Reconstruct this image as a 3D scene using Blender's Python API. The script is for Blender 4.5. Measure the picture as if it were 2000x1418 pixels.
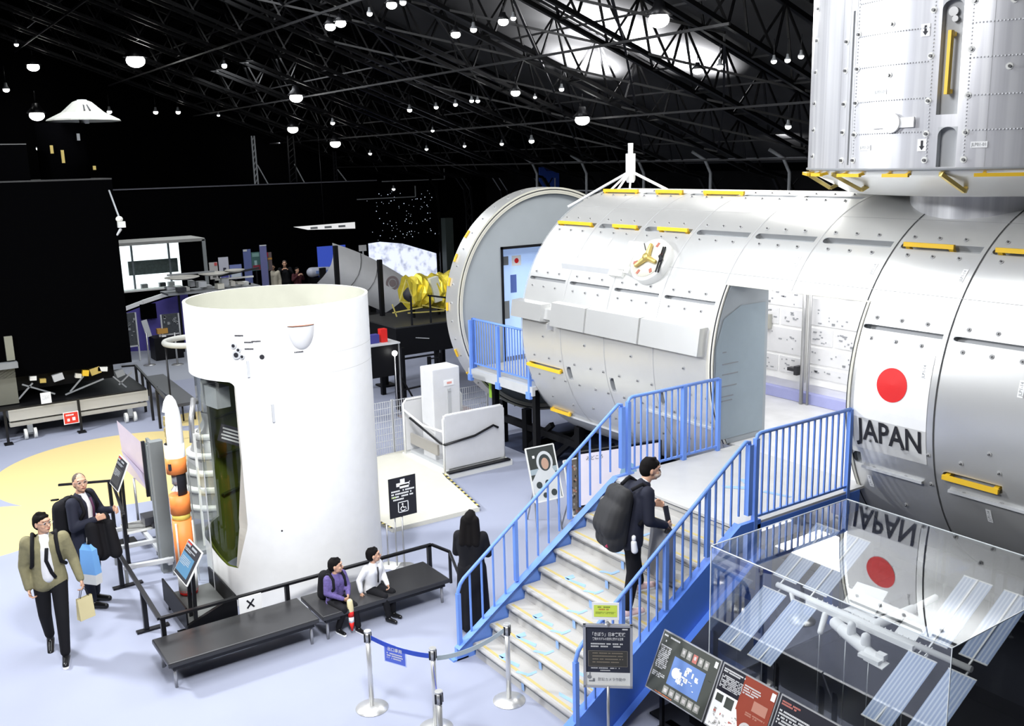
import bpy, bmesh, math, random
from mathutils import Vector, Matrix
import numpy as np
for o in list(bpy.data.objects): bpy.data.objects.remove(o)
S = bpy.context.scene
COL = S.collection
PI = math.pi
rnd = random.Random(7)
def V(*a): return Vector(a)

# ------------------------------------------------------------------ camera
def set_camera():
    yaw, pitch, roll = 145.74344685560288, 12.024581510766334, -1.463430131085452
    y, p, r = map(math.radians, (yaw, pitch, roll))
    f = V(math.cos(y)*math.cos(p), math.sin(y)*math.cos(p), -math.sin(p))
    ri = V(math.sin(y), -math.cos(y), 0)
    u = ri.cross(f)
    c, s = math.cos(r), math.sin(r)
    R, U = c*ri+s*u, -s*ri+c*u
    m = Matrix((R, U, -f)).transposed().to_4x4()
    m.translation = V(0, 0, 5.45)
    cd = bpy.data.cameras.new('camera'); co = bpy.data.objects.new('camera', cd); COL.objects.link(co)
    co.matrix_world = m
    cd.sensor_width = 36; cd.lens = 1864.605*36/2000; cd.clip_start = .1; cd.clip_end = 200
    S.camera = co
set_camera()

# ------------------------------------------------------------------ world, exposure, lights
w = bpy.data.worlds.new('world'); S.world = w; w.use_nodes = True
w.node_tree.nodes['Background'].inputs[0].default_value = (.6, .7, 1, 1)
w.node_tree.nodes['Background'].inputs[1].default_value = 0.0
S.view_settings.view_transform = 'Standard'; S.view_settings.look = 'None'
S.view_settings.gamma = 1; S.view_settings.use_curve_mapping = False
S.view_settings.exposure = 0.95
def area(name, loc, target, size, power, color=(1, 1, 1), size_y=None, spread=180):
    l = bpy.data.lights.new(name, 'AREA'); l.energy = power; l.color = color
    l.shape = 'RECTANGLE' if size_y else 'DISK'; l.size = size
    if size_y: l.size_y = size_y
    l.spread = math.radians(spread)
    o = bpy.data.objects.new(name, l); COL.objects.link(o); o.location = loc
    o.rotation_euler = (V(*target)-V(*loc)).to_track_quat('-Z', 'Y').to_euler()
    return o
area('hall_key_and_fill', (-17.5, -3.2, 8.4), (-10, 3, 0), 1.3, 800, (.93, .96, 1))
area('hall_key_and_fill', (-5.0, -3.0, 9.6), (-8.5, 7.5, 1.5), 3.0, 470, (.97, .98, 1))  # added fill for the module's front side
area('hall_key_and_fill', (-10.5, 5.0, 9.9), (-10.5, 5.0, 0), 6, 430, (.93, .96, 1), 5)  # added soft overhead fill, lifts the floor shadows
area('hall_key_and_fill', (-22, 6, 10), (-22, 6, 0), 6, 380, (.93, .96, 1), 6)  # added soft fill further down the hall
area('hall_key_and_fill', (-33, 10, 8.6), (-33, 11, 0), 5, 260, (.93, .96, 1), 5)  # added soft fill for the far end
area('hall_key_and_fill', (-11.5, 13.5, 8.0), (-10, 10.5, 4), 2.5, 190, (1, .99, .95))
area('module_ceiling_lamp', (-7.9, 11.0, 3.95), (-7.9, 11.0, 0), 1.6, 24, (1, 1, 1), 1.0)
area('module_ceiling_lamp', (-10.0, 11.0, 3.95), (-10.0, 11.0, 0), 1.6, 14, (1, 1, 1), 1.0)
area('hall_key_and_fill', (-2.5, 1.5, 9.8), (-11.5, 4.4, 1.8), 1.6, 120, (.97, .98, 1), spread=70)  # added camera-side light to whiten the rocket section
area('ceiling_uplight', (-18.6, 15.6, 7.5), (-18.7, 16.0, 11), .3, 620, (1, 1, 1), spread=140)
area('ceiling_uplight', (-17.7, 17.6, 6.9), (-17.8, 17.9, 10), .3, 260, (1, 1, 1), spread=130)
area('ceiling_uplight', (-21.0, 16.9, 7.1), (-21.1, 17.2, 10), .3, 260, (1, 1, 1), spread=130)
area('wall_uplight', (-43.6, 16.9, 6.4), (-45, 17, 5.5), .3, 12, (1, 1, 1))
area('wall_uplight', (-43.6, 5.9, 7.5), (-45, 5.9, 6.9), .3, 12, (1, 1, 1))
area('wall_uplight', (-19, 22.6, 6.0), (-19, 25, 5), .5, 30, (1, 1, 1))

# ------------------------------------------------------------------ materials
MATS = {}
def mat(name, col, rough=.5, metal=0., var=.06, scale=6., emit=None, es=0., bump=0., trans=0., ior=1.45, alpha=1., coat=0., spec=.5):
    if name in MATS: return MATS[name]
    m = bpy.data.materials.new(name); m.use_nodes = True; nt = m.node_tree; b = nt.nodes['Principled BSDF']
    if len(col) == 3: col = (*col, 1)
    b.inputs['Roughness'].default_value = rough; b.inputs['Metallic'].default_value = metal
    b.inputs['Base Color'].default_value = col
    b.inputs['IOR'].default_value = ior; b.inputs['Specular IOR Level'].default_value = spec
    if coat: b.inputs['Coat Weight'].default_value = coat
    if trans: b.inputs['Transmission Weight'].default_value = trans
    if alpha < 1: b.inputs['Alpha'].default_value = alpha
    if emit: b.inputs['Emission Color'].default_value = (*emit, 1); b.inputs['Emission Strength'].default_value = es
    if var or bump:
        tc = nt.nodes.new('ShaderNodeTexCoord'); n = nt.nodes.new('ShaderNodeTexNoise')
        n.inputs['Scale'].default_value = scale; n.inputs['Detail'].default_value = 4
        nt.links.new(tc.outputs['Object'], n.inputs['Vector'])
        if var:
            mx = nt.nodes.new('ShaderNodeMix'); mx.data_type = 'RGBA'
            mx.inputs[6].default_value = [max(0, c*(1-var)) for c in col[:3]]+[1]
            mx.inputs[7].default_value = [min(1, c*(1+var)) for c in col[:3]]+[1]
            nt.links.new(n.outputs['Fac'], mx.inputs[0]); nt.links.new(mx.outputs[2], b.inputs['Base Color'])
        if bump:
            bp = nt.nodes.new('ShaderNodeBump'); bp.inputs['Strength'].default_value = bump; bp.inputs['Distance'].default_value = .02
            nt.links.new(n.outputs['Fac'], bp.inputs['Height']); nt.links.new(bp.outputs[0], b.inputs['Normal'])
    MATS[name] = m
    return m
M = dict(
 black=mat('black_paint', (.005, .005, .006), .45, spec=.2), blackm=mat('black_steel', (.012, .012, .014), .35, .3),
 void=mat('matt_black', (.0015, .0015, .0018), .9, spec=0), roof=mat('dark_roof_panel', (.004, .004, .0045), .8, 0, .3, 1.5, spec=0),
 truss=mat('truss_steel', (.004, .004, .0045), .4, .3),
 white=mat('white_paint', (.92, .92, .91), .4), white2=mat('off_white_paint', (.78, .78, .74), .45),
 cream=mat('cream_paint', (.66, .64, .55), .5), beige=mat('beige_paint', (.52, .50, .44), .5),
 shell=mat('module_skin', (.70, .70, .685), .33, .6, .04, 2.5), shellgrey=mat('module_grey_panel', (.36, .39, .41), .6, 0, .05, 3),
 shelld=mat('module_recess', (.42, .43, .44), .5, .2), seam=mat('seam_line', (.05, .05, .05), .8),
 seaml=mat('light_seam_line', (.42, .42, .42), .7),
 stud=mat('stud_steel', (.22, .22, .22), .35, .7), yellow=mat('handrail_yellow', (.80, .50, .03), .4),
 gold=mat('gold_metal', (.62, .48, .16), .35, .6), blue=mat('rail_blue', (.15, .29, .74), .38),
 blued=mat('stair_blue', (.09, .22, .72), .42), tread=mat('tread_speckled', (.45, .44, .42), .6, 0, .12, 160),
 platform=mat('platform_vinyl', (.52, .515, .50), .4), tape=mat('tape_yellow', (.52, .42, .17), .6), tapeb=mat('tape_blue', (.30, .47, .78), .6),
 steel=mat('brushed_steel', (.74, .74, .72), .36, .75), steelb=mat('satin_steel', (.5, .5, .5), .4, .8),
 alu=mat('frame_aluminium', (.55, .55, .56), .35, .7), benchm=mat('bench_vinyl', (.03, .03, .032), .28, 0, .05),
 screenw=mat('lit_white', (.8, .8, .8), .5, emit=(.9, .95, 1), es=1.2), lamp=mat('lamp_lens', (1, 1, 1), .5, var=0, emit=(1, 1, .97), es=6),
 red=mat('red_paint', (.70, .02, .015), .45), redflag=mat('flag_red', (.78, .02, .02), .45), orange=mat('tank_orange', (.95, .27, .06), .5),
 skin=mat('skin', (.62, .36, .24), .5),
 hair=mat('black_hair', (.006, .005, .005), .8, spec=.15), hairs=mat('cropped_hair', (.10, .075, .06), .8),
 purple=mat('partition_purple', (.075, .06, .30), .6), grey=mat('grey_paint', (.25, .26, .27), .5), greyl=mat('light_grey_paint', (.50, .51, .52), .45),
 jaxaw=mat('paper_white', (.80, .80, .80), .6), ink=mat('ink_black', (.015, .015, .02), .6), inkd=mat('board_dark', (.03, .03, .035), .4), text=mat('text_white', (.62, .62, .62), .6),
)

def thin_glass(name, tint=(1, 1, 1), boost=1.0):
    m = bpy.data.materials.new(name); m.use_nodes = True; nt = m.node_tree; nt.nodes.clear()
    o = nt.nodes.new('ShaderNodeOutputMaterial'); mx = nt.nodes.new('ShaderNodeMixShader'); t = nt.nodes.new('ShaderNodeBsdfTransparent'); g = nt.nodes.new('ShaderNodeBsdfGlossy')
    f = nt.nodes.new('ShaderNodeLayerWeight'); f.inputs[0].default_value = .5
    p = nt.nodes.new('ShaderNodeMath'); p.operation = 'POWER'; p.inputs[1].default_value = 5
    k = nt.nodes.new('ShaderNodeMath'); k.operation = 'MULTIPLY_ADD'; k.inputs[1].default_value = .95*boost; k.inputs[2].default_value = .045*boost; k.use_clamp = True
    t.inputs[0].default_value = (*tint, 1); g.inputs['Roughness'].default_value = .01
    L = nt.links.new; L(f.outputs['Facing'], p.inputs[0]); L(p.outputs[0], k.inputs[0]); L(k.outputs[0], mx.inputs[0]); L(t.outputs[0], mx.inputs[1]); L(g.outputs[0], mx.inputs[2]); L(mx.outputs[0], o.inputs[0]); return m
M['glass'] = thin_glass('clear_acrylic', (.97, .98, .98), 2.6)
M['pane'] = thin_glass('clear_pane', (.93, .95, .92), .7)
# ------------------------------------------------------------------ mesh helpers
def wm(o):
    m = Matrix.Identity(4)
    while o is not None:
        m = Matrix.LocRotScale(o.location, o.rotation_euler, o.scale) @ m
        o = o.parent
    return m
class MB:
    def __init__(s, T=None): s.v = []; s.f = []; s.mi = []; s.cur = 0; s.T = T; s.sm = []; s.smooth = False
    def add(s, vs, fs):
        n = len(s.v)
        for p in vs: s.v.append(tuple(s.T @ Vector(p)) if s.T else tuple(p))
        for f in fs: s.f.append([i+n for i in f]); s.mi.append(s.cur); s.sm.append(s.smooth)
        return s
    def box(s, c, d, R=None):
        x, y, z = d[0]/2, d[1]/2, d[2]/2; c = Vector(c)
        vs = [Vector((a, b, e)) for a in (-x, x) for b in (-y, y) for e in (-z, z)]
        if R is not None: vs = [R @ v for v in vs]
        return s.add([v+c for v in vs], [(0, 1, 3, 2), (4, 6, 7, 5), (0, 4, 5, 1), (2, 3, 7, 6), (0, 2, 6, 4), (1, 5, 7, 3)])
    def b2(s, a, b): return s.box([(a[i]+b[i])/2 for i in range(3)], [abs(b[i]-a[i]) for i in range(3)])
    def bar(s, a, b, w, h=None, up=(0, 0, 1)):
        a, b = Vector(a), Vector(b); d = b-a; L = d.length
        if L < 1e-6: return s
        z = d/L; upv = Vector(up)
        if abs(z.dot(upv)) > .99: upv = Vector((1, 0, 0))
        x = upv.cross(z).normalized(); y = z.cross(x)
        R = Matrix((x, y, z)).transposed()
        return s.box((a+b)/2, (w, h or w, L), R)
    def tube(s, a, b, r, n=10, r2=None, cap=True):
        a, b = Vector(a), Vector(b); d = b-a
        if d.length < 1e-7: return s
        z = d.normalized(); x = z.orthogonal().normalized(); y = z.cross(x); r2 = r if r2 is None else r2
        vs = [a+(x*math.cos(2*PI*i/n)+y*math.sin(2*PI*i/n))*r for i in range(n)]+[b+(x*math.cos(2*PI*i/n)+y*math.sin(2*PI*i/n))*r2 for i in range(n)]
        fs = [(i, (i+1) % n, n+(i+1) % n, n+i) for i in range(n)]
        sm = s.smooth; s.smooth = True; s.add(vs, fs)
        if cap:
            s.smooth = False; k = len(s.v)-2*n
            s.f.append([k+i for i in range(n)][::-1]); s.f.append([k+n+i for i in range(n)]); s.mi += [s.cur]*2; s.sm += [False]*2
        s.smooth = sm
        return s
    def path(s, pts, r, n=8, closed=False):
        pts = [Vector(p) for p in pts]; N = len(pts); rings = []
        for i, p in enumerate(pts):
            a = pts[i-1] if (i or closed) else p; b = pts[(i+1) % N] if (i < N-1 or closed) else p
            t = (b-a).normalized()
            if i == 0: x = t.orthogonal().normalized()
            else: x = (x-t*x.dot(t)).normalized()
            y = t.cross(x); rings.append([p+(x*math.cos(2*PI*k/n)+y*math.sin(2*PI*k/n))*r for k in range(n)])
        vs = [q for g in rings for q in g]; fs = []
        for i in range(N if closed else N-1):
            j = (i+1) % N
            for k in range(n): fs.append((i*n+k, i*n+(k+1) % n, j*n+(k+1) % n, j*n+k))
        sm = s.smooth; s.smooth = True; s.add(vs, fs)
        if not closed:
            k = len(s.v)-N*n; s.f.append([k+i for i in range(n)][::-1]); s.f.append([k+(N-1)*n+i for i in range(n)]); s.mi += [s.cur]*2; s.sm += [False]*2
        s.smooth = sm; return s
    def lathe(s, prof, c=(0, 0, 0), axis='z', n=32, a0=0, a1=2*PI, smooth=True):
        c = Vector(c); full = abs(a1-a0-2*PI) < 1e-6; m = n if full else n+1; vs = []
        for i in range(m):
            t = a0+(a1-a0)*i/n
            for r, h in prof:
                p = {'z': (r*math.cos(t), r*math.sin(t), h), 'x': (h, r*math.cos(t), r*math.sin(t)), 'y': (r*math.cos(t), h, r*math.sin(t))}[axis]
                vs.append(c+Vector(p))
        k = len(prof); fs = []
        for i in range(n):
            j = (i+1) % m
            for q in range(k-1): fs.append((i*k+q, j*k+q, j*k+q+1, i*k+q+1))
        sm = s.smooth; s.smooth = smooth; s.add(vs, fs); s.smooth = sm; return s
    def ell(s, c, r, R=None, nu=16, nv=10):
        c = Vector(c); vs = []; fs = []
        for j in range(1, nv):
            ph = PI*j/nv
            for i in range(nu):
                t = 2*PI*i/nu; p = Vector((r[0]*math.sin(ph)*math.cos(t), r[1]*math.sin(ph)*math.sin(t), r[2]*math.cos(ph)))
                vs.append(c+(R @ p if R is not None else p))
        top = Vector((0, 0, r[2])); vs.append(c+(R @ top if R is not None else top)); vs.append(c-(R @ top if R is not None else top))
        T, B = len(vs)-2, len(vs)-1
        for j in range(nv-2):
            for i in range(nu): fs.append((j*nu+i, (j+1)*nu+i, (j+1)*nu+(i+1) % nu, j*nu+(i+1) % nu))
        for i in range(nu): fs.append((T, i, (i+1) % nu)); fs.append((B, (nv-2)*nu+(i+1) % nu, (nv-2)*nu+i))
        sm = s.smooth; s.smooth = True; s.add(vs, fs); s.smooth = sm; return s
    def cap(s, a, b, r1, r2, n=12):   # tapered capsule
        a, b = Vector(a), Vector(b); d = b-a; L = d.length
        if L < 1e-5: return s.ell(a, (r1, r1, r1), None, n, 8)
        z = d/L; x = z.orthogonal().normalized(); y = z.cross(x); rings = []
        for k in range(1, 5): ph = PI/2*k/4; rings.append((a-z*r1*math.cos(ph), r1*math.sin(ph)))
        for k in range(0, 4): ph = PI/2*k/4; rings.append((b+z*r2*math.sin(ph), r2*math.cos(ph)))
        vs = [c+(x*math.cos(2*PI*i/n)+y*math.sin(2*PI*i/n))*r for c, r in rings for i in range(n)]
        fs = [(j*n+i, j*n+(i+1) % n, (j+1)*n+(i+1) % n, (j+1)*n+i) for j in range(7) for i in range(n)]
        vs += [a-z*r1, b+z*r2]; A, B = len(vs)-2, len(vs)-1
        for i in range(n): fs.append((A, (i+1) % n, i)); fs.append((B, 7*n+i, 7*n+(i+1) % n))
        sm = s.smooth; s.smooth = True; s.add(vs, fs); s.smooth = sm; return s
    def prism(s, poly, h0, h1, axis='z'):   # poly 2d list extruded
        n = len(poly)
        def P(u, v, h): return {'z': (u, v, h), 'y': (u, h, v), 'x': (h, u, v)}[axis]
        vs = [P(u, v, h0) for u, v in poly]+[P(u, v, h1) for u, v in poly]
        fs = [list(range(n))[::-1], list(range(n, 2*n))]+[(i, (i+1) % n, n+(i+1) % n, n+i) for i in range(n)]
        return s.add(vs, fs)
    def quad(s, a, b, c, d): return s.add([a, b, c, d], [(0, 1, 2, 3)])
    def text(s, txt, size, T, bold=0., align='CENTER', space=1., fn=None, width=None, line=1.):
        cu = bpy.data.curves.new('t', 'FONT'); cu.body = txt; cu.size = size; cu.align_x = align; cu.align_y = 'CENTER'
        cu.resolution_u = 2; cu.extrude = 0; cu.offset = bold; cu.space_character = space; cu.space_line = line
        o = bpy.data.objects.new('t', cu); COL.objects.link(o); bpy.context.view_layer.update()
        me = bpy.data.meshes.new_from_object(o.evaluated_get(bpy.context.evaluated_depsgraph_get()))
        vs = [v.co.copy() for v in me.vertices]; fs = [tuple(p.vertices) for p in me.polygons]
        bpy.data.objects.remove(o); bpy.data.curves.remove(cu); bpy.data.meshes.remove(me)
        if width and vs:
            wd = max(v.x for v in vs)-min(v.x for v in vs); k = width/max(wd, 1e-6)
            for v in vs: v.x *= k
        vs = [fn(v) if fn else T @ v for v in vs]
        return s.add(vs, fs)
    def build(s, name, mats, parent=None, **kw):
        me = bpy.data.meshes.new(name)
        vs = s.v
        if parent is not None:
            inv = wm(parent).inverted(); vs = [tuple(inv @ Vector(v)) for v in vs]
        me.from_pydata(vs, [], s.f)
        if not isinstance(mats, (list, tuple)): mats = [mats]
        for m in mats: me.materials.append(m)
        me.polygons.foreach_set('material_index', s.mi); me.polygons.foreach_set('use_smooth', s.sm)
        me.update()
        o = bpy.data.objects.new(name, me); COL.objects.link(o)
        if parent is not None: o.parent = parent
        for k, v in kw.items(): o[k] = v
        return o
def fixn(o):
    bm = bmesh.new(); bm.from_mesh(o.data); bmesh.ops.recalc_face_normals(bm, faces=bm.faces); bm.to_mesh(o.data); bm.free(); return o
def thing(name, label, cat, loc=(0, 0, 0), rz=0, group=None):
    o = bpy.data.objects.new(name, None); COL.objects.link(o); o.location = loc; o.rotation_euler = (0, 0, rz)
    o.empty_display_size = .1; return tag(o, label, cat, group)
def tag(o, label, cat, group=None):
    o['label'] = label; o['category'] = cat
    if group: o['group'] = group
    return o
def struct(o): o['kind'] = 'structure'; return o
def dup(root, loc=None, rz=None, label=None, group=None):
    r = root.copy(); COL.objects.link(r)
    if loc is not None: r.location = loc
    if rz is not None: r.rotation_euler = (0, 0, rz)
    if label: r['label'] = label
    if group: r['group'] = group
    for ch in [c for c in bpy.data.objects if c.parent == root]:
        c = ch.copy(); COL.objects.link(c); c.parent = r
        for g in [g for g in bpy.data.objects if g.parent == ch]:
            d = g.copy(); COL.objects.link(d); d.parent = c
    return r
def frame(c, x, y):   # matrix with origin c and local axes x, y, x cross y
    x = Vector(x).normalized(); y = Vector(y); y = (y-x*y.dot(x)).normalized(); z = x.cross(y)
    m = Matrix((x, y, z)).transposed().to_4x4(); m.translation = Vector(c); return m
def remesh(mb, name, m, parent, vox=.012, smooth=4, **kw):
    o = mb.build(name, m, parent, **kw)
    r = o.modifiers.new('r', 'REMESH'); r.mode = 'VOXEL'; r.voxel_size = vox; r.use_smooth_shade = True
    if smooth:
        sm = o.modifiers.new('s', 'SMOOTH'); sm.factor = .5; sm.iterations = smooth
    bpy.context.view_layer.update()
    me = bpy.data.meshes.new_from_object(o.evaluated_get(bpy.context.evaluated_depsgraph_get()))
    old = o.data; o.modifiers.clear(); o.data = me; bpy.data.meshes.remove(old)
    if not me.materials: me.materials.append(m)
    me.polygons.foreach_set('use_smooth', [True]*len(me.polygons)); me.name = name
    return o

# ------------------------------------------------------------------ hall
def hall():
    # floor: blue-grey carpet with three inlaid yellow discs
    m = bpy.data.materials.new('carpet'); m.use_nodes = True; nt = m.node_tree; b = nt.nodes['Principled BSDF']; L = nt.links.new
    b.inputs['Roughness'].default_value = .75; b.inputs['Specular IOR Level'].default_value = .25
    geo = nt.nodes.new('ShaderNodeNewGeometry')
    no = nt.nodes.new('ShaderNodeTexNoise'); no.inputs['Scale'].default_value = .8; no.inputs['Detail'].default_value = 5; L(geo.outputs['Position'], no.inputs['Vector'])
    n2 = nt.nodes.new('ShaderNodeTexNoise'); n2.inputs['Scale'].default_value = 260; L(geo.outputs['Position'], n2.inputs['Vector'])
    mix = nt.nodes.new('ShaderNodeMix'); mix.data_type = 'RGBA'; mix.inputs[6].default_value = (.33, .355, .46, 1); mix.inputs[7].default_value = (.39, .415, .52, 1); L(no.outputs['Fac'], mix.inputs[0])
    m2 = nt.nodes.new('ShaderNodeMix'); m2.data_type = 'RGBA'; m2.blend_type = 'MULTIPLY'; m2.inputs[0].default_value = .25; L(mix.outputs[2], m2.inputs[6]); L(n2.outputs['Fac'], m2.inputs[7])
    out = m2.outputs[2]
    # grey exhibition floor far away
    sx = nt.nodes.new('ShaderNodeSeparateXYZ'); L(geo.outputs['Position'], sx.inputs[0])
    lt = nt.nodes.new('ShaderNodeMath'); lt.operation = 'LESS_THAN'; lt.inputs[1].default_value = -25.2; L(sx.outputs[0], lt.inputs[0])
    mg = nt.nodes.new('ShaderNodeMix'); mg.data_type = 'RGBA'; mg.inputs[7].default_value = (.36, .38, .43, 1); L(out, mg.inputs[6]); L(lt.outputs[0], mg.inputs[0]); out = mg.outputs[2]
    for (cx, cy, r) in ((-18.35, 3.7, 2.32), (-16.2, .95, 1.22), (-20.95, 5.75, .62)):
        d = nt.nodes.new('ShaderNodeVectorMath'); d.operation = 'DISTANCE'; d.inputs[1].default_value = (cx, cy, 0); L(geo.outputs['Position'], d.inputs[0])
        c = nt.nodes.new('ShaderNodeMath'); c.operation = 'LESS_THAN'; c.inputs[1].default_value = r; L(d.outputs['Value'], c.inputs[0])
        mm = nt.nodes.new('ShaderNodeMix'); mm.data_type = 'RGBA'; mm.inputs[7].default_value = (.66, .53, .24, 1); L(out, mm.inputs[6]); L(c.outputs[0], mm.inputs[0]); out = mm.outputs[2]
    l2 = nt.nodes.new('ShaderNodeMath'); l2.operation = 'LESS_THAN'; l2.inputs[1].default_value = -30.4; L(sx.outputs[0], l2.inputs[0]); mb_ = nt.nodes.new('ShaderNodeMix'); mb_.data_type = 'RGBA'; mb_.inputs[7].default_value = (.012, .012, .016, 1); L(out, mb_.inputs[6]); L(l2.outputs[0], mb_.inputs[0]); out = mb_.outputs[2]
    L(out, b.inputs['Base Color'])
    struct(MB().b2((-46, -14, -.2), (3, 26, 0)).build('floor', m))
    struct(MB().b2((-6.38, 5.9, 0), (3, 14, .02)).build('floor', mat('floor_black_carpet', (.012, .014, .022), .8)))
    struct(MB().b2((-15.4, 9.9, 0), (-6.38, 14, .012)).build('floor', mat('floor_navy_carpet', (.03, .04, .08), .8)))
    struct(MB().b2((-46.2, -14, 0), (-46, 26, 13)).build('wall_back', M['void']))
    struct(MB().b2((-46, 26, 0), (3, 26.2, 13)).build('wall_right', mat('wall_dark_panel', (.006, .006, .007), .8, 0, .4, 1.2, spec=.1)))
    struct(MB().b2((-46, -14.2, 0), (3, -14, 13)).build('wall_left', M['void']))
    struct(MB().b2((3, -14, 0), (3.2, 26, 13)).build('wall_front', M['void']))
    rf = MB()
    def zr(y): return 12-.36*abs(y-2)+1.5
    ys = [-14, 2, 26]
    for a, b_ in zip(ys, ys[1:]): rf.add([(-46, a, zr(a)), (3, a, zr(a)), (3, b_, zr(b_)), (-46, b_, zr(b_)), (-46, a, zr(a)+.2), (3, a, zr(a)+.2), (3, b_, zr(b_)+.2), (-46, b_, zr(b_)+.2)], [(0, 1, 2, 3), (7, 6, 5, 4), (0, 4, 5, 1), (2, 6, 7, 3), (1, 5, 6, 2), (0, 3, 7, 4)])
    # longitudinal ribs of the curved roof panels
    for k in range(36):
        y = 3+k*.6; z = zr(y)
        rf.tube((-46, y, z-.02), (3, y, z-.02), .05, 6)
    struct(rf.build('ceiling', M['roof']))
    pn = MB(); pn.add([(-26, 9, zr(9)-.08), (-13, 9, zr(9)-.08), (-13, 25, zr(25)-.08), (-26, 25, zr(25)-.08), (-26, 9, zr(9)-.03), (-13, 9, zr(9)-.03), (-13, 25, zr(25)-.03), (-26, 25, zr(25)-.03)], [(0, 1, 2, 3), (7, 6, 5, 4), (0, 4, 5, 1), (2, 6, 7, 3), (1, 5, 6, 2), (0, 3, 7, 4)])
    struct(pn.build('ceiling', mat('floodlit_roof_tone', (.06, .06, .062), .8, 0, .3, .7, spec=0)))  # paler sheet: the floodlit patch of roof is put into its colour
    # roof trusses
    def chord(y): return 12-.36*abs(y-2)
    first = None
    for X in (-13.2, -16, -19, -22, -25, -28, -31, -34, -37, -40, -43):
        if first is None:
            t = MB(); y0, y1 = -12, 21.5
            st = [y0+(y1-y0)*i/26 for i in range(27)]
            for dx in (-.3, .3):
                for a, b_ in zip(st, st[1:]):
                    t.bar((dx, a, chord(a)), (dx, b_, chord(b_)), .09); 
            for a, b_ in zip(st, st[1:]): t.bar((0, a, chord(a)+1.25), (0, b_, chord(b_)+1.25), .1)
            for i, (a, b_) in enumerate(zip(st, st[1:])):
                for dx in (-.3, .3):
                    mid = (a+b_)/2
                    t.bar((dx, a, chord(a)), (0, mid, chord(mid)+1.25), .045); t.bar((0, mid, chord(mid)+1.25), (dx, b_, chord(b_)), .045)
                t.bar((-.3, a, chord(a)), (.3, a, chord(a)), .04)
            # curved leg down the right wall
            pts = [(21.5, chord(21.5)), (22.6, 4.75), (23.0, 4.2), (23.1, 3.4), (23.1, 0)]
            for dx in (-.25, .25):
                for (a, za), (b_, zb) in zip(pts, pts[1:]): t.bar((dx, a, za), (dx, b_, zb), .09)
            for i in range(9):
                z0 = .2+i*.5; t.bar((-.25, 23.1, z0), (.25, 23.1, z0+.5), .035); t.bar((.25, 23.1, z0), (-.25, 23.1, z0+.5), .035)
            first = t.build('roof_truss', M['truss']); o = first
        else:
            o = first.copy(); COL.objects.link(o)
        o.location = (X, 0, 0)
        tag(o, 'black lattice steel roof truss spanning the hall, one of a row', 'truss', 'roof trusses')
    pf = None
    for y in (6.5, 10, 13.5, 17, 20.3):
        if pf is None: pf = o = MB().bar((-45, 0, 0), (-12.6, 0, 0), .05).bar((-45, 0, .5), (-12.6, 0, .5), .04).build('ceiling_pipe', M['steelb'] if False else mat('pipe_grey', (.03, .03, .032), .5, .3))
        else: o = pf.copy(); COL.objects.link(o)
        o.location = (0, y, chord(y)-.12)
        tag(o, 'long grey double pipe run hung under the roof trusses', 'pipe', 'pipes under the roof')
    # cross braces between trusses (lit side)
    br = MB()
    for (a, b_) in ((-13.2, -16), (-16, -19), (-19, -22), (-22, -25)):
        for (y0, y1) in ((8, 11), (11, 14), (14, 17), (17, 20)):
            br.bar((a, y0, chord(y0)), (b_, y1, chord(y1)), .05); br.bar((a, y1, chord(y1)), (b_, y0, chord(y0)), .05)
    tag(br.build('roof_bracing', M['truss']), 'black diagonal bracing rods between the roof trusses', 'bracing')
hall()

# ------------------------------------------------------------------ lamps
LAMPS = [(-35.9, 8.95, 9.15, 3), (-31.64, 13.0, 7.69, 2), (-13.41, 12.53, 7.86, 4), (-20.52, 16.44, 6.45, 2.5), (-22.4, 10.2, 8.7, 1.5), (-21.78, 10.19, 8.7, 1.5), (-20.23, 10.18, 8.71, 1), (-19.06, 10.12, 8.73, 1.5), (-18.61, 10.15, 8.72, 1.2), (-18.93, 11.61, 8.19, 1.3), (-18.16, 11.59, 8.2, 1.2), (-16.96, 11.55, 8.21, 1.5), (-16.54, 11.51, 8.22, 1), (-44.0, 6.96, 9.6, 1.5), (-44.0, 6.87, 7.7, 2), (-44.0, 5.87, 8.69, 1), (-20.89, 14.55, 7.13, 1.3), (-37.32, 16.9, 6.28, 1.5), (-37.69, 15.25, 6.88, 1.5), (-14.46, 14.58, 7.12, 1.3), (-13.8, 14.53, 7.14, 1.2), (-12.5, 14.59, 7.12, 1), (-12.19, 14.6, 7.11, 1), (-11.83, 14.53, 7.14, 1), (-14.64, 17.63, 6.02, 1.1), (-24.59, 17.69, 6.0, 1), (-19.09, 14.66, 7.09, 0.9), (-27.06, 14.82, 7.04, 0.9), (-25.42, 14.82, 7.03, 0.8), (-24.28, 14.8, 7.04, 0.8), (-23.26, 14.71, 7.08, 0.8), (-23.01, 14.75, 7.06, 0.8), (-31.6, 17.94, 5.91, 0.6), (-28.75, 17.83, 5.95, 0.6), (-26.42, 17.81, 5.96, 0.7), (-20.55, 14.92, 7.0, 0.6), (-36.68, 18.14, 5.84, 0.6), (-33.47, 15.1, 6.93, 0.8), (-31.25, 10.5, 8.59, 0.9), (-44.0, 11.59, 7.85, 0.8), (-43.96, 12.54, 7.86, 0.8), (-44.0, 9.69, 7.86, 0.8), (-41.7, 6.11, 10.17, 0.7), (-40.9, 13.32, 7.57, 0.5), (-44.0, 6.77, 6.38, 0.7), (-28.44, 16.41, 6.46, 0.6), (-39.93, 20.84, 4.26, 0.6)]
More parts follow.
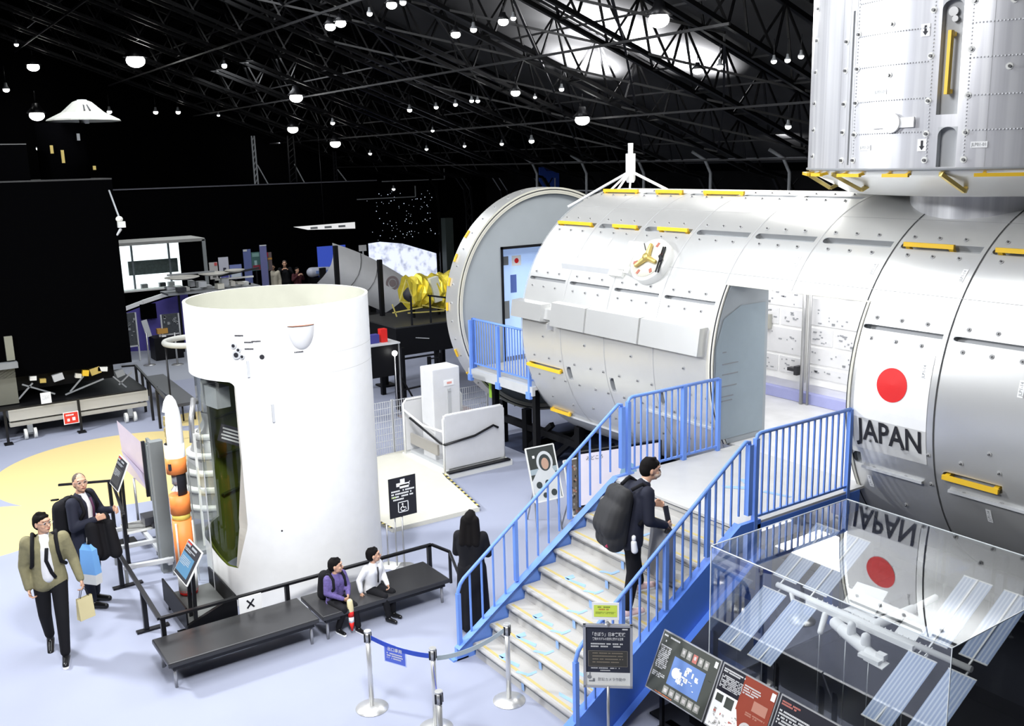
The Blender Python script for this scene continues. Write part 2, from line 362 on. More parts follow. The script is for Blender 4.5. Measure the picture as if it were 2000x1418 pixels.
def lamps():
    # pendant spotlight prototype (lens faces down), built at origin
    r = thing('pendant_lamp', 'small hanging spotlight under the dark roof, one of many', 'lamp', (0, 0, 0))
    MB().lathe([(.001, .13), (.025, .13), (.035, .06), (.07, .02), (.065, .01), (.001, .05)], n=16).build('lamp_shade', M['grey'], r)
    MB().ell((0, 0, -.005), (.06, .06, .05), None, 14, 8).build('bulb', M['lamp'], r)
    MB().tube((0, 0, .14), (0, 0, .45), .008, 6).build('rod', M['blackm'], r)
    fl = thing('flood_lamp', 'large bright flood lamp hanging under the dark roof', 'lamp', (0, 0, 0))
    MB().lathe([(.001, .3), (.08, .3), (.11, .2), (.24, .06), (.22, .05), (.001, .12)], n=20).build('lamp_shade', M['blackm'], fl)
    MB().ell((0, 0, -.01), (.18, .18, .13), None, 18, 10).build('bulb', M['lamp'], fl)
    MB().tube((0, 0, .34), (0, 0, .6), .015, 6).build('bracket', M['blackm'], fl)
    u1 = u2 = False
    for (x, y, z, s) in LAMPS:
        src = fl if s >= 1.3 else r
        k = (x*x+y*y)**.5
        if src is fl:
            o = fl if not u1 else dup(fl); u1 = True; sc = (s/2.0)**.7*k/28
            o['group'] = 'flood lamps under the roof'
        else:
            o = r if not u2 else dup(r); u2 = True; sc = s*k/22
            o['group'] = 'pendant lamps under the roof'
        o.location = (x, y, z); o.scale = (sc, sc, sc)
lamps()
# ------------------------------------------------------------------ space laboratory module (axis along X)
Y0, Z0, RR = 11.2, 2.713, 2.2
PZ = 1.64     # platform height
def CP(x, a, r=RR): t = math.radians(a); return Vector((x, Y0+r*math.cos(t), Z0+r*math.sin(t)))
def shell(mb, x0, x1, holes, a0=0, a1=360, r=RR, extra=()):
    xs = sorted(set([x0, x1, *extra]+[v for h in holes for v in h[:2] if x0 < v < x1]+[x0+(x1-x0)*i/14 for i in range(15)]))
    an = sorted(set([round(a0+(a1-a0)*i/90, 3) for i in range(91)]+[v for h in holes for v in h[2:4]]))
    idx = {}
    vs = []
    for i, x in enumerate(xs):
        for j, a in enumerate(an): idx[i, j] = len(vs); vs.append(CP(x, a, r))
    fs = []
    for i in range(len(xs)-1):
        for j in range(len(an)-1):
            xm, am = (xs[i]+xs[i+1])/2, (an[j]+an[j+1])/2
            if any(h[0] < xm < h[1] and h[2] < am < h[3] for h in holes): continue
            fs.append((idx[i, j], idx[i+1, j], idx[i+1, j+1], idx[i, j+1]))
    mb.smooth = True; mb.add(vs, fs); mb.smooth = False
def pocket(mb, x0, x1, a0, a1, depth=.085):
    r1 = RR-depth; n = 3; A = [a0+(a1-a0)*i/n for i in range(n+1)]
    for p, q in zip(A, A[1:]): mb.quad(CP(x0, p, r1), CP(x1, p, r1), CP(x1, q, r1), CP(x0, q, r1))
    for x in (x0, x1):
        for p, q in zip(A, A[1:]): mb.quad(CP(x, p, r1), CP(x, q, r1), CP(x, q), CP(x, p))
    for a in (a0, a1): mb.quad(CP(x0, a, r1), CP(x1, a, r1), CP(x1, a), CP(x0, a))
    # rounded left end: corner fillets
    for (aa, s) in ((a0, 1), (a1, -1)):
        w_ = (a1-a0)*.5; pts = [CP(x0, aa)]+[CP(x0+.07*(1-math.sin(t)), aa+s*w_*(1-math.cos(t))) for t in [PI/2*k/5 for k in range(6)]]
        mb.add(pts, [tuple(range(len(pts)))])
def strip(mb, x0, x1, a0, a1, r, n=None):
    n = n or max(1, int(abs(a1-a0)/3)); A = [a0+(a1-a0)*i/n for i in range(n+1)]
    for p, q in zip(A, A[1:]): mb.quad(CP(x0, p, r), CP(x1, p, r), CP(x1, q, r), CP(x0, q, r))
def ringstrip(mb, x0, x1, a0, a1, r0, r1):   # raised band between radii
    strip(mb, x0, x1, a0, a1, r1)
    n = max(1, int(abs(a1-a0)/3)); A = [a0+(a1-a0)*i/n for i in range(n+1)]
    for x in (x0, x1):
        for p, q in zip(A, A[1:]): mb.quad(CP(x, p, r0), CP(x, q, r0), CP(x, q, r1), CP(x, p, r1))
def handrail(parent, x0, x1, a, r=RR+.0, da=.8):
    h = MB(); rr = RR+.035
    h.bar(CP(x0, a, rr), CP(x1, a, rr), .035, .05)
    for x in (x0+.04, x1-.04): h.bar(CP(x, a, RR-.08), CP(x, a, rr), .05, .04)
    return h.build('handrail', M['yellow'], parent)
def studs(mb, lst, c0=0, c1=1):
    for x, a in lst:
        mb.cur = c0; mb.tube(CP(x, a, RR), CP(x, a, RR+.005), .026, 8); mb.cur = c1; mb.tube(CP(x, a, RR), CP(x, a, RR+.022), .011, 6)
    mb.cur = 0
def module():
    XL, XR = -12.887, -3.3
    m = thing('space_station_module', 'huge white and silver cylindrical space laboratory module with JAPAN flag and open doorway', 'space module', (-8, Y0, 0))
    P = 1.0655; slots = []
    base = [-12.85+P*k for k in range(9)]
    rowB = [(x, x+.95, 129.0, 131.6) for x in base if x+.95 < XR]
    rowA = [(x, x+.95, 101.4, 104.0) for x in base if x+.95 < XR and not (-7.3 < x+.4 < -4.9)]
    rowC = [(x, x+.95, 157.2, 158.6) for x in base if x+.95 < XR and not (-8.7 < x+.3 < -6.45)]
    rowD = [(-12.82, -11.9, 195.0, 197.2), (-5.36, -4.72, 194.9, 197.3), (-4.3, -3.6, 194.9, 197.3), (-6.47, -6.36, 196.0, 200.0), (-11.78, -11.66, 193.0, 199.0), (-10.72, -10.62, 193.0, 199.0), (-9.65, -9.56, 193.0, 199.0)]
    slots = rowA+rowB+rowC+rowD
    door = (-8.57, -6.50, 150.85, 209.2)
    s = MB(); shell(s, XL, XR, slots+[door], extra=(-6.5,))
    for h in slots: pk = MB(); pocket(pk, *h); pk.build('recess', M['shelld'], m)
    # seams
    for k in range(9):
        x = -12.85+P*k-.055
        s.cur = 1 if k in (6, 7) else 2
        w_ = .009 if s.cur == 1 else .006
        for (a0, a1) in ((60, 150.5), (150.5, 209.4), (209.4, 300)):
            if (-8.65 < x < -6.6) and a0 == 150.5: continue
            strip(s, x-w_, x+w_, a0, a1, RR+.0025)
    s.cur = 2
    for a in (118, 146.5): strip(s, XL, XR, a, a+.15, RR+.0025, 1)
    # studs
    st = []
    for (x0, x1, a0, a1) in rowA+rowB:
        for f in (.1, .42, .74): st += [(x0+.95*f, a0-2.3), (x0+.95*f+.06, a1+2.4)]
    for (x0, x1, a0, a1) in rowC:
        for f in (.14, .46, .78): st += [(x0+.95*f, a0-2.2), (x0+.95*f, a1+2.6)]
    for k in range(9):
        x = -12.7+P*k
        for f in (.1, .5, .8):
            if -8.7 < x+f < -6.45: continue
            st += [(x+f, 191.2), (x+f, 200.5)]
        if not -8.8 < x+.3 < -6.45: st += [(x+.2, 212), (x+.7, 214), (x+.4, 182)] if x < -8.6 else [(x+.4, 186.5) if x > -5.5 else (x+.4, 212)]
    studs(s, st, 2, 3); s.build('outer_shell', [M['shell'], M['seam'], M['seaml'], M['stud']], m)
    for x0, x1 in ((-12.82, -11.95), (-11.43, -10.88), (-10.42, -9.8), (-6.40, -5.80), (-5.34, -4.7)): handrail(m, x0, x1, 130.6)
    for x0, x1 in ((-12.8, -11.93), (-11.5, -10.9), (-10.45, -9.65)): handrail(m, x0, x1, 102.6)
    for x0, x1 in ((-12.84, -11.92), (-5.34, -4.74)): handrail(m, x0, x1, 196.2)
    handrail(m, -12.84, -12.3, 222)
    # side fairing boxes
    f = MB()
    def blk(x0, x1, a0, a1, h):
        pts = [CP(x0, a0, RR-.02), CP(x1, a0, RR-.02), CP(x1, a1, RR-.02), CP(x0, a1, RR-.02), CP(x0+.02, a0+1.2, RR+h), CP(x1-.02, a0+1.2, RR+h), CP(x1-.02, a1-.3, RR+h), CP(x0+.02, a1-.3, RR+h)]
        f.add(pts, [(0, 1, 2, 3), (4, 7, 6, 5), (0, 4, 5, 1), (1, 5, 6, 2), (2, 6, 7, 3), (3, 7, 4, 0)])
    blk(-13.02, -12.16, 167.5, 175.5, .16); blk(-12.2, -11.98, 169, 174.5, .09)
    blk(-11.98, -11.1, 166.0, 176.5, .13); blk(-11.1, -9.9, 166.0, 176.5, .13); blk(-9.9, -8.72, 166.0, 176.5, .13)
    blk(-12.1, -12.04, 174.5, 178.5, .10)
    f.build('side_fairing', M['shell'], m)
    f = MB(); strip(f, -12.1, -10.75, 149.0, 150.6, RR+.05, 1); f.quad(CP(-12.1, 149, RR), CP(-10.75, 149, RR), CP(-10.75, 149, RR+.05), CP(-12.1, 149, RR+.05)); f.quad(CP(-12.1, 150.6, RR+.05), CP(-10.75, 150.6, RR+.05), CP(-10.75, 152.4, RR), CP(-12.1, 152.4, RR)); f.build('slot_cover', M['greyl'], m)
    # lower long bumper rails
    for x0, x1, a in ((-10.0, -8.7, 203.0), (-6.35, -5.6, 200.5), (-5.3, -3.6, 200.6), (-12.5, -10.9, 224)): MB().bar(CP(x0, a, RR+.015), CP(x1, a, RR+.015), .05, .03).build('bumper_rail', M['greyl'], m)
    # grapple fixture
    g = MB(); c = CP(-10.1, 145.8); n = (CP(-10.1, 145.8, RR+1)-c).normalized(); u = V(1, 0, 0); v = n.cross(u)
    T = frame(c, u, v)
    gb = MB(T); gb.lathe([(.34, -.02), (.34, .10), (.33, .12), (.001, .12)], n=32); gm = gb.build('grapple_base', M['white2'], m)
    gb = MB(T); gb.lathe([(.29, .12), (.29, .135), (.001, .135)], n=28); gb.build('grapple_plate', M['cream'], gm)
    gb = MB(T)
    for a in (100, 225, 345):
        t = math.radians(a); gb.cap((.02*math.cos(t), .02*math.sin(t), .17), (.2*math.cos(t), .2*math.sin(t), .17), .045, .03)
    gb.lathe([(.05, .13), (.05, .22), (.001, .22)], n=12); gb.build('grapple_arm', M['gold'], gm)
    gb = MB(T)
    for a in (20, 75, 200, 250, 310): t = math.radians(a); gb.box((.235*math.cos(t), .235*math.sin(t), .138), (.07, .045, .006), Matrix.Rotation(t, 3, 'Z'))
    gb.build('target_marker', mat('marker_brown', (.36, .12, .08), .6), gm)
    gb = MB(T); gb.bar((.33, -.2, .15), (.24, .2, .15), .02).build('target_rod', M['blackm'], gm); gb = MB(T); gb.bar((.28, -.2, .15), (.20, .2, .15), .015); gb.bar((.3, -.02, .16), (.22, .06, .16), .05, .02); gb.build('target_rod', M['blackm'], gm); MB(T).bar((-.2, .22, .16), (-.06, .1, .2), .012).build('probe_rod', M['blackm'], gm)
    gb = MB()
    for (x, a, d) in ((-10.62, 141.5, (.3, .25, .10)), (-10.6, 146.8, (.22, .3, .14)), (-10.75, 151.0, (.3, .16, .08)), (-10.45, 150.8, (.1, .1, .22))):
        c = CP(x, a, RR+.02); n = (CP(x, a, RR+1)-c).normalized(); R = Matrix((u, n.cross(u), n)).transposed(); gb.box(c, d, R)
    gb.build('connector_box', M['white2'], m)
    # flag decal + JAPAN
    f = MB(); f.cur = 0; strip(f, -6.42, -5.53, 163.2, 184.5, RR+.004); f.cur = 1; strip(f, -6.47, -5.53, 184.5, 194.4, RR+.004)
    f.cur = 2; n = 40; pts = [CP(-5.965+.182*math.cos(2*PI*i/n), 173.4+4.85*math.sin(2*PI*i/n), RR+.0075) for i in range(n)]
    cc = CP(-5.965, 173.4, RR+.0095)
    f.add(pts+[cc], [(i, (i+1) % n, n) for i in range(n)])
    f.cur = 3; f.text('JAPAN', .34, None, bold=.006, width=.80, fn=lambda v: CP(-5.965+v.x, 188.4-math.degrees((v.y)/RR)*1.02, RR+.012))
    f.build('flag_decal', [M['white'], mat('decal_grey', (.62, .62, .61), .5), M['redflag'], M['ink']], m)
    # small vertical tags
    f = MB()
    for (x, a) in ((-8.75, 139.5), (-7.7, 139.8), (-6.62, 140.0), (-5.55, 139.6), (-11.3, 139.0), (-5.62, 168), (-4.6, 168), (-6.3, 206), (-4.9, 206)):
        f.cur = 0; strip(f, x-.028, x+.028, a-2.2, a+2.2, RR+.004, 2)
        f.cur = 1; f.text('JLP1-14', .045, None, fn=lambda v, x=x, a=a: CP(x-v.y, a-math.degrees(v.x/RR), RR+.006))
    f.build('label_tag', [M['white'], M['grey']], m)
    # door trim bands
    f = MB()
    for i, (x0, x1, mi) in enumerate(((-8.68, -8.64, 1), (-8.64, -8.615, 0), (-8.615, -8.59, 2), (-8.59, -8.57, 0), (-6.5, -6.47, 0))):
        f.cur = mi; ringstrip(f, x0, x1, 150.85, 209.2, RR-.02, RR+.012)
    f.cur = 0; strip(f, -8.6, -6.47, 150.3, 150.85, RR+.006, 1)
    f.build('door_trim', [M['cream'], M['beige'], M['ink']], m)
    # interior: jambs, soffit, walls, floor, racks
    f = MB()
    def seg(x, y1, flip):   # jamb: circle segment from shell to y1 between floor and soffit
        zs = [PZ+(3.79-PZ)*i/16 for i in range(17)]
        pts = [Vector((x, Y0-math.sqrt(max(0, (RR-.01)**2-(z-Z0)**2)), z)) for z in zs]
        poly = pts+[Vector((x, y1, 3.79)), Vector((x, y1, PZ))]
        f.add(poly, [tuple(range(len(poly)))])
        f.add([p+V(flip*.08, 0, 0) for p in poly], [tuple(range(len(poly)))])
        f.quad(V(x, y1, PZ), V(x, y1, 3.79), V(x+flip*.08, y1, 3.79), V(x+flip*.08, y1, PZ))
    seg(-8.57, 10.04, -1); f.build('door_jamb', M['shellgrey'], m); f = MB(); seg(-6.5, 10.04, 1); f.build('door_jamb', M['shellgrey'], m)
    f = MB()   # printed sheet on the left jamb
    f.cur = 0; x = -8.562; f.add([(x, 9.13, 1.72), (x, 9.98, 1.72), (x, 9.98, 3.5), (x, 9.5, 3.5), (x, 9.18, 3.35), (x, 9.05, 3.0), (x, 9.04, 2.2)], [(0, 1, 2, 3, 4, 5, 6)])
    f.cur = 1
    for z, wd in ((2.9, .07), (2.74, .3), (2.6, .3), (2.44, .28), (2.3, .22), (2.24, .2)): f.b2((x, 9.17, z), (x+.003, 9.17+wd, z+.014))
    f.build('jamb_panel', [mat('jamb_blue_grey', (.30, .36, .40), .35), M['grey']], m)
    f = MB(); f.b2((-12.8, 9.98, PZ), (-8.65, 10.04, 4.1)); f.b2((-6.42, 9.98, PZ), (XR-.1, 10.04, 4.1)); f.b2((-8.65, 9.98, 3.8), (-6.42, 10.04, 4.1)); f.b2((-8.57, 9.31, 3.79), (-6.5, 10.04, 3.83))
    f.b2((-12.86, 10.04, PZ), (-12.8, 11.96, 4.1)); f.b2((-12.8, 10.04, 4.1), (XR-.1, 11.96, 4.15)); f.b2((XR-.16, 10.04, PZ), (XR-.1, 11.96, 4.1))
    f.build('inner_wall', mat('inner_wall_white', (.80, .80, .80), .5), m)
    f = MB(); f.b2((-12.8, 9.36, PZ-.06), (XR-.1, 12.4, PZ-.004)); 
    f.build('floor_panel', mat('moon_print_floor', (.6, .6, .6), .35, 0, .22, 3.5), m)
    # rack wall Y = 11.9
    f = MB(); f.b2((-12.8, 11.92, PZ), (XR-.1, 12.0, 4.1)); f.build('rack_wall', M['white'], m)
    f = MB(); f.b2((-12.8, 11.80, PZ), (XR-.1, 11.92, PZ+.16)); f.build('kick_strip', mat('kick_lilac', (.40, .42, .72), .4), m)
    r0 = random.Random(3); x = -11.4; k = 0
    while x < -6.6:
        w_ = 1.02; f = MB(); f.cur = 0; f.b2((x+.02, 11.86, PZ+.3), (x+w_-.02, 11.92, 4.05))
        z = PZ+.42
        while z < 3.9:
            h = r0.choice((.22, .3, .36, .45)); half = r0.random() < .5
            for (a, b_) in (((x+.07, x+w_/2-.02), (x+w_/2+.02, x+w_-.07)) if half else ((x+.07, x+w_-.07),)):
                f.cur = 1; f.b2((a, 11.845, z), (b_, 11.86, z+h-.05))
                f.cur = 2
                for _ in range(9):
                    u_, v_ = r0.uniform(a+.03, b_-.09), r0.uniform(z+.02, z+h-.09); f.b2((u_, 11.838, v_), (u_+r0.choice((.015, .03, .06)), 11.845, v_+.018))
                f.cur = 3
                if r0.random() < .5: u_, v_ = r0.uniform(a+.03, b_-.1), z+.03; f.b2((u_, 11.836, v_), (u_+.05, 11.845, v_+.03))
            z += h
        f.build('equipment_rack', [M['white'], mat('rack_panel', (.70, .70, .71), .4), mat('rack_mark', (.30, .31, .33), .5), M['grey']], m); x += w_; k += 1
    f = MB(); f.b2((-10.3, 11.78, 2.72), (-10.02, 11.84, 2.95)); f.build('rack_monitor', mat('monitor_beige', (.38, .38, .34), .3), m)
    f = MB(); f.tube((-9.32, 11.74, PZ), (-9.32, 11.74, 4.1), .03, 10); f.tube((-9.22, 11.76, PZ), (-9.22, 11.76, 4.1), .02, 10); f.build('stanchion_pole', M['steelb'], m)
    f = MB()
    for x in (-8.72, -8.1): f = MB(); f.b2((x, 11.80, 3.35), (x+.2, 11.83, 3.75)); f.build('hanging_card', mat('card_slate', (.24, .25, .36), .5), m)
    f = MB(); f.box((-9.5, 11.78, 2.15), (.2, .1, .05)); f.box((-9.42, 11.76, 2.15), (.06, .12, .14)); f.build('rack_handle', M['inkd'], m)
    # end cap at the hidden left end and right end
    f = MB()
    for x in (XL+.01, XR-.01):
        n = 64; pts = [CP(x, 360*i/n, RR-.005) for i in range(n)]; f = MB(); f.add(pts, [tuple(range(n))]); f.build('end_bulkhead', M['shellgrey'], m)
    # external antenna mast on top
    a = thing('antenna_mast', 'white mast on tripod struts standing on top of the module', 'antenna', (-13.05+.9, Y0+.15, 4.86))
    x, y = -13.05+.65, 11.75
    bx, by = -12.95, 11.45
    MB().tube((bx, by, 5.05), (bx, by, 5.5), .085, 14).tube((bx, by, 5.5), (bx, by, 5.68), .045, 12).lathe([(.001, 5.0), (.06, 5.0), (.085, 5.05)], (bx, by, 0), n=14).build('mast', M['white'], a)
    MB().tube((bx, by, 5.2), (-12.75, 10.95, 4.86), .02, 8).build('strut', M['white'], a)
    MB().tube((bx, by, 5.2), (-12.0, 11.5, 4.86), .025, 8).build('strut', M['white'], a)
    MB().tube((bx, by, 5.2), (-12.86, 10.9, 4.88), .02, 8).tube((bx, by, 5.05), (-12.8, 11.3, 4.9), .018, 8).build('strut', M['white'], a)
    MB().tube((bx, by, 5.2), (-13.6, 10.55, 4.6), .025, 8).build('strut', M['white'], a)
    # ---- end ring
    r = thing('module_end_ring', 'short white end section of the module with grey bulkhead and lit doorway', 'space module', (-15.2, Y0, 0))
    s = MB(); shell(s, -15.38, -14.97, []); studs(s, [(-15.17, a) for a in range(95, 250, 9)], 1, 2); s.build('outer_shell', [M['shell'], M['greyl'], M['stud']], r)
    f = MB()
    n = 96
    def ann(x, ra, rb):
        f.smooth = False
        f.add([CP(x, 360*i/n, ra) for i in range(n)]+[CP(x, 360*i/n, rb) for i in range(n)], [(i, (i+1) % n, n+(i+1) % n, n+i) for i in range(n)])
    f.cur = 0; ann(-14.97, 2.2, 2.165); f.cur = 2; ann(-14.972, 2.165, 2.145); f.cur = 0; ann(-14.97, 2.145, 2.115); f.cur = 1; ann(-14.972, 2.115, 2.10); f.cur = 0; ann(-14.97, 2.10, 2.08); f.cur = 1
    f.smooth = True; f.add([CP(-14.97, 360*i/n, 2.08) for i in range(n)]+[CP(-15.05, 360*i/n, 2.08) for i in range(n)], [(i, (i+1) % n, n+(i+1) % n, n+i) for i in range(n)]); f.smooth = False
    ann(-15.38, 2.2, 2.08)
    f.build('rim_trim', [M['cream'], M['beige'], M['ink']], r)
    # bulkhead disk with a doorway Y>10.1, z PZ..3.79
    f = MB(); X = -15.05; y0 = 10.1; y1 = 12.3
    ys = sorted(set([Y0+2.08*math.cos(PI*i/48) for i in range(49)]+[y0, y1]))
    for a, b_ in zip(ys, ys[1:]):
        za, zb = math.sqrt(max(0, 2.08**2-(a-Y0)**2)), math.sqrt(max(0, 2.08**2-(b_-Y0)**2))
        if y0 <= (a+b_)/2 <= y1:
            f.quad((X, a, 3.79), (X, b_, 3.79), (X, b_, Z0+zb), (X, a, Z0+za)); f.quad((X, a, Z0-za), (X, b_, Z0-zb), (X, b_, PZ-.02), (X, a, PZ-.02))
        else: f.quad((X, a, Z0-za), (X, b_, Z0-zb), (X, b_, Z0+zb), (X, a, Z0+za))
    f.build('bulkhead', M['shellgrey'], r)
    f = MB(); f.b2((-15.36, y0-.02, PZ), (-15.04, y0, 3.79)); f.b2((-15.36, y0, 3.79), (-15.04, y1, 3.81)); f.b2((-15.045, y0-.05, PZ), (-15.03, y0, 3.84)); f.b2((-15.045, y0-.05, 3.79), (-15.03, y1, 3.84)); f.build('door_frame', M['blackm'], r)
    f = MB(); f.b2((-15.36, y0, PZ), (-15.34, y1, 3.79)); f.build('door_leaf', mat('door_lightblue_glow', (.45, .62, .92), .4, emit=(.4, .55, .9), es=.25), r)  # leaf glows faintly by itself, standing in for light on it
    f = MB(); f.cur = 0; f.b2((-15.34, 10.28, 3.45), (-15.335, 10.42, 3.62)); f.b2((-15.34, 10.27, 2.4), (-15.335, 10.42, 2.75)); f.cur = 1; f.b2((-15.34, 10.5, 3.42), (-15.335, 10.72, 3.62)); f.cur = 2
    f.add([( -15.33, 10.61+.05*math.cos(2*PI*i/20), 3.52+.05*math.sin(2*PI*i/20)) for i in range(20)], [tuple(range(20))]); f.cur = 3; f.b2((-15.34, 10.46, 2.9), (-15.335, 10.6, 3.25))
    f.build('door_sticker', [M['grey'], M['white'], M['redflag'], mat('sticker_blue', (.10, .16, .45), .5)], r)
    for a in (139, 152, 164, 176, 200, 214): MB().bar(CP(-15.3, a, RR+.02), CP(-15.3, a+4, RR+.02), .03, .03).build('edge_handrail', M['yellow'], r)
    # ---- cradle under the module
    c = thing('module_cradle', 'black steel cradle of legs and braces carrying the module', 'support frame', (-9, Y0, 0))
    for x in (-14.3, -12.7, -10.8, -8.8, -6.8, -4.4):
        for y in (10.05, 12.35): MB().bar((x, y, 0), (x, y, Z0-math.sqrt(RR*RR-(y-Y0)**2)+.0), .14, .14).build('leg', M['black'], c)
        MB().bar((x, 10.05, .14), (x, 12.35, .14), .12).build('crossbeam', M['black'], c)
    for y in (10.05, 12.35):
        MB().bar((-15.2, y, .5), (-4, y, .5), .12).build('beam', M['black'], c)
        MB().bar((-14.3, y, .05), (-13.5, y, .7), .09).bar((-12.7, y, .7), (-13.5, y, .05), .09).build('brace', M['black'], c)
        MB().bar((-12.7, y, .05), (-11.8, y, .7), .09).bar((-10.8, y, .05), (-11.6, y, .7), .09).build('brace', M['black'], c)
    MB().bar((-15.1, 10.05, 0), (-15.1, 10.05, .88), .12).build('leg', M['black'], c)
    MB().bar((-15.1, 12.35, 0), (-15.1, 12.35, .88), .12).build('leg', M['black'], c)
module()

# ------------------------------------------------------------------ logistics module (vertical cylinder on top)
def logistics():
    cx, cy, r = -6.12, 11.2, 2.2
    m = thing('logistics_module', 'silver upright cylindrical module stacked on top of the laboratory module', 'space module', (cx, cy, 4.6))
    def EP(a, z, rr=r): t = math.radians(a); return Vector((cx+rr*math.cos(t), cy+rr*math.sin(t), z))
    holes = [(-78.4, -73.2, 5.78, 6.86), (-77.6, -72.8, 5.27, 5.66), (-105.9, -105.1, 5.3, 6.9)]
    zt = 9.3
    an = sorted(set([-180+4*i for i in range(91)]+[v for h in holes for v in h[:2]])); zs = sorted(set([5.25, zt, 6, 7, 8]+[v for h in holes for v in h[2:]]))
    s = MB(); vs = [EP(a, z) for a in an for z in zs]; nz = len(zs); fs = []
    for i in range(len(an)-1):
        for j in range(nz-1):
            am, zm = (an[i]+an[i+1])/2, (zs[j]+zs[j+1])/2
            if any(h[0] < am < h[1] and h[2] < zm < h[3] for h in holes): continue
            fs.append((i*nz+j, (i+1)*nz+j, (i+1)*nz+j+1, i*nz+j+1))
    s.smooth = True; s.add(vs, fs); s.smooth = False
    # brushed aluminium, bright vertical reflections painted in as colour streaks
    al = bpy.data.materials.new('brushed_aluminium_sheen'); al.use_nodes = True; nt = al.node_tree; b = nt.nodes['Principled BSDF']
    tc = nt.nodes.new('ShaderNodeTexCoord'); mp = nt.nodes.new('ShaderNodeMapping'); mp.inputs['Scale'].default_value = (9, 9, .15)
    no = nt.nodes.new('ShaderNodeTexNoise'); no.inputs['Scale'].default_value = 1.2; no.inputs['Detail'].default_value = 5
    rp = nt.nodes.new('ShaderNodeValToRGB'); rp.color_ramp.elements[0].color = (.60, .60, .63, 1); rp.color_ramp.elements[1].color = (.78, .78, .80, 1); rp.color_ramp.elements[0].position = .35; rp.color_ramp.elements[1].position = .65
    for a_, b_ in ((tc.outputs['Object'], mp.inputs[0]), (mp.outputs[0], no.inputs['Vector']), (no.outputs['Fac'], rp.inputs[0]), (rp.outputs[0], b.inputs['Base Color'])): nt.links.new(a_, b_)
    b.inputs['Metallic'].default_value = .45; b.inputs['Roughness'].default_value = .3
    sh = s
    s = MB(); s.lathe([(r, 5.25), (2.16, 5.2), (2.1, 5.17), (1.72, 4.97), (1.6, 4.95), (.5, 4.95)], (cx, cy, 0), n=90); s.build('lower_cone', M['shell'], m)
    s = MB(); s.lathe([(r, zt), (1.6, zt+.35), (.001, zt+.35)], (cx, cy, 0), n=60); s.build('top_cone', M['shell'], m)
    s = MB(); s.lathe([(1.0, 4.96), (1.0, 4.45)], (cx, cy, 0), n=64); s.build('docking_neck', al, m)
    s = MB(); s.lathe([(r+.012, 5.262), (r+.02, 5.25), (r+.012, 5.235), (r, 5.235)], (cx, cy, 0), n=90); s.build('rim_trim', M['grey'], m)
    # recess pockets
    for (a0, a1, z0, z1) in holes:
        s = MB()
        rr = r-.09; A = [a0+(a1-a0)*i/4 for i in range(5)]
        for p, q in zip(A, A[1:]):
            s.quad(EP(p, z0, rr), EP(q, z0, rr), EP(q, z1, rr), EP(p, z1, rr))
            for z in (z0, z1): s.quad(EP(p, z, rr), EP(q, z, rr), EP(q, z), EP(p, z))
        for a in (a0, a1): s.quad(EP(a, z0, rr), EP(a, z1, rr), EP(a, z1), EP(a, z0))
        if a1-a0 > 2:
            for (aa, sg) in ((a0, 1), (a1, -1)):   # rounded top
                w_ = (a1-a0)/2; pts = [EP(aa, z1, r+.001)]+[EP(aa+sg*w_*(1-math.sin(t)), z1-.09*(1-math.cos(t)), r+.001) for t in [PI/2*k/6 for k in range(7)]][::-1]
                s.add(pts, [tuple(range(len(pts)))])
        s.build('recess', M['greyl'], m)
    s = MB(); s.bar(EP(-75.8, 5.97, r+.03), EP(-75.7, 6.57, r+.03), .05, .035, up=(1, 0, 0)); s.bar(EP(-75.8, 6.0, r-.08), EP(-75.8, 6.0, r+.03), .04); s.bar(EP(-75.7, 6.54, r-.08), EP(-75.7, 6.54, r+.03), .04); s.build('handrail', M['yellow'], m)
    s = MB(); s.tube(EP(-76.0, 6.75, r-.09), EP(-76.0, 6.75, r-.03), .045, 14); s.tube(EP(-75.4, 6.68, r-.09), EP(-75.4, 6.68, r-.02), .03, 10); s.build('socket', M['stud'], m)
    # seams and rivet lines
    s = sh; s.cur = 1
    for a in (-119, -110.3, -106.9, -104.2, -66, -54): s.quad(EP(a-.05, 5.27, r+.002), EP(a+.05, 5.27, r+.002), EP(a+.05, zt, r+.002), EP(a-.05, zt, r+.002))
    s.cur = 2
    for z in (5.62, 5.95, 6.3, 6.62, 6.95):
        for (a0, a1) in ((-103, -81), (-71, -50)):
            a = a0
            while a < a1: s.box(EP(a, z, r+.002), (.012, .012, .012)); a += .8
    for a in (-103.5, -80.2, -71):
        z = 5.35
        while z < 7.2: s.box(EP(a, z, r+.002), (.012, .012, .012)); z += .035
    for a, zz in ((-108.2, (5.35, 5.65, 5.95, 6.3, 6.6)), (-103.2, (5.35, 5.62, 5.95, 6.3, 6.65)), (-80.6, (5.34, 5.6, 5.92, 6.35, 6.78)), (-70.9, (5.34, 5.6, 5.95, 6.38, 6.82)), (-128, (5.4, 5.7, 6.0, 6.35, 6.7, 7.05)), (-92, (6.2, 6.7)), (-62, (6.2, 6.8))):
        for z in zz:
            s.cur = 3; s.tube(EP(a, z, r), EP(a, z, r+.006), .033, 10); s.cur = 4; s.tube(EP(a, z, r), EP(a, z, r+.03), .015, 8)
    s.build('outer_shell', [al, M['seaml'], M['greyl'], M['white2'], M['stud']], m)
    for a, z in ((-82.4, 6.6), (-81.5, 5.49)):
        s = MB(); T = frame(EP(a, z, r+.004), (-math.sin(math.radians(a)), math.cos(math.radians(a)), 0), (0, 0, 1)); s.T = T
        s.cur = 0; s.box((0, 0, 0), (.09, .12, .002)); s.cur = 1; s.box((0, .015, .002), (.024, .06, .002)); s.add([(-.028, -.01, .0035), (.028, -.01, .0035), (0, -.05, .0035)], [(0, 1, 2)]); s.build('arrow_decal', [M['white'], M['ink']], m)
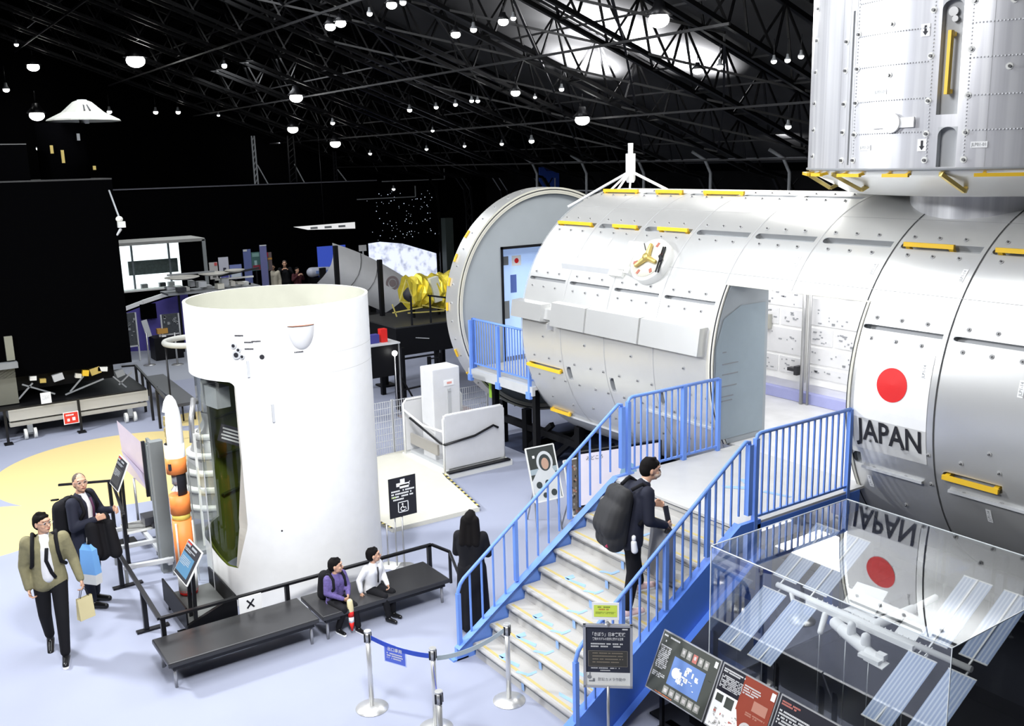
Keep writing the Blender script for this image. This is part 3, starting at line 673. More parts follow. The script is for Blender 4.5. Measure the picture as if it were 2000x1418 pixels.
    s = MB(); a = -90.1; T = frame(EP(a, 5.72, r+.012), (-math.sin(math.radians(a)), math.cos(math.radians(a)), 0), (0, 0, 1)); s.T = T
    s.box((0, .0, 0), (.5, .1, .02)); s.tube((0, 0, 0), (0, 0, .03), .1, 24); s.build('cross_target', M['white'], m)
    for a, z in ((-94.5, 6.04), (-98.8, 5.48), (-67.5, 5.48)):
        s = MB(); s.T = frame(EP(a, z, r+.004), (-math.sin(math.radians(a)), math.cos(math.radians(a)), 0), (0, 0, 1)); s.cur = 0; s.box((0, 0, 0), (.15, .06, .002)); s.cur = 1; s.text('JLP01-01', .045, Matrix.Translation((0, 0, .003)), width=.13); s.build('label_tag', [M['white'], M['grey']], m)
    # yellow rails round the rim
    def rail(a0, a1, z, rr, drop=True):
        h = MB(); p, q = EP(a0, z, rr), EP(a1, z, rr); h.bar(p, q, .035)
        for a in (a0+(a1-a0)*.12, a0+(a1-a0)*.88): h.bar(EP(a, z, rr), EP(a, z+.03, rr-.16), .03)
        return h.build('handrail', M['yellow'], m)
    for a0, a1 in ((-146, -128), (-108, -99), (-91.5, -84), (-68, -49), (-124, -117)): rail(a0, a1, 5.19, r+.05)
    for a in (-112, -76, -137):
        h = MB(); h.bar(EP(a, 5.2, r+.02), EP(a+4.5, 5.02, r-.25), .04); h.bar(EP(a, 5.2, r+.02), EP(a, 5.2, r-.1), .04); h.bar(EP(a+4.5, 5.02, r-.25), EP(a+4.5, 5.06, r-.33), .04); h.build('handrail', M['gold'], m)
logistics()
# ------------------------------------------------------------------ stairs, platform, railings
SX0, SX1 = -8.42, -6.47
RUN, RISE, SY = .229, .164, 5.095      # first nosing at y=SY, z=RISE
def nose(y): return RISE+(y-SY)*RISE/RUN
PY = 7.16                              # platform front edge
def stairs():
    t = thing('staircase', 'blue steel staircase with ten pale speckled steps climbing to the module doorway', 'stairs', ((SX0+SX1)/2, 6, 0))
    for i in range(10):
        y = SY+RUN*i; z = RISE*(i+1); f = MB()
        last = i == 9
        f.cur = 0
        if not last:
            f.b2((SX0+.02, y+.02, z-.05), (SX1-.02, y+RUN+.03, z))
            f.path([(SX0+.02, y+.02, z-.025), (SX1-.02, y+.02, z-.025)], .025, 10)
            f.cur = 1; f.b2((SX0+.06, y+.045, z), (SX1-.06, y+.08, z+.002))
        f.cur = 0
        f.add([(SX0+.02, y+.045, z-.05), (SX1-.02, y+.045, z-.05), (SX1-.02, y+.03, z-RISE), (SX0+.02, y+.03, z-RISE)], [(0, 1, 2, 3)])
        f.cur = 3; f.b2((SX0+.05, y+.03, z-.088), (SX1-.05, y+.04, z-.083))
        # blue direction arrows taped on the lower and middle steps
        f.cur = 2
        def L(pts, zz): f.add([(a, b, zz) for a, b in pts], [tuple(range(len(pts)))])
        if i in (0, 1, 2) or i in (4,):
            x = SX0+.42; L([(x, y+.08, ), (x+.08, y+.07), (x+.08, y+.17), (x, y+.2)], z+.003); L([(x, y+.08), (x+.05, y+.05), (x+.34, y+.10), (x+.3, y+.15)], z+.003)
        if i in (0, 1):
            x = SX1-.55; L([(x, y+.16), (x+.3, y+.2), (x+.34, y+.15), (x+.05, y+.12)], z+.003); L([(x+.26, y+.18), (x+.36, y+.18), (x+.42, y+.06), (x+.32, y+.06)], z+.003)
        if i < 8:
            x = (SX0+SX1)/2-.05; L([(x, y+.1), (x+.04, y+.06), (x+.04, y+.2), (x, y+.22)], z+.003); f.quad((x, y+.026, z-.15), (x+.05, y+.026, z-.15), (x+.05, y+.02, z-.03), (x, y+.02, z-.03)); L([(x-.1, y+.02), (x+.04, y+.09), (x+.05, y+.14), (x-.12, y+.06)], z+.0035)
        f.build('step', [M['tread'], M['tape'], M['tapeb'], M['grey']], t)
    # stringers: deep steel plates down to the floor
    for x, s in ((SX0, -1), (SX1, 1)):
        f = MB(); y0, y1 = SY-.2, PY+.25
        def top(y): return nose(y)+.13
        def bot(y): return max(0, nose(y)-.20)
        yb = SY-RUN*.0+.1
        poly = [(y0, 0), (y0, top(y0)-.0), (PY+.05, PZ+.02), (PY+.35, PZ+.02), (PY+.35, PZ-.32), (SY+.35, 0)]
        a, b_ = (x-.05, x) if s < 0 else (x, x+.05)
        f.prism(poly, a, b_, 'x')
        # flange along the top edge
        f.bar((x+s*.03, y0, top(y0)), (x+s*.03, PY+.05, PZ+.03), .1, .02, up=(1, 0, 0)) if False else f.add([(x-.05, y0, top(y0)+.004), (x+.05, y0, top(y0)+.004), (x+.05, PY+.05, PZ+.024), (x-.05, PY+.05, PZ+.024)], [(0, 1, 2, 3)])
        f.add([(x+s*.13, SY+.35, .01), (x+s*.0, SY+.35, .01), (x, PY+.35, PZ-.31), (x+s*.13, PY+.35, PZ-.31)], [(0, 1, 2, 3)])
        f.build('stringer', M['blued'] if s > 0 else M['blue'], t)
    f = MB(); f.b2((SX0-.16, SY-.25, 0), (SX0+.0, SY-.05, .02)); f.b2((SX1, SY-.25, 0), (SX1+.12, SY-.05, .02)); f.build('base_plate', M['blue'], t)
    p = thing('stair_platform', 'white landing platform on blue frame between staircase and module doorway', 'platform', ((SX0+SX1)/2, 8, 0))
    f = MB(); f.b2((SX0-.04, PY+.02, PZ-.03), (SX1+.04, 9.35, PZ)); f.build('deck', M['platform'], p)
    f = MB()
    for (x, y) in ((SX0+.28, 8.0), (SX0+.5, 7.86)):
        pass
    def flat(pts): f.add([(a, b, PZ+.003) for a, b in pts], [tuple(range(len(pts)))])
    flat([(-7.45, 8.0), (-7.36, 7.98), (-7.1, 8.2), (-7.2, 8.25)]); flat([(-7.5, 8.35), (-7.42, 8.4), (-7.1, 8.26), (-7.16, 8.18)]); flat([(-7.0, 8.2), (-6.7, 8.3), (-6.7, 8.35), (-7.02, 8.27)])
    f.build('floor_arrow', M['tapeb'], p)
    MB().b2((SX0-.05, PY+.02, PZ-.28), (SX0, 9.2, PZ-.03)).build('side_beam', M['blue'], p)
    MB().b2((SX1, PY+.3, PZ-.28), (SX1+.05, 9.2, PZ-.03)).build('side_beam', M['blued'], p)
    for x in (SX0+.05, SX1-.05):
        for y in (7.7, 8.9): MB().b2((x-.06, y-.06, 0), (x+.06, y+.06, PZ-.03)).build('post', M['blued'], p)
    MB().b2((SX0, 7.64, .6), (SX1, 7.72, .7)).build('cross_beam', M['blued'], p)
stairs()
def railing(name, label, x, flip, y_start, y_posts_st, platform=True, n_bal=15, top0=.83):
    t = thing(name, label, 'railing', (x, 6, 0)); B = M['blue']
    rail = lambda y: nose(y)+top0
    # inclined handrail
    y1 = 7.30
    ys = y_start
    MB().path([(x, ys, nose(ys)+.1), (x, ys, rail(ys)-.08), (x, ys+.03, rail(ys)-.0), (x, ys+.08, rail(ys+.08))]+[(x, y1-.1, rail(y1-.1)), (x, y1-.03, rail(y1-.03)+.0), (x, y1+.02, rail(y1)-.03)]+[(x, y1+.03, rail(y1)-.12)], .021, 8).build('handrail', B, t)
    n = n_bal
    for i in range(1, n):
        y = ys+(y1-ys)*i/n
        post = i % 5 == 0
        w_ = .045 if post else .018
        if post: MB().bar((x, y, nose(y)+.1), (x, y, rail(y)), w_).build('post', B, t)
        else: MB().bar((x, y, nose(y)+.1), (x, y, rail(y)), w_).build('baluster', B, t)
    MB().bar((x, ys, nose(ys)-.02), (x, ys, rail(ys)-.1), .045).build('post', B, t)
    MB().bar((x, y1+.03, nose(y1)-.0), (x, y1+.03, rail(y1)-.06), .06).build('post', B, t)
    # platform guard
    py0, py1 = 7.43, 8.98; zt = PZ+.97
    MB().path([(x, py0, PZ), (x, py0, zt-.05), (x, py0+.02, zt-.015), (x, py0+.06, zt), (x, py1, zt)], .021, 8).build('handrail', B, t)
    MB().bar((x, py0+.05, PZ+.06), (x, py1, PZ+.06), .025).build('bottom_rail', B, t)
    MB().bar((x, py0, PZ-.25), (x, py0, zt-.05), .05).build('post', B, t)
    MB().bar((x, py1, PZ-.25), (x, py1, zt), .05).build('post', B, t)
    nn = 15
    for i in range(1, nn):
        y = py0+(py1-py0)*i/nn
        if flip and i == 9: MB().bar((x, y, PZ), (x, y, zt), .06).build('post', B, t)
        else: MB().bar((x, y, PZ+.06), (x, y, zt), .018).build('baluster', B, t)
    return t
railing('stair_railing', 'blue barred railing on the left side of the staircase, behind the woman in black', SX0-.02, True, 4.95, None)
railing('stair_railing', 'blue barred railing on the right side of the staircase, beside the glass case', SX1+.03, False, 5.02, None, n_bal=20)

def gangway():
    t = thing('gangway', 'grey walkway with blue barred railing between the two module sections', 'walkway', (-13.9, 9.4, 0))
    MB().b2((-14.96, 9.25, PZ-.06), (-12.9, 12.3, PZ)).build('deck', M['platform'], t)
    MB().b2((-14.96, 9.19, PZ-.16), (-12.9, 9.25, PZ)).build('edge_beam', M['greyl'], t)
    y = 9.27; zt = 2.58
    MB().path([(-14.88, y, PZ-.1), (-14.88, y, zt-.04), (-14.84, y, zt), (-12.95, y, zt)], .021, 8).build('handrail', M['blue'], t)
    MB().bar((-14.88, y, PZ+.1), (-12.95, y, PZ+.1), .025).build('bottom_rail', M['blue'], t)
    for x in (-14.88, -13.95, -13.0): MB().bar((x, y-.06, PZ-.2), (x, y-.06, zt-.02), .05).box((x, y-.08, PZ-.16), (.12, .06, .12)).build('post', M['blue'], t)
    MB().bar((-14.94, 9.33, PZ), (-14.94, 9.33, zt), .06).build('post', M['blued'], t)
    for i in range(1, 22):
        x = -14.88+i*.0855
        if abs(x+13.95) > .04: MB().bar((x, y, PZ+.1), (x, y, zt), .016).build('baluster', M['blue'], t)
    for x in (-14.6, -13.3): MB().b2((x-.05, 9.5, 0), (x+.05, 9.6, PZ-.06)).build('leg', M['black'], t)
    MB().b2((-14.9, 9.6, 1.02), (-14.6, 9.64, 1.35)).build('notice', mat('lime_notice', (.40, .72, .06), .5), t)
gangway()

# ------------------------------------------------------------------ white rocket section
def rocket_section():
    cx, cy, r, h = -11.81, 4.40, 1.16, 3.81
    t = thing('rocket_stage_section', 'tall white open-topped rocket cylinder with a cut-out showing its shaded olive interior', 'rocket section', (cx, cy, 0))
    def P(a, z, rr=r): a = math.radians(a); return Vector((cx+rr*math.cos(a), cy+rr*math.sin(a), z))
    # cut-out: azimuth -138..-49, z from the sloping sill up to 2.93
    def E(z): return -49.2 if z > 1.1 else -49.2-9.5*(1.1-z)/.57
    def zb(a):
        if a > -59: return .53
        if a > -86: return .53+.20*(-59-a)/27
        return .73
    def Wp(a0, kz):
        z = zb(a0)*kz if kz <= 1 else (zb(a0)+(2.93-zb(a0))*(kz-1) if kz <= 2 else 2.93+(h-2.93)*(kz-2))
        if -138 <= a0 <= -49: a = -138+(E(z)+138)*(a0+138)/89
        elif -49 < a0 < -20: a = E(z)+(a0+49)*(-20-E(z))/29
        else: a = a0
        return a, z
    an = sorted(set([-138+89*i/60 for i in range(61)]+[-49+2*i for i in range(14)]+[-20+2*i for i in range(122)])); an = [a for a in an if a <= 222]
    ks = [0, .25, .5, .75]+[1+i/32 for i in range(33)]+[2.2, 2.4, 2.6, 2.8, 3.0]
    inhole = lambda am, km: -138 < am < -49 and 1 < km < 2
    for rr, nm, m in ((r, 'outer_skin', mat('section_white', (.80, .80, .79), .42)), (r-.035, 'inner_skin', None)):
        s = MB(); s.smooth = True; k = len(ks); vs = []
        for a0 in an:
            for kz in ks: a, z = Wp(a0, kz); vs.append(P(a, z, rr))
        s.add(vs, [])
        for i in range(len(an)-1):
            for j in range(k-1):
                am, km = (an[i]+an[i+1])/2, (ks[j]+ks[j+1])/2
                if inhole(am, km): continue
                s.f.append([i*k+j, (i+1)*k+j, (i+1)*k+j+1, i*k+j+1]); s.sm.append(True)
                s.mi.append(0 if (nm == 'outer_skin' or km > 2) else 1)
        s.build(nm, m or [mat('inner_skin_beige', (.50, .50, .42), .6), mat('primer_olive_shaded', (.11, .14, .02), .3)], t)  # lower inside: shade behind the pane is put into the olive colour
    s = MB(); n = 90
    for z in (h,): s.add([P(4*i, z) for i in range(n)]+[P(4*i, z, r-.035) for i in range(n)], [(i, (i+1) % n, n+(i+1) % n, n+i) for i in range(n)])
    s.build('rim', M['cream'], t)
    s = MB()
    zz = [.53+.06*i for i in range(41)]
    for z0, z1 in zip(zz, zz[1:]):
        d0, d1 = [.05+(.14*max(0, 1-abs(z-1.15)/.75)) for z in (z0, z1)]
        s.quad(P(E(z0), z0), P(E(z1), z1), P(E(z1)-d1*38, z1, r-.03), P(E(z0)-d0*38, z0, r-.03))
    A = [-138+2*i for i in range(45)]
    for a0, a1 in zip(A, A[1:]): s.quad(P(a0, 2.93), P(a1, 2.93), P(a1, 2.93, r-.1), P(a0, 2.93, r-.1))
    s.build('cut_edge', M['beige'], t)
    # rounded upper corner of the cut-out
    s = MB(); n = 8; pts = [P(-49.2, 2.93, r+.001)]+[P(-49.2-5*(1-math.sin(x)), 2.93-.10*(1-math.cos(x)), r+.001) for x in [PI/2*q/n for q in range(n+1)]][::-1]
    s.add(pts, [tuple(range(len(pts)))]); s.build('corner_skin', mat('section_white', (.8, .8, .8), .42), t)
    # internal frames
    for z in (1.0, 1.55, 2.1):
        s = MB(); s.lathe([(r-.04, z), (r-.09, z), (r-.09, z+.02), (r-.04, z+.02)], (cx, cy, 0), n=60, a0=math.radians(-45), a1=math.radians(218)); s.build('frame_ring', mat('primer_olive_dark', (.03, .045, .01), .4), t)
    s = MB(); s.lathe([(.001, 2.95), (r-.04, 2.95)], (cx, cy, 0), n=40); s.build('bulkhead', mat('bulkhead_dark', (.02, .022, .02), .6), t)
    s = MB()
    for (a, w_) in ((-100, .22), (-80, .3), (-118, .2)):
        c = P(a, 2.66, r-.22); s.T = Matrix.Translation(c) @ Matrix.Rotation(math.radians(a), 4, 'Z'); s.box((0, 0, 0), (.18, w_, .26)); s.T = None
    s.build('equipment_box', M['grey'], t)
    s = MB()   # internal notice
    T = frame(P(-112, 2.0, r-.45), (.55, .75, -.3), (0, 0, 1)); s.T = T; s.cur = 0; s.box((0, 0, 0), (.34, .24, .01)); s.cur = 1
    for i in range(4): s.box((0, .07-.045*i, .008), (.27-.03*(i % 2), .022, .002))
    s.T = None
    s.build('notice', [M['inkd'], M['text']], t)
    # clear pane over the opening
    s = MB(); s.smooth = True
    A = [-136+3*i for i in range(29)]
    for a0, a1 in zip(A, A[1:]): s.quad(P(a0, .55, r-.055), P(a1, .55, r-.055), P(a1, 2.9, r-.055), P(a0, 2.9, r-.055))
    s.build('clear_pane', M['pane'], t)
    # outside fittings: bulge, ports, marks
    s = MB(); s.smooth = True
    c = P(-8, 3.45); R = frame(c, (-math.sin(math.radians(-8)), math.cos(math.radians(-8)), 0), (0, 0, 1)); vs = []; fs = []
    n, mm = 20, 8
    for j in range(mm+1):
        for i in range(n+1):
            u = -1+2*i/n; v = j/mm; x = .17*u*math.cos(v*PI/2*.98); y = .13-.30*math.sin(v*PI/2); d = .11*(max(0, 1-u*u))**.5*math.cos(v*PI/2*.95)*1.0
            vs.append(R @ Vector((x, y+.0, d-.035)))
    for j in range(mm):
        for i in range(n): fs.append((j*(n+1)+i, j*(n+1)+i+1, (j+1)*(n+1)+i+1, (j+1)*(n+1)+i))
    s.add(vs, fs); s.smooth = False; s.cur = 1
    s.add([R @ Vector((.17*(-1+2*i/n), .14, .11*(max(0, 1-(-1+2*i/n)**2))**.5-.03)) for i in range(n+1)]+[R @ Vector((.17, .14, -.06)), R @ Vector((-.17, .14, -.06))], [tuple(range(n+3))])
    s.build('port_bulge', [mat('bulge_white', (.66, .66, .66), .4), mat('bulge_brown', (.30, .13, .08), .6)], t)
    fm = [M['greyl'], M['ink']]
    for a, z, rr, in ((-46.5, 3.27, .05), (-45.0, 3.33, .03), (-47.8, 3.38, .035), (-43, 3.25, .03)):
        s = MB(); s.cur = 0; s.tube(P(a, z), P(a, z, r+.02), rr, 14); s.cur = 1; s.tube(P(a, z), P(a, z, r+.024), rr*.6, 12); s.build('port_fitting', fm, t)
    MB().tube(P(-31.5, 3.24), P(-31.5, 3.24, r+.004), .03, 14).build('port_hole', M['ink'], t)
    for (a, z, w_) in ((-46.5, 3.5, .14), (-41, 3.42, .1), (-41, 3.34, .1), (-36.5, 3.43, .08), (-12.5, 3.55, .1), (-12.5, 3.27, .1)):
        s = MB(); glyph = s.T
        for k in range(6): s.box(P(a+k*.9, z, r+.001), (.012, .012, .016))
        s.build('stencil_mark', M['ink'], t)
    for a, z, h_ in ((-40, 3.1, .2), (-4, 3.5, .16), (-27.6, 2.55, .22)): MB().bar(P(a, z-h_/2, r+.008), P(a, z+h_/2, r+.008), .03, .02).build('surface_strip', M['greyl'], t)
    MB().tube(P(-28, 1.05), P(-28, 1.05, r+.002), .012, 8).build('screw_hole', M['ink'], t)
    s = MB(); s.cur = 0
    for z in (2.96, 3.2): s.lathe([(r+.0015, z), (r+.0015, z+.006)], (cx, cy, 0), n=90)
    s.build('seam', mat('faint_seam', (.60, .60, .58), .8), t)
rocket_section()
# ------------------------------------------------------------------ printed matter helpers
def glyphs(mb, x, y, w_, n, h, rs, dens=.85, z=.004, lead=1.5):
    """n rows of small glyph-like marks"""
    for i in range(n):
        yy = y-i*h*lead; xx = x; end = x+w_*(1 if i < n-1 else rs.uniform(.5, .95))
        while xx < end-h*.4:
            ww = h*rs.uniform(.55, .95)
            if rs.random() < dens: mb.quad((xx, yy, z), (xx+ww, yy, z), (xx+ww, yy+h, z), (xx, yy+h, z))
            xx += ww+h*.18
def rect(mb, x, y, w_, h, z=.003): mb.quad((x, y, z), (x+w_, y, z), (x+w_, y+h, z), (x, y+h, z))
def shiftT(T, dx, dy, dz=0): return T @ Matrix.Translation((dx, dy, dz))

# ------------------------------------------------------------------ benches and barrier
def benches():
    bt = None
    for (y0, y1, nm) in ((2.12, 3.83, 'long black padded bench nearest the left corner of the barrier'), (3.87, 5.58, 'long black padded bench on which the two boys sit')):
        t = thing('bench', nm, 'bench', (-10, (y0+y1)/2, 0))
        f = MB(); f.b2((-10.38, y0, .27), (-9.70, y1, .33)); o = f.build('seat', M['benchm'], t)
        bv = o.modifiers.new('b', 'BEVEL'); bv.width = .015; bv.segments = 2
        f = MB(); f.b2((-10.34, y0+.05, .22), (-10.28, y1-.05, .27)); f.b2((-9.80, y0+.05, .22), (-9.74, y1-.05, .27)); f.b2((-10.3, y0+.05, .22), (-9.76, y0+.1, .27)); f.b2((-10.3, y1-.1, .22), (-9.76, y1-.05, .27)); f.build('under_frame', M['blackm'], t)
        for x in (-10.30, -9.78):
            for y in (y0+.08, y1-.08): MB().tube((x, y, 0), (x, y, .24), .018, 10).build('leg', M['steelb'], t)
    b = thing('barrier_rail', 'black tubular barrier rail running behind the benches around the rocket section', 'barrier', (-10, 3.8, 0)); K = M['blackm']; z = .75
    X = -10.43; z = .52
    MB().bar((X, 2.24, z), (X, 5.74, z-.02), .05, .03).build('handrail', K, b)
    MB().bar((X, 2.24, z), (-12.95, 2.33, z-.04), .05, .03).build('handrail', K, b)
    MB().bar((X, 5.74, z-.02), (-10.2, 5.88, .44), .035, .03).bar((-10.2, 5.88, .44), (-9.6, 5.72, .20), .03).build('handrail', K, b)
    for y in (2.27, 3.73, 4.98, 5.70): MB().bar((X, y, 0), (X, y, z-.01), .05).build('post', K, b)
    for (x, y) in ((-11.31, 2.27), (-12.78, 2.32)):
        MB().bar((x, y, .02), (x, y, z-.02), .055).build('post', K, b); MB().b2((x-.03, y-.12, 0), (x+.05, y+.26, .025)).build('foot', K, b)
    MB().bar((-10.2, 5.88, 0), (-10.2, 5.88, .44), .03).build('post', K, b)
    # small warning card with a cross
    f = MB(frame((-10.395, 3.26, .385), (0.02, 1, 0), (.0, 0, 1))); f.cur = 0; f.box((0, 0, .015), (.27, .27, .006)); f.cur = 1
    for s in (1, -1): f.box((.0, .035, .02), (.13, .02, .002), Matrix.Rotation(s*math.radians(50), 3, 'Z'))
    f.cur = 3; glyphs(f, -.09, -.1, .2, 1, .018, rnd, z=.0195); f.cur = 2; f.tube((-.112, -.09, .018), (-.112, -.09, .02), .02, 14)
    tag(f.build('warning_card', [M['white'], M['ink'], M['red'], M['grey']]), 'white card with black X hung on the barrier rail behind the left bench', 'sign')
benches()

# ------------------------------------------------------------------ stanchions with belts
def stanchions():
    spots = [((-8.15, 3.71), 'steel belt stanchion nearest the seated boys, left end of the blue belt'), ((-7.42, 4.91), 'steel belt stanchion in front of the bottom stair step'), ((-7.45, 4.06), 'steel belt stanchion between the blue and the grey belt'), ((-6.75, 3.72), 'steel belt stanchion cut by the bottom edge of the photo')]
    p = None
    for (x, y), lb in spots:
        if p is None:
            t = p = thing('belt_stanchion', lb, 'stanchion', (0, 0, 0), 0, 'belt stanchions')
            MB().lathe([(.001, 0), (.168, 0), (.168, .008), (.04, .035), (.001, .035)], n=40).build('base', M['steel'], t)
            MB().tube((0, 0, .03), (0, 0, .80), .026, 20).build('post', M['steel'], t)
            MB().tube((0, 0, .74), (0, 0, .85), .031, 20).build('head', M['steelb'], t)
            MB().tube((0, 0, .85), (0, 0, .862), .036, 20).build('cap', M['steel'], t)
            for a in (0, 90, 180, 270):
                r_ = math.radians(a); MB().box((.034*math.cos(r_), .034*math.sin(r_), .79), (.012, .012, .08) if False else (.014, .014, .09), Matrix.Rotation(r_, 3, 'Z')).build('belt_clip', M['blackm'], t)
        else: t = dup(p, label=lb)
        t.location = (x, y, 0)
    def belt(a, b, m, lb, sag=.05, h=.05):
        f = MB(); n = 14; pts = []
        for i in range(n+1):
            k = i/n; q = Vector(a).lerp(Vector(b), k); q.z -= sag*4*k*(1-k); pts.append(q)
        d = (Vector(b)-Vector(a)); nn = V(-d.y, d.x, 0).normalized()*.0015
        for i in range(n):
            p0, p1 = pts[i], pts[i+1]; hz = V(0, 0, h/2)
            f.add([p0-hz-nn, p1-hz-nn, p1+hz-nn, p0+hz-nn, p0-hz+nn, p1-hz+nn, p1+hz+nn, p0+hz+nn], [(0, 1, 2, 3), (7, 6, 5, 4), (3, 2, 6, 7), (1, 0, 4, 5)])
        tag(f.build('barrier_belt', m), lb, 'belt')
    belt((-8.12, 3.73, .79), (-7.48, 4.04, .77), mat('belt_blue', (.02, .06, .42), .6), 'dark blue retractable belt between two stanchions carrying the blue sign', .035)
    belt((-7.45, 4.10, .74), (-7.42, 4.87, .80), mat('belt_grey', (.45, .52, .54), .6), 'pale grey sagging belt between two stanchions in front of the stairs', .06)
    belt((-7.42, 4.04, .70), (-6.78, 3.74, .70), mat('belt_navy', (.03, .05, .3), .6), 'dark belt running toward the stanchion at the bottom edge', .03)
    T = frame((-7.86, 3.862, .672), (.9, .436, 0), (0, 0, 1))
    f = MB(T); f.cur = 0; f.box((0, 0, .004), (.27, .20, .004)); f.cur = 1; rect(f, -.125, -.09, .25, .18, .0065); f.cur = 2
    f.text('出口専用', .045, Matrix.Translation((0, .05, .008)), bold=.0006); glyphs(f, -.1, .0, .2, 3, .013, rnd, z=.008, lead=1.9)
    tag(f.build('belt_sign', [mat('sleeve', (.45, .52, .8), .3), mat('sign_blue', (.07, .12, .55), .45), M['text']]), 'blue exit-only sign hanging from the blue stanchion belt', 'sign')
    T = frame((-7.12, 3.90, .60), (.9, -.43, 0), (0, 0, 1)); f = MB(T); f.box((0, 0, 0), (.22, .17, .004))
    tag(f.build('belt_sign', mat('sign_violet', (.16, .16, .5), .45)), 'folded blue plastic sign seen edge-on beside the stanchion at the bottom edge', 'sign')
stanchions()

# ------------------------------------------------------------------ notice stands
def sign_stand():
    c = V(-6.14, 5.16, 0); n = V(6.14, -5.16, 0).normalized(); x = V(-n.y, n.x, 0)
    # screen right direction = x pointing to +Y side
    x = V(0.643, 0.766, 0) if True else x
    t = thing('sign_stand', 'dark notice board in aluminium frame on a post at the foot of the stairs', 'sign', c)
    T = frame(c+V(0, 0, .985), x, (0, 0, 1))
    f = MB(T); W, Hh = .45, .63
    f.box((0, 0, -.012), (W, Hh, .012)); f.box((-W/2+.012, 0, .0), (.024, Hh, .02)); f.box((W/2-.012, 0, .0), (.024, Hh, .02)); f.box((0, Hh/2-.012, 0), (W, .024, .02)); f.box((0, -Hh/2+.012, 0), (W, .024, .02)); f.build('board_frame', M['alu'], t)
    f = MB(T); f.cur = 0; rect(f, -W/2+.024, -.165, W-.048, Hh-.15-.024+.012-.004, -.003); f.cur = 1; rect(f, -W/2+.024, -Hh/2+.024, W-.048, .126, -.003); f.cur = 2
    f.text('「きぼう」日本実験棟', .042, Matrix.Translation((0, .215, .0)), bold=.001, width=.30); f.text('実物大モデルの見学に関する注意', .03, Matrix.Translation((0, .17, 0)), bold=.0006, width=.28)
    glyphs(f, -.155, .115, .31, 2, .015, rnd, z=.0, lead=1.7); glyphs(f, -.155, -.125, .31, 1, .011, rnd, z=0); glyphs(f, -.07, -.148, .14, 1, .01, rnd, z=0)
    rect(f, .13, .262, .05, .014, 0)
    f.cur = 3; rect(f, -.18, -.105, .36, .16, -.001); f.cur = 4
    for (a, b, c_, d) in ((-.18, -.105, .36, .004), (-.18, .051, .36, .004), (-.18, -.105, .004, .16), (.176, -.105, .004, .16)): rect(f, a, b, c_, d, 0)
    f.cur = 5; glyphs(f, -.14, .025, .28, 4, .01, rnd, z=0, lead=3)
    f.cur = 6; f.text('防犯カメラ作動中', .036, Matrix.Translation((.035, -.235, 0)), width=.25)
    f.add([(-.17+.02*math.cos(a*PI/6), -.21+.02*math.sin(a*PI/6), 0) for a in range(12)], [tuple(range(12))]); f.box((-.15, -.25, 0), (.05, .012, .001)); f.box((-.13, -.24, 0), (.02, .03, .001)); f.box((-.165, -.19, 0), (.012, .06, .001))
    f.build('notice_sheet', [mat('sheet_charcoal', (.025, .028, .045), .5), M['white2'], M['text'], mat('sheet_taupe', (.05, .047, .04), .5), mat('taupe_line', (.22, .2, .17), .5), mat('taupe_text', (.26, .22, .16), .5), M['grey']], t)
    MB().tube(c+V(.02, -.016, 0), c+V(.02, -.016, .7), .014, 10).build('post', M['steelb'], t)
    MB().lathe([(.001, 0), (.15, 0), (.14, .015), (.001, .02)], c, n=30).build('base', M['steelb'], t)
    # card clipped above
    y = thing('clip_card', 'yellow-green caution card in a white sleeve clipped above the notice board', 'sign', c+V(0, 0, 1.3))
    T = frame(c+V(.0, 0, 1.43)+x*-.02, x, (0, 0, 1)); f = MB(T); f.cur = 0; f.box((0, 0, -.003), (.245, .17, .004)); f.cur = 1; rect(f, -.105, -.055, .21, .115, .001); f.cur = 2; glyphs(f, -.07, .035, .14, 1, .012, rnd, z=.002); f.cur = 3; glyphs(f, -.06, .012, .12, 1, .014, rnd, z=.002); f.cur = 2; glyphs(f, -.09, -.012, .18, 2, .006, rnd, z=.002, lead=2); f.build('card', [M['white'], mat('card_lime', (.68, .82, .10), .5), mat('card_ink', (.20, .28, .04), .5), mat('card_red', (.6, .25, .05), .5)], y)
    MB().path([c+V(0, 0, 1.3), c+V(.005, 0, 1.325), c+V(-.01, -.01, 1.345)], .008, 8).box(c+V(0, 0, 1.305), (.04, .03, .03)).build('clip', M['steelb'], y)
    # wheelchair lift notice
    t = thing('sign_stand', 'black wheelchair lift notice on a thin post beside the white ramp', 'sign', (-11, 5.62, 0))
    T = frame((-11.0, 5.645, 1.03), (-.0, 1, 0), (0, 0, 1)); f = MB(T); f.cur = 0; f.box((0, 0, 0), (.41, .56, .01)); f.cur = 1; glyphs(f, -.17, .08, .34, 4, .022, rnd, z=.006, lead=1.8)
    for (a, b, w_, h_) in ((-.03, .2, .07, .05), (-.09, .15, .2, .05), (-.04, .12, .14, .05), (.04, .19, .08, .01)): rect(f, a, b, w_, h_, .006)
    f.cur = 2; glyphs(f, -.17, .0, .1, 1, .018, rnd, z=.007); f.cur = 1
    for (a, b, w_, h_) in ((-.08, -.22, .16, .012), (-.08, -.08, .16, .012), (-.08, -.22, .012, .15), (.068, -.22, .012, .15)): rect(f, a, b, w_, h_, .006)
    f.tube((-.01, -.105, .006), (-.01, -.105, .008), .013, 12); f.path([(-.01, -.125, .008), (0, -.155, .008), (.035, -.155, .008), (.045, -.19, .008)], .007, 6); f.path([(-.005+.035*math.cos(math.radians(a)), -.17+.03*math.sin(math.radians(a)), .008) for a in range(110, 350, 20)], .006, 6)
    f.build('notice_board', [M['ink'], M['white'], mat('text_lime', (.5, .7, .1), .5)], t)
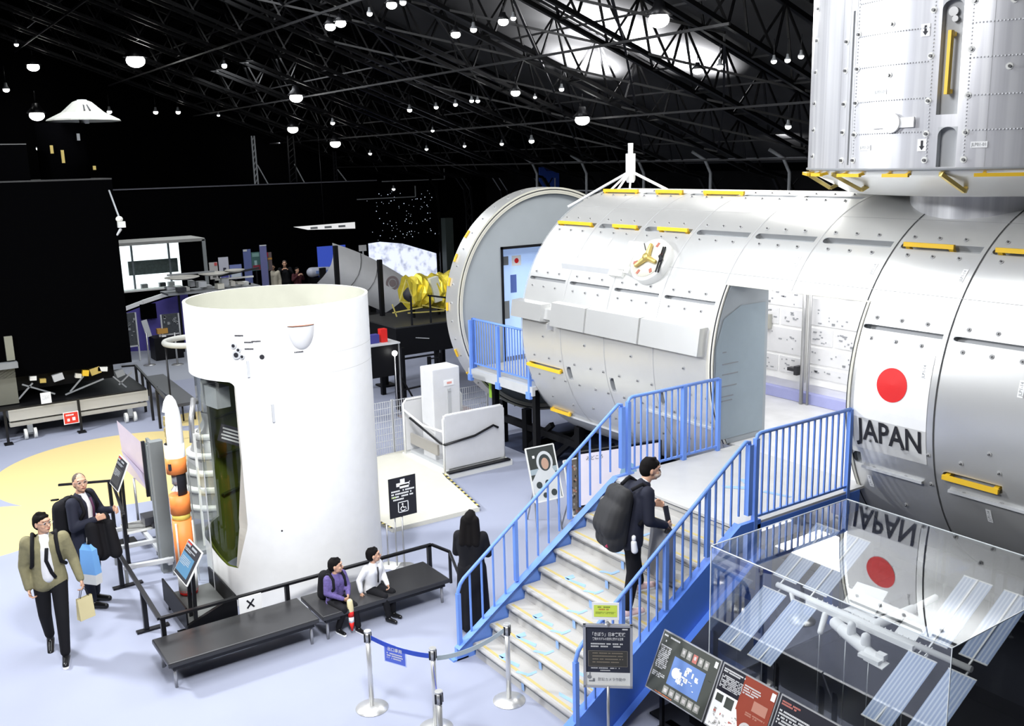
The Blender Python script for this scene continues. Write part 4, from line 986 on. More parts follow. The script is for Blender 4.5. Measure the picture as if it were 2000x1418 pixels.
    MB().tube((-11.02, 5.63, 0), (-11.02, 5.63, .8), .012, 8).build('post', M['steelb'], t); MB().lathe([(.001, 0), (.16, 0), (.15, .012), (.001, .016)], (-11.02, 5.63, 0), n=30).build('base', M['steelb'], t)
    for (x_, y_, h_) in ((-11.2, 5.48, .62), (-11.1, 5.56, .78)):
        t = thing('slim_post', 'thin steel post standing beside the wheelchair lift notice', 'post', (x_, y_, 0), 0, 'thin posts beside the lift notice')
        MB().tube((x_, y_, .01), (x_, y_, h_), .011, 8).build('post', M['steelb'], t); MB().lathe([(.001, 0), (.13, 0), (.12, .012), (.001, .014)], (x_, y_, 0), n=24).build('base', M['white2'], t)
sign_stand()

# ------------------------------------------------------------------ glass case with space station model
def case():
    x0, x1, y0, y1, zt, zb = -5.87, -3.48, 6.19, 8.20, 1.885, .30
    t = thing('display_case', 'large clear acrylic display case on a black plinth covering the space station model', 'display case', ((x0+x1)/2, (y0+y1)/2, 0))
    o = MB().b2((x0-.15, y0-.1, 0), (x1+.3, y1+.25, zb)).build('plinth', mat('plinth_gloss_black', (.010, .010, .012), .12, 0, .05), t)
    th = .004
    MB().b2((x0, y0, zt-th), (x1, y1, zt)).build('top_pane', M['glass'], t)
    for a, b in (((x0, y0, zb), (x0+th, y1, zt-th)), ((x1-th, y0, zb), (x1, y1, zt-th)), ((x0, y0, zb), (x1, y0+th, zt-th)), ((x0, y1-th, zb), (x1, y1, zt-th))): MB().b2(a, b).build('side_pane', M['glass'], t)
    ed = mat('acrylic_edge', (.75, .8, .82), .2, 0, 0)
    for a, b in (((x0, y0), (x1, y0)), ((x0, y0), (x0, y1)), ((x1, y0), (x1, y1)), ((x0, y1), (x1, y1))): MB().bar((*a, zt), (*b, zt), .007).build('edge_strip', ed, t)
    for x, y in ((x0, y0), (x1, y0), (x0, y1), (x1, y1)): MB().bar((x, y, zb), (x, y, zt), .007).build('edge_strip', ed, t)
    s = thing('space_station_model', 'white scale model of a space station with eight long blue-grey solar wings inside the case', 'model', (-4.7, 6.9, zb))
    Wm = M['white']; ZP = lambda y: 1.35+.6*(y-6.9)
    MB().tube((-5.68, 6.91, 1.36), (-3.71, 6.91, 1.36), .028, 10).bar((-5.3, 6.88, 1.34), (-4.2, 6.88, 1.34), .05).build('truss', Wm, s)
    cells = bpy.data.materials.new('solar_cells'); cells.use_nodes = True; nt = cells.node_tree; b = nt.nodes['Principled BSDF']
    tc = nt.nodes.new('ShaderNodeTexCoord'); mp = nt.nodes.new('ShaderNodeMapping'); mp.inputs['Scale'].default_value = (1, .001, .001); wv = nt.nodes.new('ShaderNodeTexWave'); wv.inputs['Scale'].default_value = 9.5; wv.bands_direction = 'X'
    rp = nt.nodes.new('ShaderNodeValToRGB'); rp.color_ramp.elements[0].color = (.26, .34, .54, 1); rp.color_ramp.elements[1].color = (.50, .57, .70, 1); rp.color_ramp.elements[0].position = .35; rp.color_ramp.elements[1].position = .9
    for a_, b_ in ((tc.outputs['Object'], mp.inputs[0]), (mp.outputs[0], wv.inputs[0]), (wv.outputs['Fac'], rp.inputs[0]), (rp.outputs[0], b.inputs['Base Color'])): nt.links.new(a_, b_)
    b.inputs['Roughness'].default_value = .35
    for (a, b_) in ((-5.80, -5.52), (-5.44, -5.17), (-4.23, -3.97), (-3.87, -3.63)):
        for (u, v) in ((6.24, 6.85), (6.99, 7.62)):
            f = MB(); f.cur = 0
            f.add([(a, u, ZP(u)), (b_, u, ZP(u)), (b_, v, ZP(v)), (a, v, ZP(v)), (a, u, ZP(u)-.006), (b_, u, ZP(u)-.006), (b_, v, ZP(v)-.006), (a, v, ZP(v)-.006)], [(0, 1, 2, 3), (7, 6, 5, 4), (0, 4, 5, 1), (2, 6, 7, 3), (1, 5, 6, 2), (0, 3, 7, 4)])
            f.cur = 1; m_ = (a+b_)/2; f.bar((m_, u, ZP(u)+.006), (m_, v+(.12 if u < 6.9 else -.0), ZP(v)+.006), .014); f.bar((a, u, ZP(u)), (b_, u, ZP(u)), .01); f.bar((a, v, ZP(v)), (b_, v, ZP(v)), .01)
            if u > 6.9: f.bar((m_, 6.9, ZP(6.9)), (m_, u, ZP(u)), .014)
            f.build('solar_wing', [cells, Wm], s)
    for a, b_, r in (((-4.92, 6.80, 1.30), (-4.78, 6.77, 1.27), .055), ((-4.82, 6.78, 1.28), (-4.55, 6.72, 1.23), .06), ((-4.55, 6.72, 1.23), (-4.42, 6.70, 1.21), .05), ((-4.6, 6.95, 1.38), (-4.42, 7.18, 1.52), .045), ((-4.42, 7.18, 1.52), (-4.32, 7.35, 1.62), .03), ((-4.72, 6.75, 1.3), (-4.72, 6.75, 1.38), .04), ((-4.56, 6.73, 1.25), (-4.56, 6.73, 1.34), .045), ((-4.86, 7.0, 1.36), (-4.6, 6.95, 1.38), .04), ((-5.08, 6.86, 1.3), (-5.02, 6.72, 1.2), .03), ((-5.5, 6.9, 1.34), (-5.44, 6.86, 1.27), .022)):
        MB().cap(a, b_, r, r*.9, 14).build('pressurised_module', Wm, s)
    for q in ([(-5.0, 7.0, 1.42), (-4.68, 7.02, 1.42), (-4.68, 7.2, 1.58), (-5.0, 7.2, 1.56)], [(-4.98, 6.98, 1.36), (-4.7, 6.98, 1.38), (-4.62, 7.1, 1.44), (-4.9, 7.1, 1.42)], [(-4.45, 6.95, 1.34), (-4.25, 6.95, 1.34), (-4.25, 7.12, 1.44), (-4.45, 7.12, 1.44)], [(-4.5, 6.62, 1.2), (-4.3, 6.6, 1.2), (-4.3, 6.7, 1.22), (-4.5, 6.72, 1.22)]):
        f = MB(); f.add(q+[(a, b_, c-.01) for a, b_, c in q], [(0, 1, 2, 3), (7, 6, 5, 4), (0, 4, 5, 1), (2, 6, 7, 3), (1, 5, 6, 2), (0, 3, 7, 4)]); f.build('radiator', Wm, s)
    f = MB()
    for i in range(22):
        x = -5.25+i*.055
        f.bar((x, 6.87, 1.32), (x+.03, 6.93, 1.39), .008)
    f.box((-4.45, 6.66, 1.22), (.2, .1, .03)); f.box((-4.38, 6.70, 1.25), (.08, .06, .05)); f.build('truss_lattice', Wm, s)
    for (x, y, z_) in ((-5.45, 6.45, 1.05), (-5.05, 6.75, 1.2), (-4.78, 6.76, 1.22), (-4.5, 6.7, 1.18), (-4.1, 6.6, 1.15), (-3.75, 6.6, 1.15), (-5.62, 6.85, 1.3)):
        MB().tube((x, y, zb), (x, y, z_), .005, 6).lathe([(.001, zb), (.03, zb), (.028, zb+.012), (.001, zb+.014)], (x, y, 0), n=14).build('support_rod', M['steelb'], s)
    for i, (x, y) in enumerate(((-5.72, 6.5), (-5.25, 6.3))):
        k = thing('case_spotlight', ('small metal spotlight on a stalk at the left end inside the case', 'small metal spotlight on a stalk nearer the front pane inside the case')[i], 'lamp', (x, y, zb))
        MB().tube((x, y, zb), (x, y, zb+.16), .008, 8).lathe([(.001, zb), (.03, zb), (.028, zb+.014), (.001, zb+.016)], (x, y, 0), n=14).build('stalk', M['steelb'], k); MB().ell((x, y, zb+.18), (.022, .022, .026)).build('lamp_head', M['white2'], k)
    tag(MB().box((-4.85, 6.32, zb+.008), (.14, .03, .014)).build('name_plate', M['white2']), 'small white strip lying on the black plinth inside the case', 'label')
case()

def info_panels():
    xs = [(-6.19, -5.44), (-5.42, -4.79), (-4.77, -4.12), (-4.10, -3.45)]
    lab = ['tilted dark information board with a blue space station picture, left end of the row', 'tilted information board with red-brown corner and white spacesuit picture', 'tilted black information board with pale picture at the bottom edge', 'tilted black information board at the far right end of the row']
    t0, b0 = V(0, 5.91, 1.0), V(0, 5.66, .48)
    up = (t0-b0); Hh = up.length
    for i, (a, b) in enumerate(xs):
        t = thing('information_board', lab[i], 'information board', ((a+b)/2, 5.8, 0))
        W = b-a; c = V((a+b)/2, 0, 0)+(t0+b0)/2; T = frame(c, (1, 0, 0), up)
        f = MB(T); f.box((0, 0, -.012), (W, Hh, .02)); f.build('panel', M['alu'], t)
        f = MB(T); X, Y = -W/2+.012, -Hh/2+.012; w_, h_ = W-.024, Hh-.024
        f.cur = 0 if i == 0 else 5; rect(f, X, Y, w_, h_, .0)
        rs = random.Random(i+5)
        def R(u, v, uw, vh, mi, z=.002): f.cur = mi; rect(f, X+u*w_, Y+v*h_, uw*w_, vh*h_, z)
        if i == 0:
            f.cur = 1; glyphs(f, X+.02, Y+h_*.93, w_*.35, 1, .016, rs); glyphs(f, X+.02, Y+h_*.84, w_*.2, 1, .018, rs); glyphs(f, X+.02, Y+h_*.76, w_*.19, 13, .011, rs, lead=1.55); glyphs(f, X+.02, Y+h_*.3, w_*.22, 3, .011, rs)
            R(.30, .22, .55, .48, 2)
            f.cur = 3
            for _ in range(26):
                u, v = rs.uniform(.4, .75), rs.uniform(.3, .6); R(u, v, rs.uniform(.01, .06), rs.uniform(.01, .1), 3, .003)
            f.cur = 3; f.tube((X+.4*w_, Y+.45*h_, .003), (X+.4*w_, Y+.45*h_, .0035), .05, 20)
            for k in range(5): R(.38+.1*k, .75, .075, .14, 7 if k == 2 else 4); R(.40+.1*k, .80, .035, .06, 6, .003)
            for k in range(6): R(.28+.11*k, .05, .09, .13, 4); R(.30+.11*k, .08, .05, .06, 6, .003)
            R(.93, .86, .05, .1, 3)
            f.cur = 8; glyphs(f, X+.12, Y+.008, w_*.45, 1, .007, rs)
        elif i == 1:
            R(.0, .0, 1, .58, 3); R(.42, .45, .58, .55, 9, .0025); 
            f.cur = 9; f.add([(X+.42*w_, Y+.5*h_, .003), (X+.55*w_, Y+.2*h_, .003), (X+w_, Y+.12*h_, .003), (X+w_, Y+.5*h_, .003)], [(0, 1, 2, 3)])
            f.cur = 1; glyphs(f, X+.02, Y+h_*.93, w_*.4, 2, .013, rs); glyphs(f, X+.02, Y+h_*.83, w_*.4, 8, .01, rs, lead=1.45, z=.004)
            glyphs(f, X+.45*w_, Y+h_*.85, w_*.3, 4, .012, rs, z=.004, lead=1.8); R(.68, .55, .25, .16, 10, .004); glyphs(f, X+.6*w_, Y+h_*.48, w_*.35, 2, .012, rs, z=.004)
            R(.04, .42, .13, .12, 0, .004); R(.22, .38, .15, .17, 0, .004); R(.92, .84, .07, .12, 3, .004)
            for _ in range(40):
                u, v = rs.uniform(.05, .5), rs.uniform(.02, .33); R(u, v, rs.uniform(.01, .05), rs.uniform(.01, .04), rs.choice((4, 6, 6, 7)), .004)
            f.cur = 6; f.tube((X+.68*w_, Y+.22*h_, .003), (X+.68*w_, Y+.22*h_, .004), .07, 20); f.cur = 4; f.tube((X+.68*w_, Y+.24*h_, .004), (X+.68*w_, Y+.24*h_, .005), .035, 20)
        else:
            f.cur = 7; glyphs(f, X+.02, Y+h_*.92, w_*.3, 2, .014, rs); f.cur = 1; glyphs(f, X+.02, Y+h_*.78, w_*.85, 5, .015, rs, lead=1.7); R(.03, .04, .6, .38, 10 if i == 3 else 3, .003); R(.9, .84, .07, .12, 3, .004)
        f.build('printed_sheet', [mat('sheet_grey', (.06, .065, .055), .4), M['text'], mat('print_blue', (.14, .24, .52), .4), M['white'], mat('print_grey', (.28, .28, .25), .5), mat('sheet_black', (.012, .012, .02), .4), mat('print_light', (.55, .52, .5), .5), mat('print_rose', (.5, .16, .13), .5), mat('print_orange', (.8, .2, .06), .5), mat('print_rust', (.26, .035, .012), .5), mat('print_rust_light', (.45, .2, .14), .5)], t)
        for x in (a+.06, b-.06): MB().bar((x, 5.83, 0), (x, 5.83, .80), .035).build('leg', M['blackm'], t)
        MB().b2((a+.03, 5.74, 0), (b-.03, 5.98, .02)).build('foot_plate', M['blackm'], t)
info_panels()

# ------------------------------------------------------------------ easels, screen board under the stairs
def easels():
    def easel(lb, c, w_, h_, tilt, xdir, items, nm):
        t = thing('easel', lb, 'easel', (c[0], c[1], 0))
        up = V(tilt[0], tilt[1], 1); T = frame(c, xdir, up); f = MB(T)
        f.box((0, 0, -.012), (w_, h_, .02)); 
        for a, b in (((-w_/2, -h_/2), (w_/2, -h_/2)), ((-w_/2, h_/2), (w_/2, h_/2)), ((-w_/2, -h_/2), (-w_/2, h_/2)), ((w_/2, -h_/2), (w_/2, h_/2))): f.bar((*a, 0), (*b, 0), .02, .02)
        f.build('frame', M['white2'], t); f = MB(T); items(f, w_, h_); f.build('poster', nm, t)
        x = Vector(xdir).normalized(); n = T.to_3x3() @ V(0, 0, 1)
        for s in (-1, 1): MB().tube(T @ V(s*w_*.35, h_*.2, -.03), V(*((c+x*s*w_*.45)-n*.0)[:2], 0.01)+V(0.12, -.0, 0), .012, 8).build('leg', M['steelb'], t)
        MB().tube(T @ V(0, h_*.3, -.03), V(c[0]-n.x*.55, c[1]-n.y*.55, .01), .012, 8).build('leg', M['steelb'], t)
        return t
    def astro(f, w_, h_):
        f.cur = 0; rect(f, -w_/2, -h_/2, w_, h_); f.cur = 1; rect(f, -w_/2, h_*.0, w_, h_*.1, .0035)
        f.cur = 2   # suit body
        f.add([(-w_*.45, -h_*.5, .004), (w_*.45, -h_*.5, .004), (w_*.48, -h_*.1, .004), (w_*.3, h_*.08, .004), (-w_*.2, h_*.08, .004), (-w_*.48, -h_*.12, .004)], [(0, 1, 2, 3, 4, 5)])
        n = 24; f.add([(w_*.08+.145*w_/.5*math.cos(2*PI*i/n), h_*.2+.17*w_/.5*math.sin(2*PI*i/n), .005) for i in range(n)], [tuple(range(n))])
        f.cur = 3; f.add([(w_*.08+.105*w_/.5*math.cos(2*PI*i/n), h_*.19+.13*w_/.5*math.sin(2*PI*i/n), .006) for i in range(n)], [tuple(range(n))])
        f.cur = 4; f.add([(w_*.08+.065*w_/.5*math.cos(2*PI*i/n), h_*.17+.09*w_/.5*math.sin(2*PI*i/n), .007) for i in range(n)], [tuple(range(n))])
        f.cur = 3
        for (u, v, r) in ((-.25, -.2, .05), (.05, -.18, .04), (.22, -.38, .05), (-.1, -.4, .04)): f.add([(u*w_+r*math.cos(2*PI*i/n), v*h_+r*math.sin(2*PI*i/n), .006) for i in range(n)], [tuple(range(n))])
        f.cur = 5; rect(f, -.32*w_, .3*h_, .08*w_, .05*h_, .006)
    mm = [mat('poster_dark', (.05, .055, .05), .3), mat('poster_sky', (.35, .42, .45), .3), mat('poster_suit', (.62, .64, .64), .3), mat('poster_visor', (.05, .06, .06), .3), mat('poster_skin', (.52, .33, .24), .4), M['white']]
    easel('framed poster of an astronaut in a white suit on an easel beneath the stairs', V(-10.9, 7.95, .90), .48, .80, (-.35, 0), (.08, 1, 0), astro, mm)
    def crowd(f, w_, h_):
        f.cur = 0; rect(f, -w_/2, -h_/2, w_, h_); rs = random.Random(2)
        for _ in range(90): f.cur = rs.choice((1, 2, 3, 4)); rect(f, rs.uniform(-.47, .38)*w_, rs.uniform(-.48, .42)*h_, rs.uniform(.03, .09)*w_, rs.uniform(.02, .05)*h_, .004)
    easel('framed mottled red and grey poster on an easel right of the astronaut poster', V(-10.35, 8.2, .80), .44, .80, (-.3, 0), (.08, 1, 0), crowd, [mat('poster_mottle', (.16, .14, .12), .4), mat('mottle_grey', (.35, .34, .32), .4), mat('mottle_red', (.36, .12, .10), .4), mat('mottle_skin', (.48, .3, .22), .4), mat('mottle_dark', (.04, .04, .04), .4)])
    t = thing('screen_board', 'white projection board in a black frame standing behind the stair railing', 'screen', (-10.2, 8.7, 0))
    T = frame((-9.9, 8.85, 1.02), (.45, .9, 0), (0, 0, 1)); T = frame((-9.95, 8.62, 1.0), (.22, 1, 0), (0, 0, 1))
    f = MB(T); f.box((0, 0, -.03), (1.35, .82, .05)); f.build('frame', M['blackm'], t)
    f = MB(T); f.cur = 0; rect(f, -.65, -.38, 1.3, .76, .0); f.cur = 1; f.text('みどころ', .07, Matrix.Translation((-.42, .3, .004))); f.cur = 2; n = 20; f.add([(.12+.14*math.cos(2*PI*i/n), -.02+.17*math.sin(2*PI*i/n), .004) for i in range(n)], [tuple(range(n))]); f.box((.12, -.24, .004), (.05, .14, .001))
    f.build('screen_sheet', [mat('sheet_pink_white', (.80, .76, .80), .5, emit=(1, .9, 1), es=.12), M['ink'], mat('print_cyan', (.40, .66, .85), .5)], t)
    for s in (-.5, .5): q = T @ V(s, -.4, -.05); MB().bar(q, (q.x, q.y, 0), .05).build('leg', M['blackm'], t)
easels()

# ------------------------------------------------------------------ wheelchair lift, ramp, fence
def lift():
    t = thing('wheelchair_lift', 'white open platform lift with tall control column and black grab rail beside the module', 'lift', (-14.6, 8.8, 0))
    W = mat('lift_white', (.70, .70, .71), .45)
    MB().b2((-15.5, 8.0, 0), (-13.8, 9.35, .10)).build('base', M['white2'], t)
    MB().b2((-15.35, 8.1, .1), (-13.95, 9.2, .16)).build('deck', M['greyl'], t)
    MB().b2((-13.97, 8.02, .16), (-13.90, 9.24, 1.12)).build('side_panel', W, t)
    MB().path([(-13.93, 8.0, .1), (-13.93, 8.0, 1.06), (-13.93, 8.06, 1.13), (-13.93, 9.2, 1.13), (-13.93, 9.26, 1.06), (-13.93, 9.26, .1)], .02, 8).build('panel_frame', M['white'], t)
    MB().b2((-15.4, 8.02, .16), (-15.36, 9.24, 1.1)).build('side_panel', W, t)
    MB().path([(-15.38, 8.0, .1), (-15.38, 8.0, 1.06), (-15.38, 8.06, 1.13), (-15.38, 9.2, 1.13), (-15.38, 9.26, 1.06), (-15.38, 9.26, .1)], .02, 8).build('panel_frame', M['white'], t)
    f = MB(); f.b2((-14.95, 8.15, 0), (-14.5, 8.72, 1.83)); o = f.build('control_column', W, t); bv = o.modifiers.new('b', 'BEVEL'); bv.width = .02; bv.segments = 2
    f = MB(); f.cur = 0; f.b2((-14.5, 8.38, 1.5), (-14.49, 8.58, 1.6)); f.cur = 1; f.b2((-14.5, 8.44, 1.53), (-14.487, 8.54, 1.57)); f.cur = 2; f.b2((-14.5, 8.45, .95), (-14.485, 8.52, 1.45)); f.tube((-14.49, 8.48, 1.42), (-14.47, 8.48, 1.42), .03, 10); f.build('control_panel', [M['white'], mat('pale_red', (.75, .35, .3), .5), M['greyl']], t)
    MB().path([(-15.1, 7.98, .85), (-14.0, 7.98, .62), (-13.88, 8.0, .62), (-13.86, 8.6, .68), (-13.86, 9.0, .80), (-13.86, 9.1, .74)], .022, 8).build('grab_rail', M['blackm'], t)
    MB().path([(-15.38, 8.0, .95), (-14.6, 7.97, .82), (-13.95, 7.98, .85)], .02, 8).build('barrier_arm', M['white'], t)
    MB().b2((-13.88, 8.0, .1), (-13.78, 9.3, .13)).build('sill', M['blackm'], t)
    MB().b2((-15.3, 8.08, .30), (-14.3, 8.12, .5)).build('lower_panel', mat('lift_taupe', (.36, .34, .31), .5), t)
    t = thing('ramp', 'cream low access ramp with black-and-yellow taped edge beside the rocket section', 'ramp', (-13.5, 7, 0))
    P = [(-12.24, 6.08), (-12.18, 7.60), (-13.75, 7.92), (-14.9, 8.25), (-15.7, 8.35), (-15.6, 7.3), (-14.9, 6.1)]
    MB().prism(P, 0, .07, 'z').build('ramp_deck', M['cream'], t)
    f = MB(); k = 0
    for (a, b) in (((-12.18, 7.60), (-14.4, 8.10)), ((-12.24, 6.08), (-13.6, 6.0))):
        a, b = V(*a, .072), V(*b, .072); n = 28
        for i in range(n): f.cur = i % 2; f.bar(a.lerp(b, i/n), a.lerp(b, (i+1)/n), .035, .004) if False else f.box(a.lerp(b, (i+.5)/n), ((b-a).length/n, .035, .004), Matrix.Rotation(math.atan2((b-a).y, (b-a).x), 3, 'Z'))
    f.build('edge_tape', [M['ink'], mat('tape_amber', (.6, .5, .15), .6)], t)
    MB().b2((-13.7, 8.0, 0), (-12.95, 9.5, .10)).build('curb_block', M['cream'], t) if False else None
    t = thing('mesh_fence', 'white wire mesh fence panels behind the ramp and the lift', 'fence', (-15.8, 8.5, 0)); W2 = mat('wire_white', (.55, .56, .58), .5)
    for (a, b) in (((-15.75, 6.9), (-15.75, 7.95)), ((-15.75, 7.97), (-15.75, 9.02)), ((-15.75, 9.04), (-15.75, 10.1))):
        f = MB(); a, b = V(*a, 0), V(*b, 0); n = 22
        for i in range(n+1): q = a.lerp(b, i/n); f.bar(q+V(0, 0, .04), q+V(0, 0, 1.06), .008)
        for j in range(9): f.bar(a+V(0, 0, .04+j*.127), b+V(0, 0, .04+j*.127), .009)
        f.bar(a, a+V(0, 0, 1.08), .03); f.bar(b, b+V(0, 0, 1.08), .03)
        f.build('mesh_panel', W2, t)
lift()
# ------------------------------------------------------------------ left foreground: rocket model display
def left_display():
    # model rocket
    x, y = -11.6, 2.88
    t = thing('rocket_model', 'orange and white scale rocket with cut-away nose standing on a grey plinth', 'model rocket', (x, y, .2))
    W, O, K = M['white'], M['orange'], M['ink']
    prof = [(.001, 2.78), (.035, 2.76), (.07, 2.70), (.10, 2.58), (.115, 2.45), (.118, 2.17)]
    f = MB(); f.lathe(prof, (x, y, 0), n=28, a0=math.radians(-55), a1=math.radians(190)); f.lathe([(.116, 2.17), (.12, 2.17), (.12, 2.0)], (x, y, 0), n=28); f.lathe([(.001, 2.78), (.035, 2.76), (.07, 2.70), (.10, 2.58)], (x, y, 0), n=28); f.build('nose_fairing', W, t)
    f = MB(); rs = random.Random(1); f.lathe([(.001, 2.55), (.05, 2.5), (.085, 2.35), (.085, 2.2), (.001, 2.2)], (x, y, 0), n=12, smooth=False)
    for _ in range(12): a = rs.uniform(-2.6, -1.0); f.box((x+.07*math.cos(a), y+.07*math.sin(a), rs.uniform(2.22, 2.5)), (.05, .05, .05))
    f.build('payload', M['gold'], t)
    MB().tube((x, y, 1.99), (x, y, 2.14), .1, 20).build('adapter_ring', M['steelb'], t)
    MB().tube((x, y, 1.80), (x, y, 2.0), .122, 28).build('upper_tank', O, t)
    MB().box((x+.07, y-.095, 1.9), (.05, .03, .08)).build('tank_window', K, t)
    MB().tube((x, y, 1.66), (x, y, 1.8), .07, 16).lathe([(.03, 1.66), (.09, 1.58)], (x, y, 0), n=16).build('engine_section', M['steelb'], t)
    MB().lathe([(.10, 1.8), (.10, 1.36), (.095, 1.36), (.095, 1.8)], (x, y, 0), n=16, a0=math.radians(-20), a1=math.radians(80)).build('interstage_skin', K, t)
    MB().tube((x, y, 1.28), (x, y, 1.52), .122, 28).build('middle_tank', O, t)
    MB().tube((x, y, 1.2), (x, y, 1.28), .11, 20).build('yellow_band', mat('band_yellow', (.75, .6, .12), .5), t)
    MB().tube((x, y, .55), (x, y, 1.2), .118, 28).build('lower_tank', O, t)
    for dx, dy in ((.10, -.10), (.1, .1)): MB().tube((x+dx, y+dy, .62), (x+dx, y+dy, 1.18), .012, 8).build('feed_pipe', M['cream'], t)
    MB().tube((x, y, .25), (x, y, .55), .118, 28).build('engine_skirt', W, t)
    MB().tube((x, y, .21), (x, y, .27), .11, 20, .119).build('red_base', M['red'], t)
    p = thing('display_plinth', 'dark grey box plinth with sloping front under the rocket model', 'plinth', (-11.1, 2.85, 0))
    pts = [(-11.75, 2.62), (-10.55, 2.62), (-10.55, 3.22), (-11.75, 3.22)]
    f = MB(); f.b2((-11.75, 2.6, .13), (-10.75, 3.2, .20)); f.build('tray', mat('plinth_grey', (.12, .125, .12), .5), p)
    f = MB(); f.add([(-10.75, 2.6, .13), (-10.75, 3.2, .13), (-10.75, 3.2, .42), (-10.75, 2.6, .2), (-10.7, 2.6, .13), (-10.7, 3.2, .13), (-10.7, 3.2, .42), (-10.7, 2.6, .2)], [(0, 1, 2, 3), (7, 6, 5, 4), (3, 2, 6, 7), (0, 3, 7, 4), (1, 5, 6, 2)]); f.b2((-11.75, 2.6, .13), (-10.72, 2.62, .42)); f.b2((-11.75, 3.18, .13), (-10.72, 3.2, .42)); f.build('tray_wall', M['black'], p)
    for a in ((-11.7, 2.65), (-11.7, 3.15), (-10.8, 2.65), (-10.8, 3.15)): MB().tube((*a, 0), (*a, .13), .015, 8).build('leg', M['blackm'], p)
    c = thing('acrylic_screen', 'tall clear acrylic screen standing between the rocket model and the rocket section', 'screen', (-11.9, 3.12, 0))
    for (a, b) in (((-12.3, 3.18), (-11.5, 3.18)), ((-13.2, 3.22), (-12.35, 3.22))):
        MB().add([(*a, .05), (*b, .05), (*b, 1.75), (*a, 1.75)], [(0, 1, 2, 3)]).build('pane', M['pane'], c)
        for q in (a, b): MB().bar((*q, 0), (*q, 1.75), .012).build('edge_strip', M['greyl'], c)
    # grey column with cross rails
    g = thing('support_column', 'leaning grey steel column on rails behind the rocket model', 'column', (-13, 3, 0))
    MB().bar((-12.95, 2.97, 0), (-12.95, 2.97, 1.87), .17, .14).bar((-13.03, 2.90, .1), (-13.03, 2.90, 1.8), .05, .05).build('column', mat('column_grey', (.20, .215, .215), .5), g)
    for (a, b) in (((-13.62, 2.40), (-13.55, 3.03)), ((-12.84, 2.37), (-12.72, 3.0)), ((-14.36, 2.55), (-14.26, 3.24))): MB().bar((*a, .24), (*b, .24), .07, .05).build('rail', M['greyl'], g)
    MB().bar((-14.3, 2.95, .2), (-12.7, 2.95, .2), .06, .05).build('rail', M['greyl'], g)
    for a in ((-13.6, 2.43), (-12.84, 2.4), (-13.6, 3.0), (-12.75, 3.0), (-14.3, 2.6), (-14.3, 3.2)): MB().bar((*a, 0), (*a, .22), .04).build('foot', M['grey'], g)
    MB().add([(-14.45, 2.7, .27), (-14.05, 2.7, .27), (-14.05, 3.3, .27), (-14.45, 3.3, .27)], [(0, 1, 2, 3)]).box((-14.25, 3.0, .255), (.42, .6, .03)).build('shelf', M['white2'], g)
    tag(MB().box((-14.22, 3.12, .35), (.28, .3, .12)).box((-14.1, 3.1, .30), (.3, .1, .04)).build('junction_box', mat('dark_box', (.05, .05, .06), .4)), 'dark equipment box lying on the white shelf behind the rocket model', 'box')
    # lilac display sheet and grey back board
    d = thing('picture_screen', 'upright lilac and pink picture sheet standing edge-on before a grey board', 'display panel', (-14.8, 3.1, 0))
    f = MB(); f.cur = 0; f.add([(-15.3, 2.98, 1.65), (-14.32, 3.1, 1.49), (-14.32, 3.14, .70), (-15.3, 3.02, .85)], [(0, 1, 2, 3)]); f.cur = 1; f.add([(-15.3, 2.975, 1.2), (-14.31, 3.095, .98), (-14.31, 3.135, .71), ], [(0, 1, 2)])
    f.cur = 2; f.bar((-14.31, 3.11, .66), (-14.31, 3.11, 1.52), .05, .04); f.build('panel', [mat('panel_pink', (.62, .52, .58), .3), mat('panel_lilac', (.42, .38, .68), .3), M['ink']], d)
    MB().b2((-14.35, 3.16, .55), (-13.9, 3.2, 1.55)).build('back_board', mat('board_grey', (.16, .18, .175), .5), d)
    MB().b2((-14.3, 3.13, .6), (-14.25, 3.38, 1.5)).build('back_board', mat('board_grey', (.16, .18, .175), .5), d)
    MB().tube((-14.9, 3.05, 0), (-14.9, 3.05, .8), .02, 8).build('post', M['steelb'], d); MB().b2((-15.1, 2.9, 0), (-14.7, 3.2, .02)).build('foot', M['blackm'], d); MB().tube((-14.2, 3.18, 0), (-14.2, 3.18, .56), .02, 8).build('post', M['blackm'], d)
    # tilted info boards
    def board(lb, c, up, W, H, colors, posts):
        t = thing('information_board', lb, 'information board', (c[0], c[1], 0)); T = frame(c, (up[1], -up[0], 0) if False else (1, 0, 0), up)
        return t, T
    for lb, far, near, sc, cols in (('small tilted board with a blue printed picture beside the rocket model', [(-11.15, 2.82, 1.1), (-10.63, 2.82, 1.1)], [(-11.06, 2.61, .75), (-10.56, 2.59, .75)], 0, ('print_teal', (.08, .20, .32))), ('small tilted black board on posts in front of the man in the dark suit', [(-14.61, 2.83, 1.3), (-14.05, 2.81, 1.3)], [(-14.67, 2.65, .9), (-14.0, 2.64, .9)], 1, ('print_char', (.05, .05, .05)))):
        t = thing('information_board', lb, 'information board', (near[0][0], near[0][1], 0))
        c = sum((V(*p) for p in far+near), V(0, 0, 0))/4; up = V(*far[0])-V(*near[0]); T = frame(c, (1, 0, 0), (0, up.y, up.z)); W, H = .52, up.length
        f = MB(T); f.box((0, 0, -.01), (W, H, .018)); f.build('panel', M['white2'], t)
        f = MB(T); f.cur = 0; rect(f, -W/2+.01, -H/2+.01, W-.02, H-.02, .001); f.cur = 1; rect(f, -W/2+.02, -H/2+.05, W*.8, H*.55, .002); f.cur = 2; glyphs(f, -W/2+.03, H*.36, W*.8, 1, .025, rnd, z=.003); glyphs(f, -W/2+.03, H*.27, W*.7, 2, .012, rnd, z=.003); glyphs(f, -W/2+.04, H*.05, W*.6, 5, .01, rnd, z=.003, lead=2)
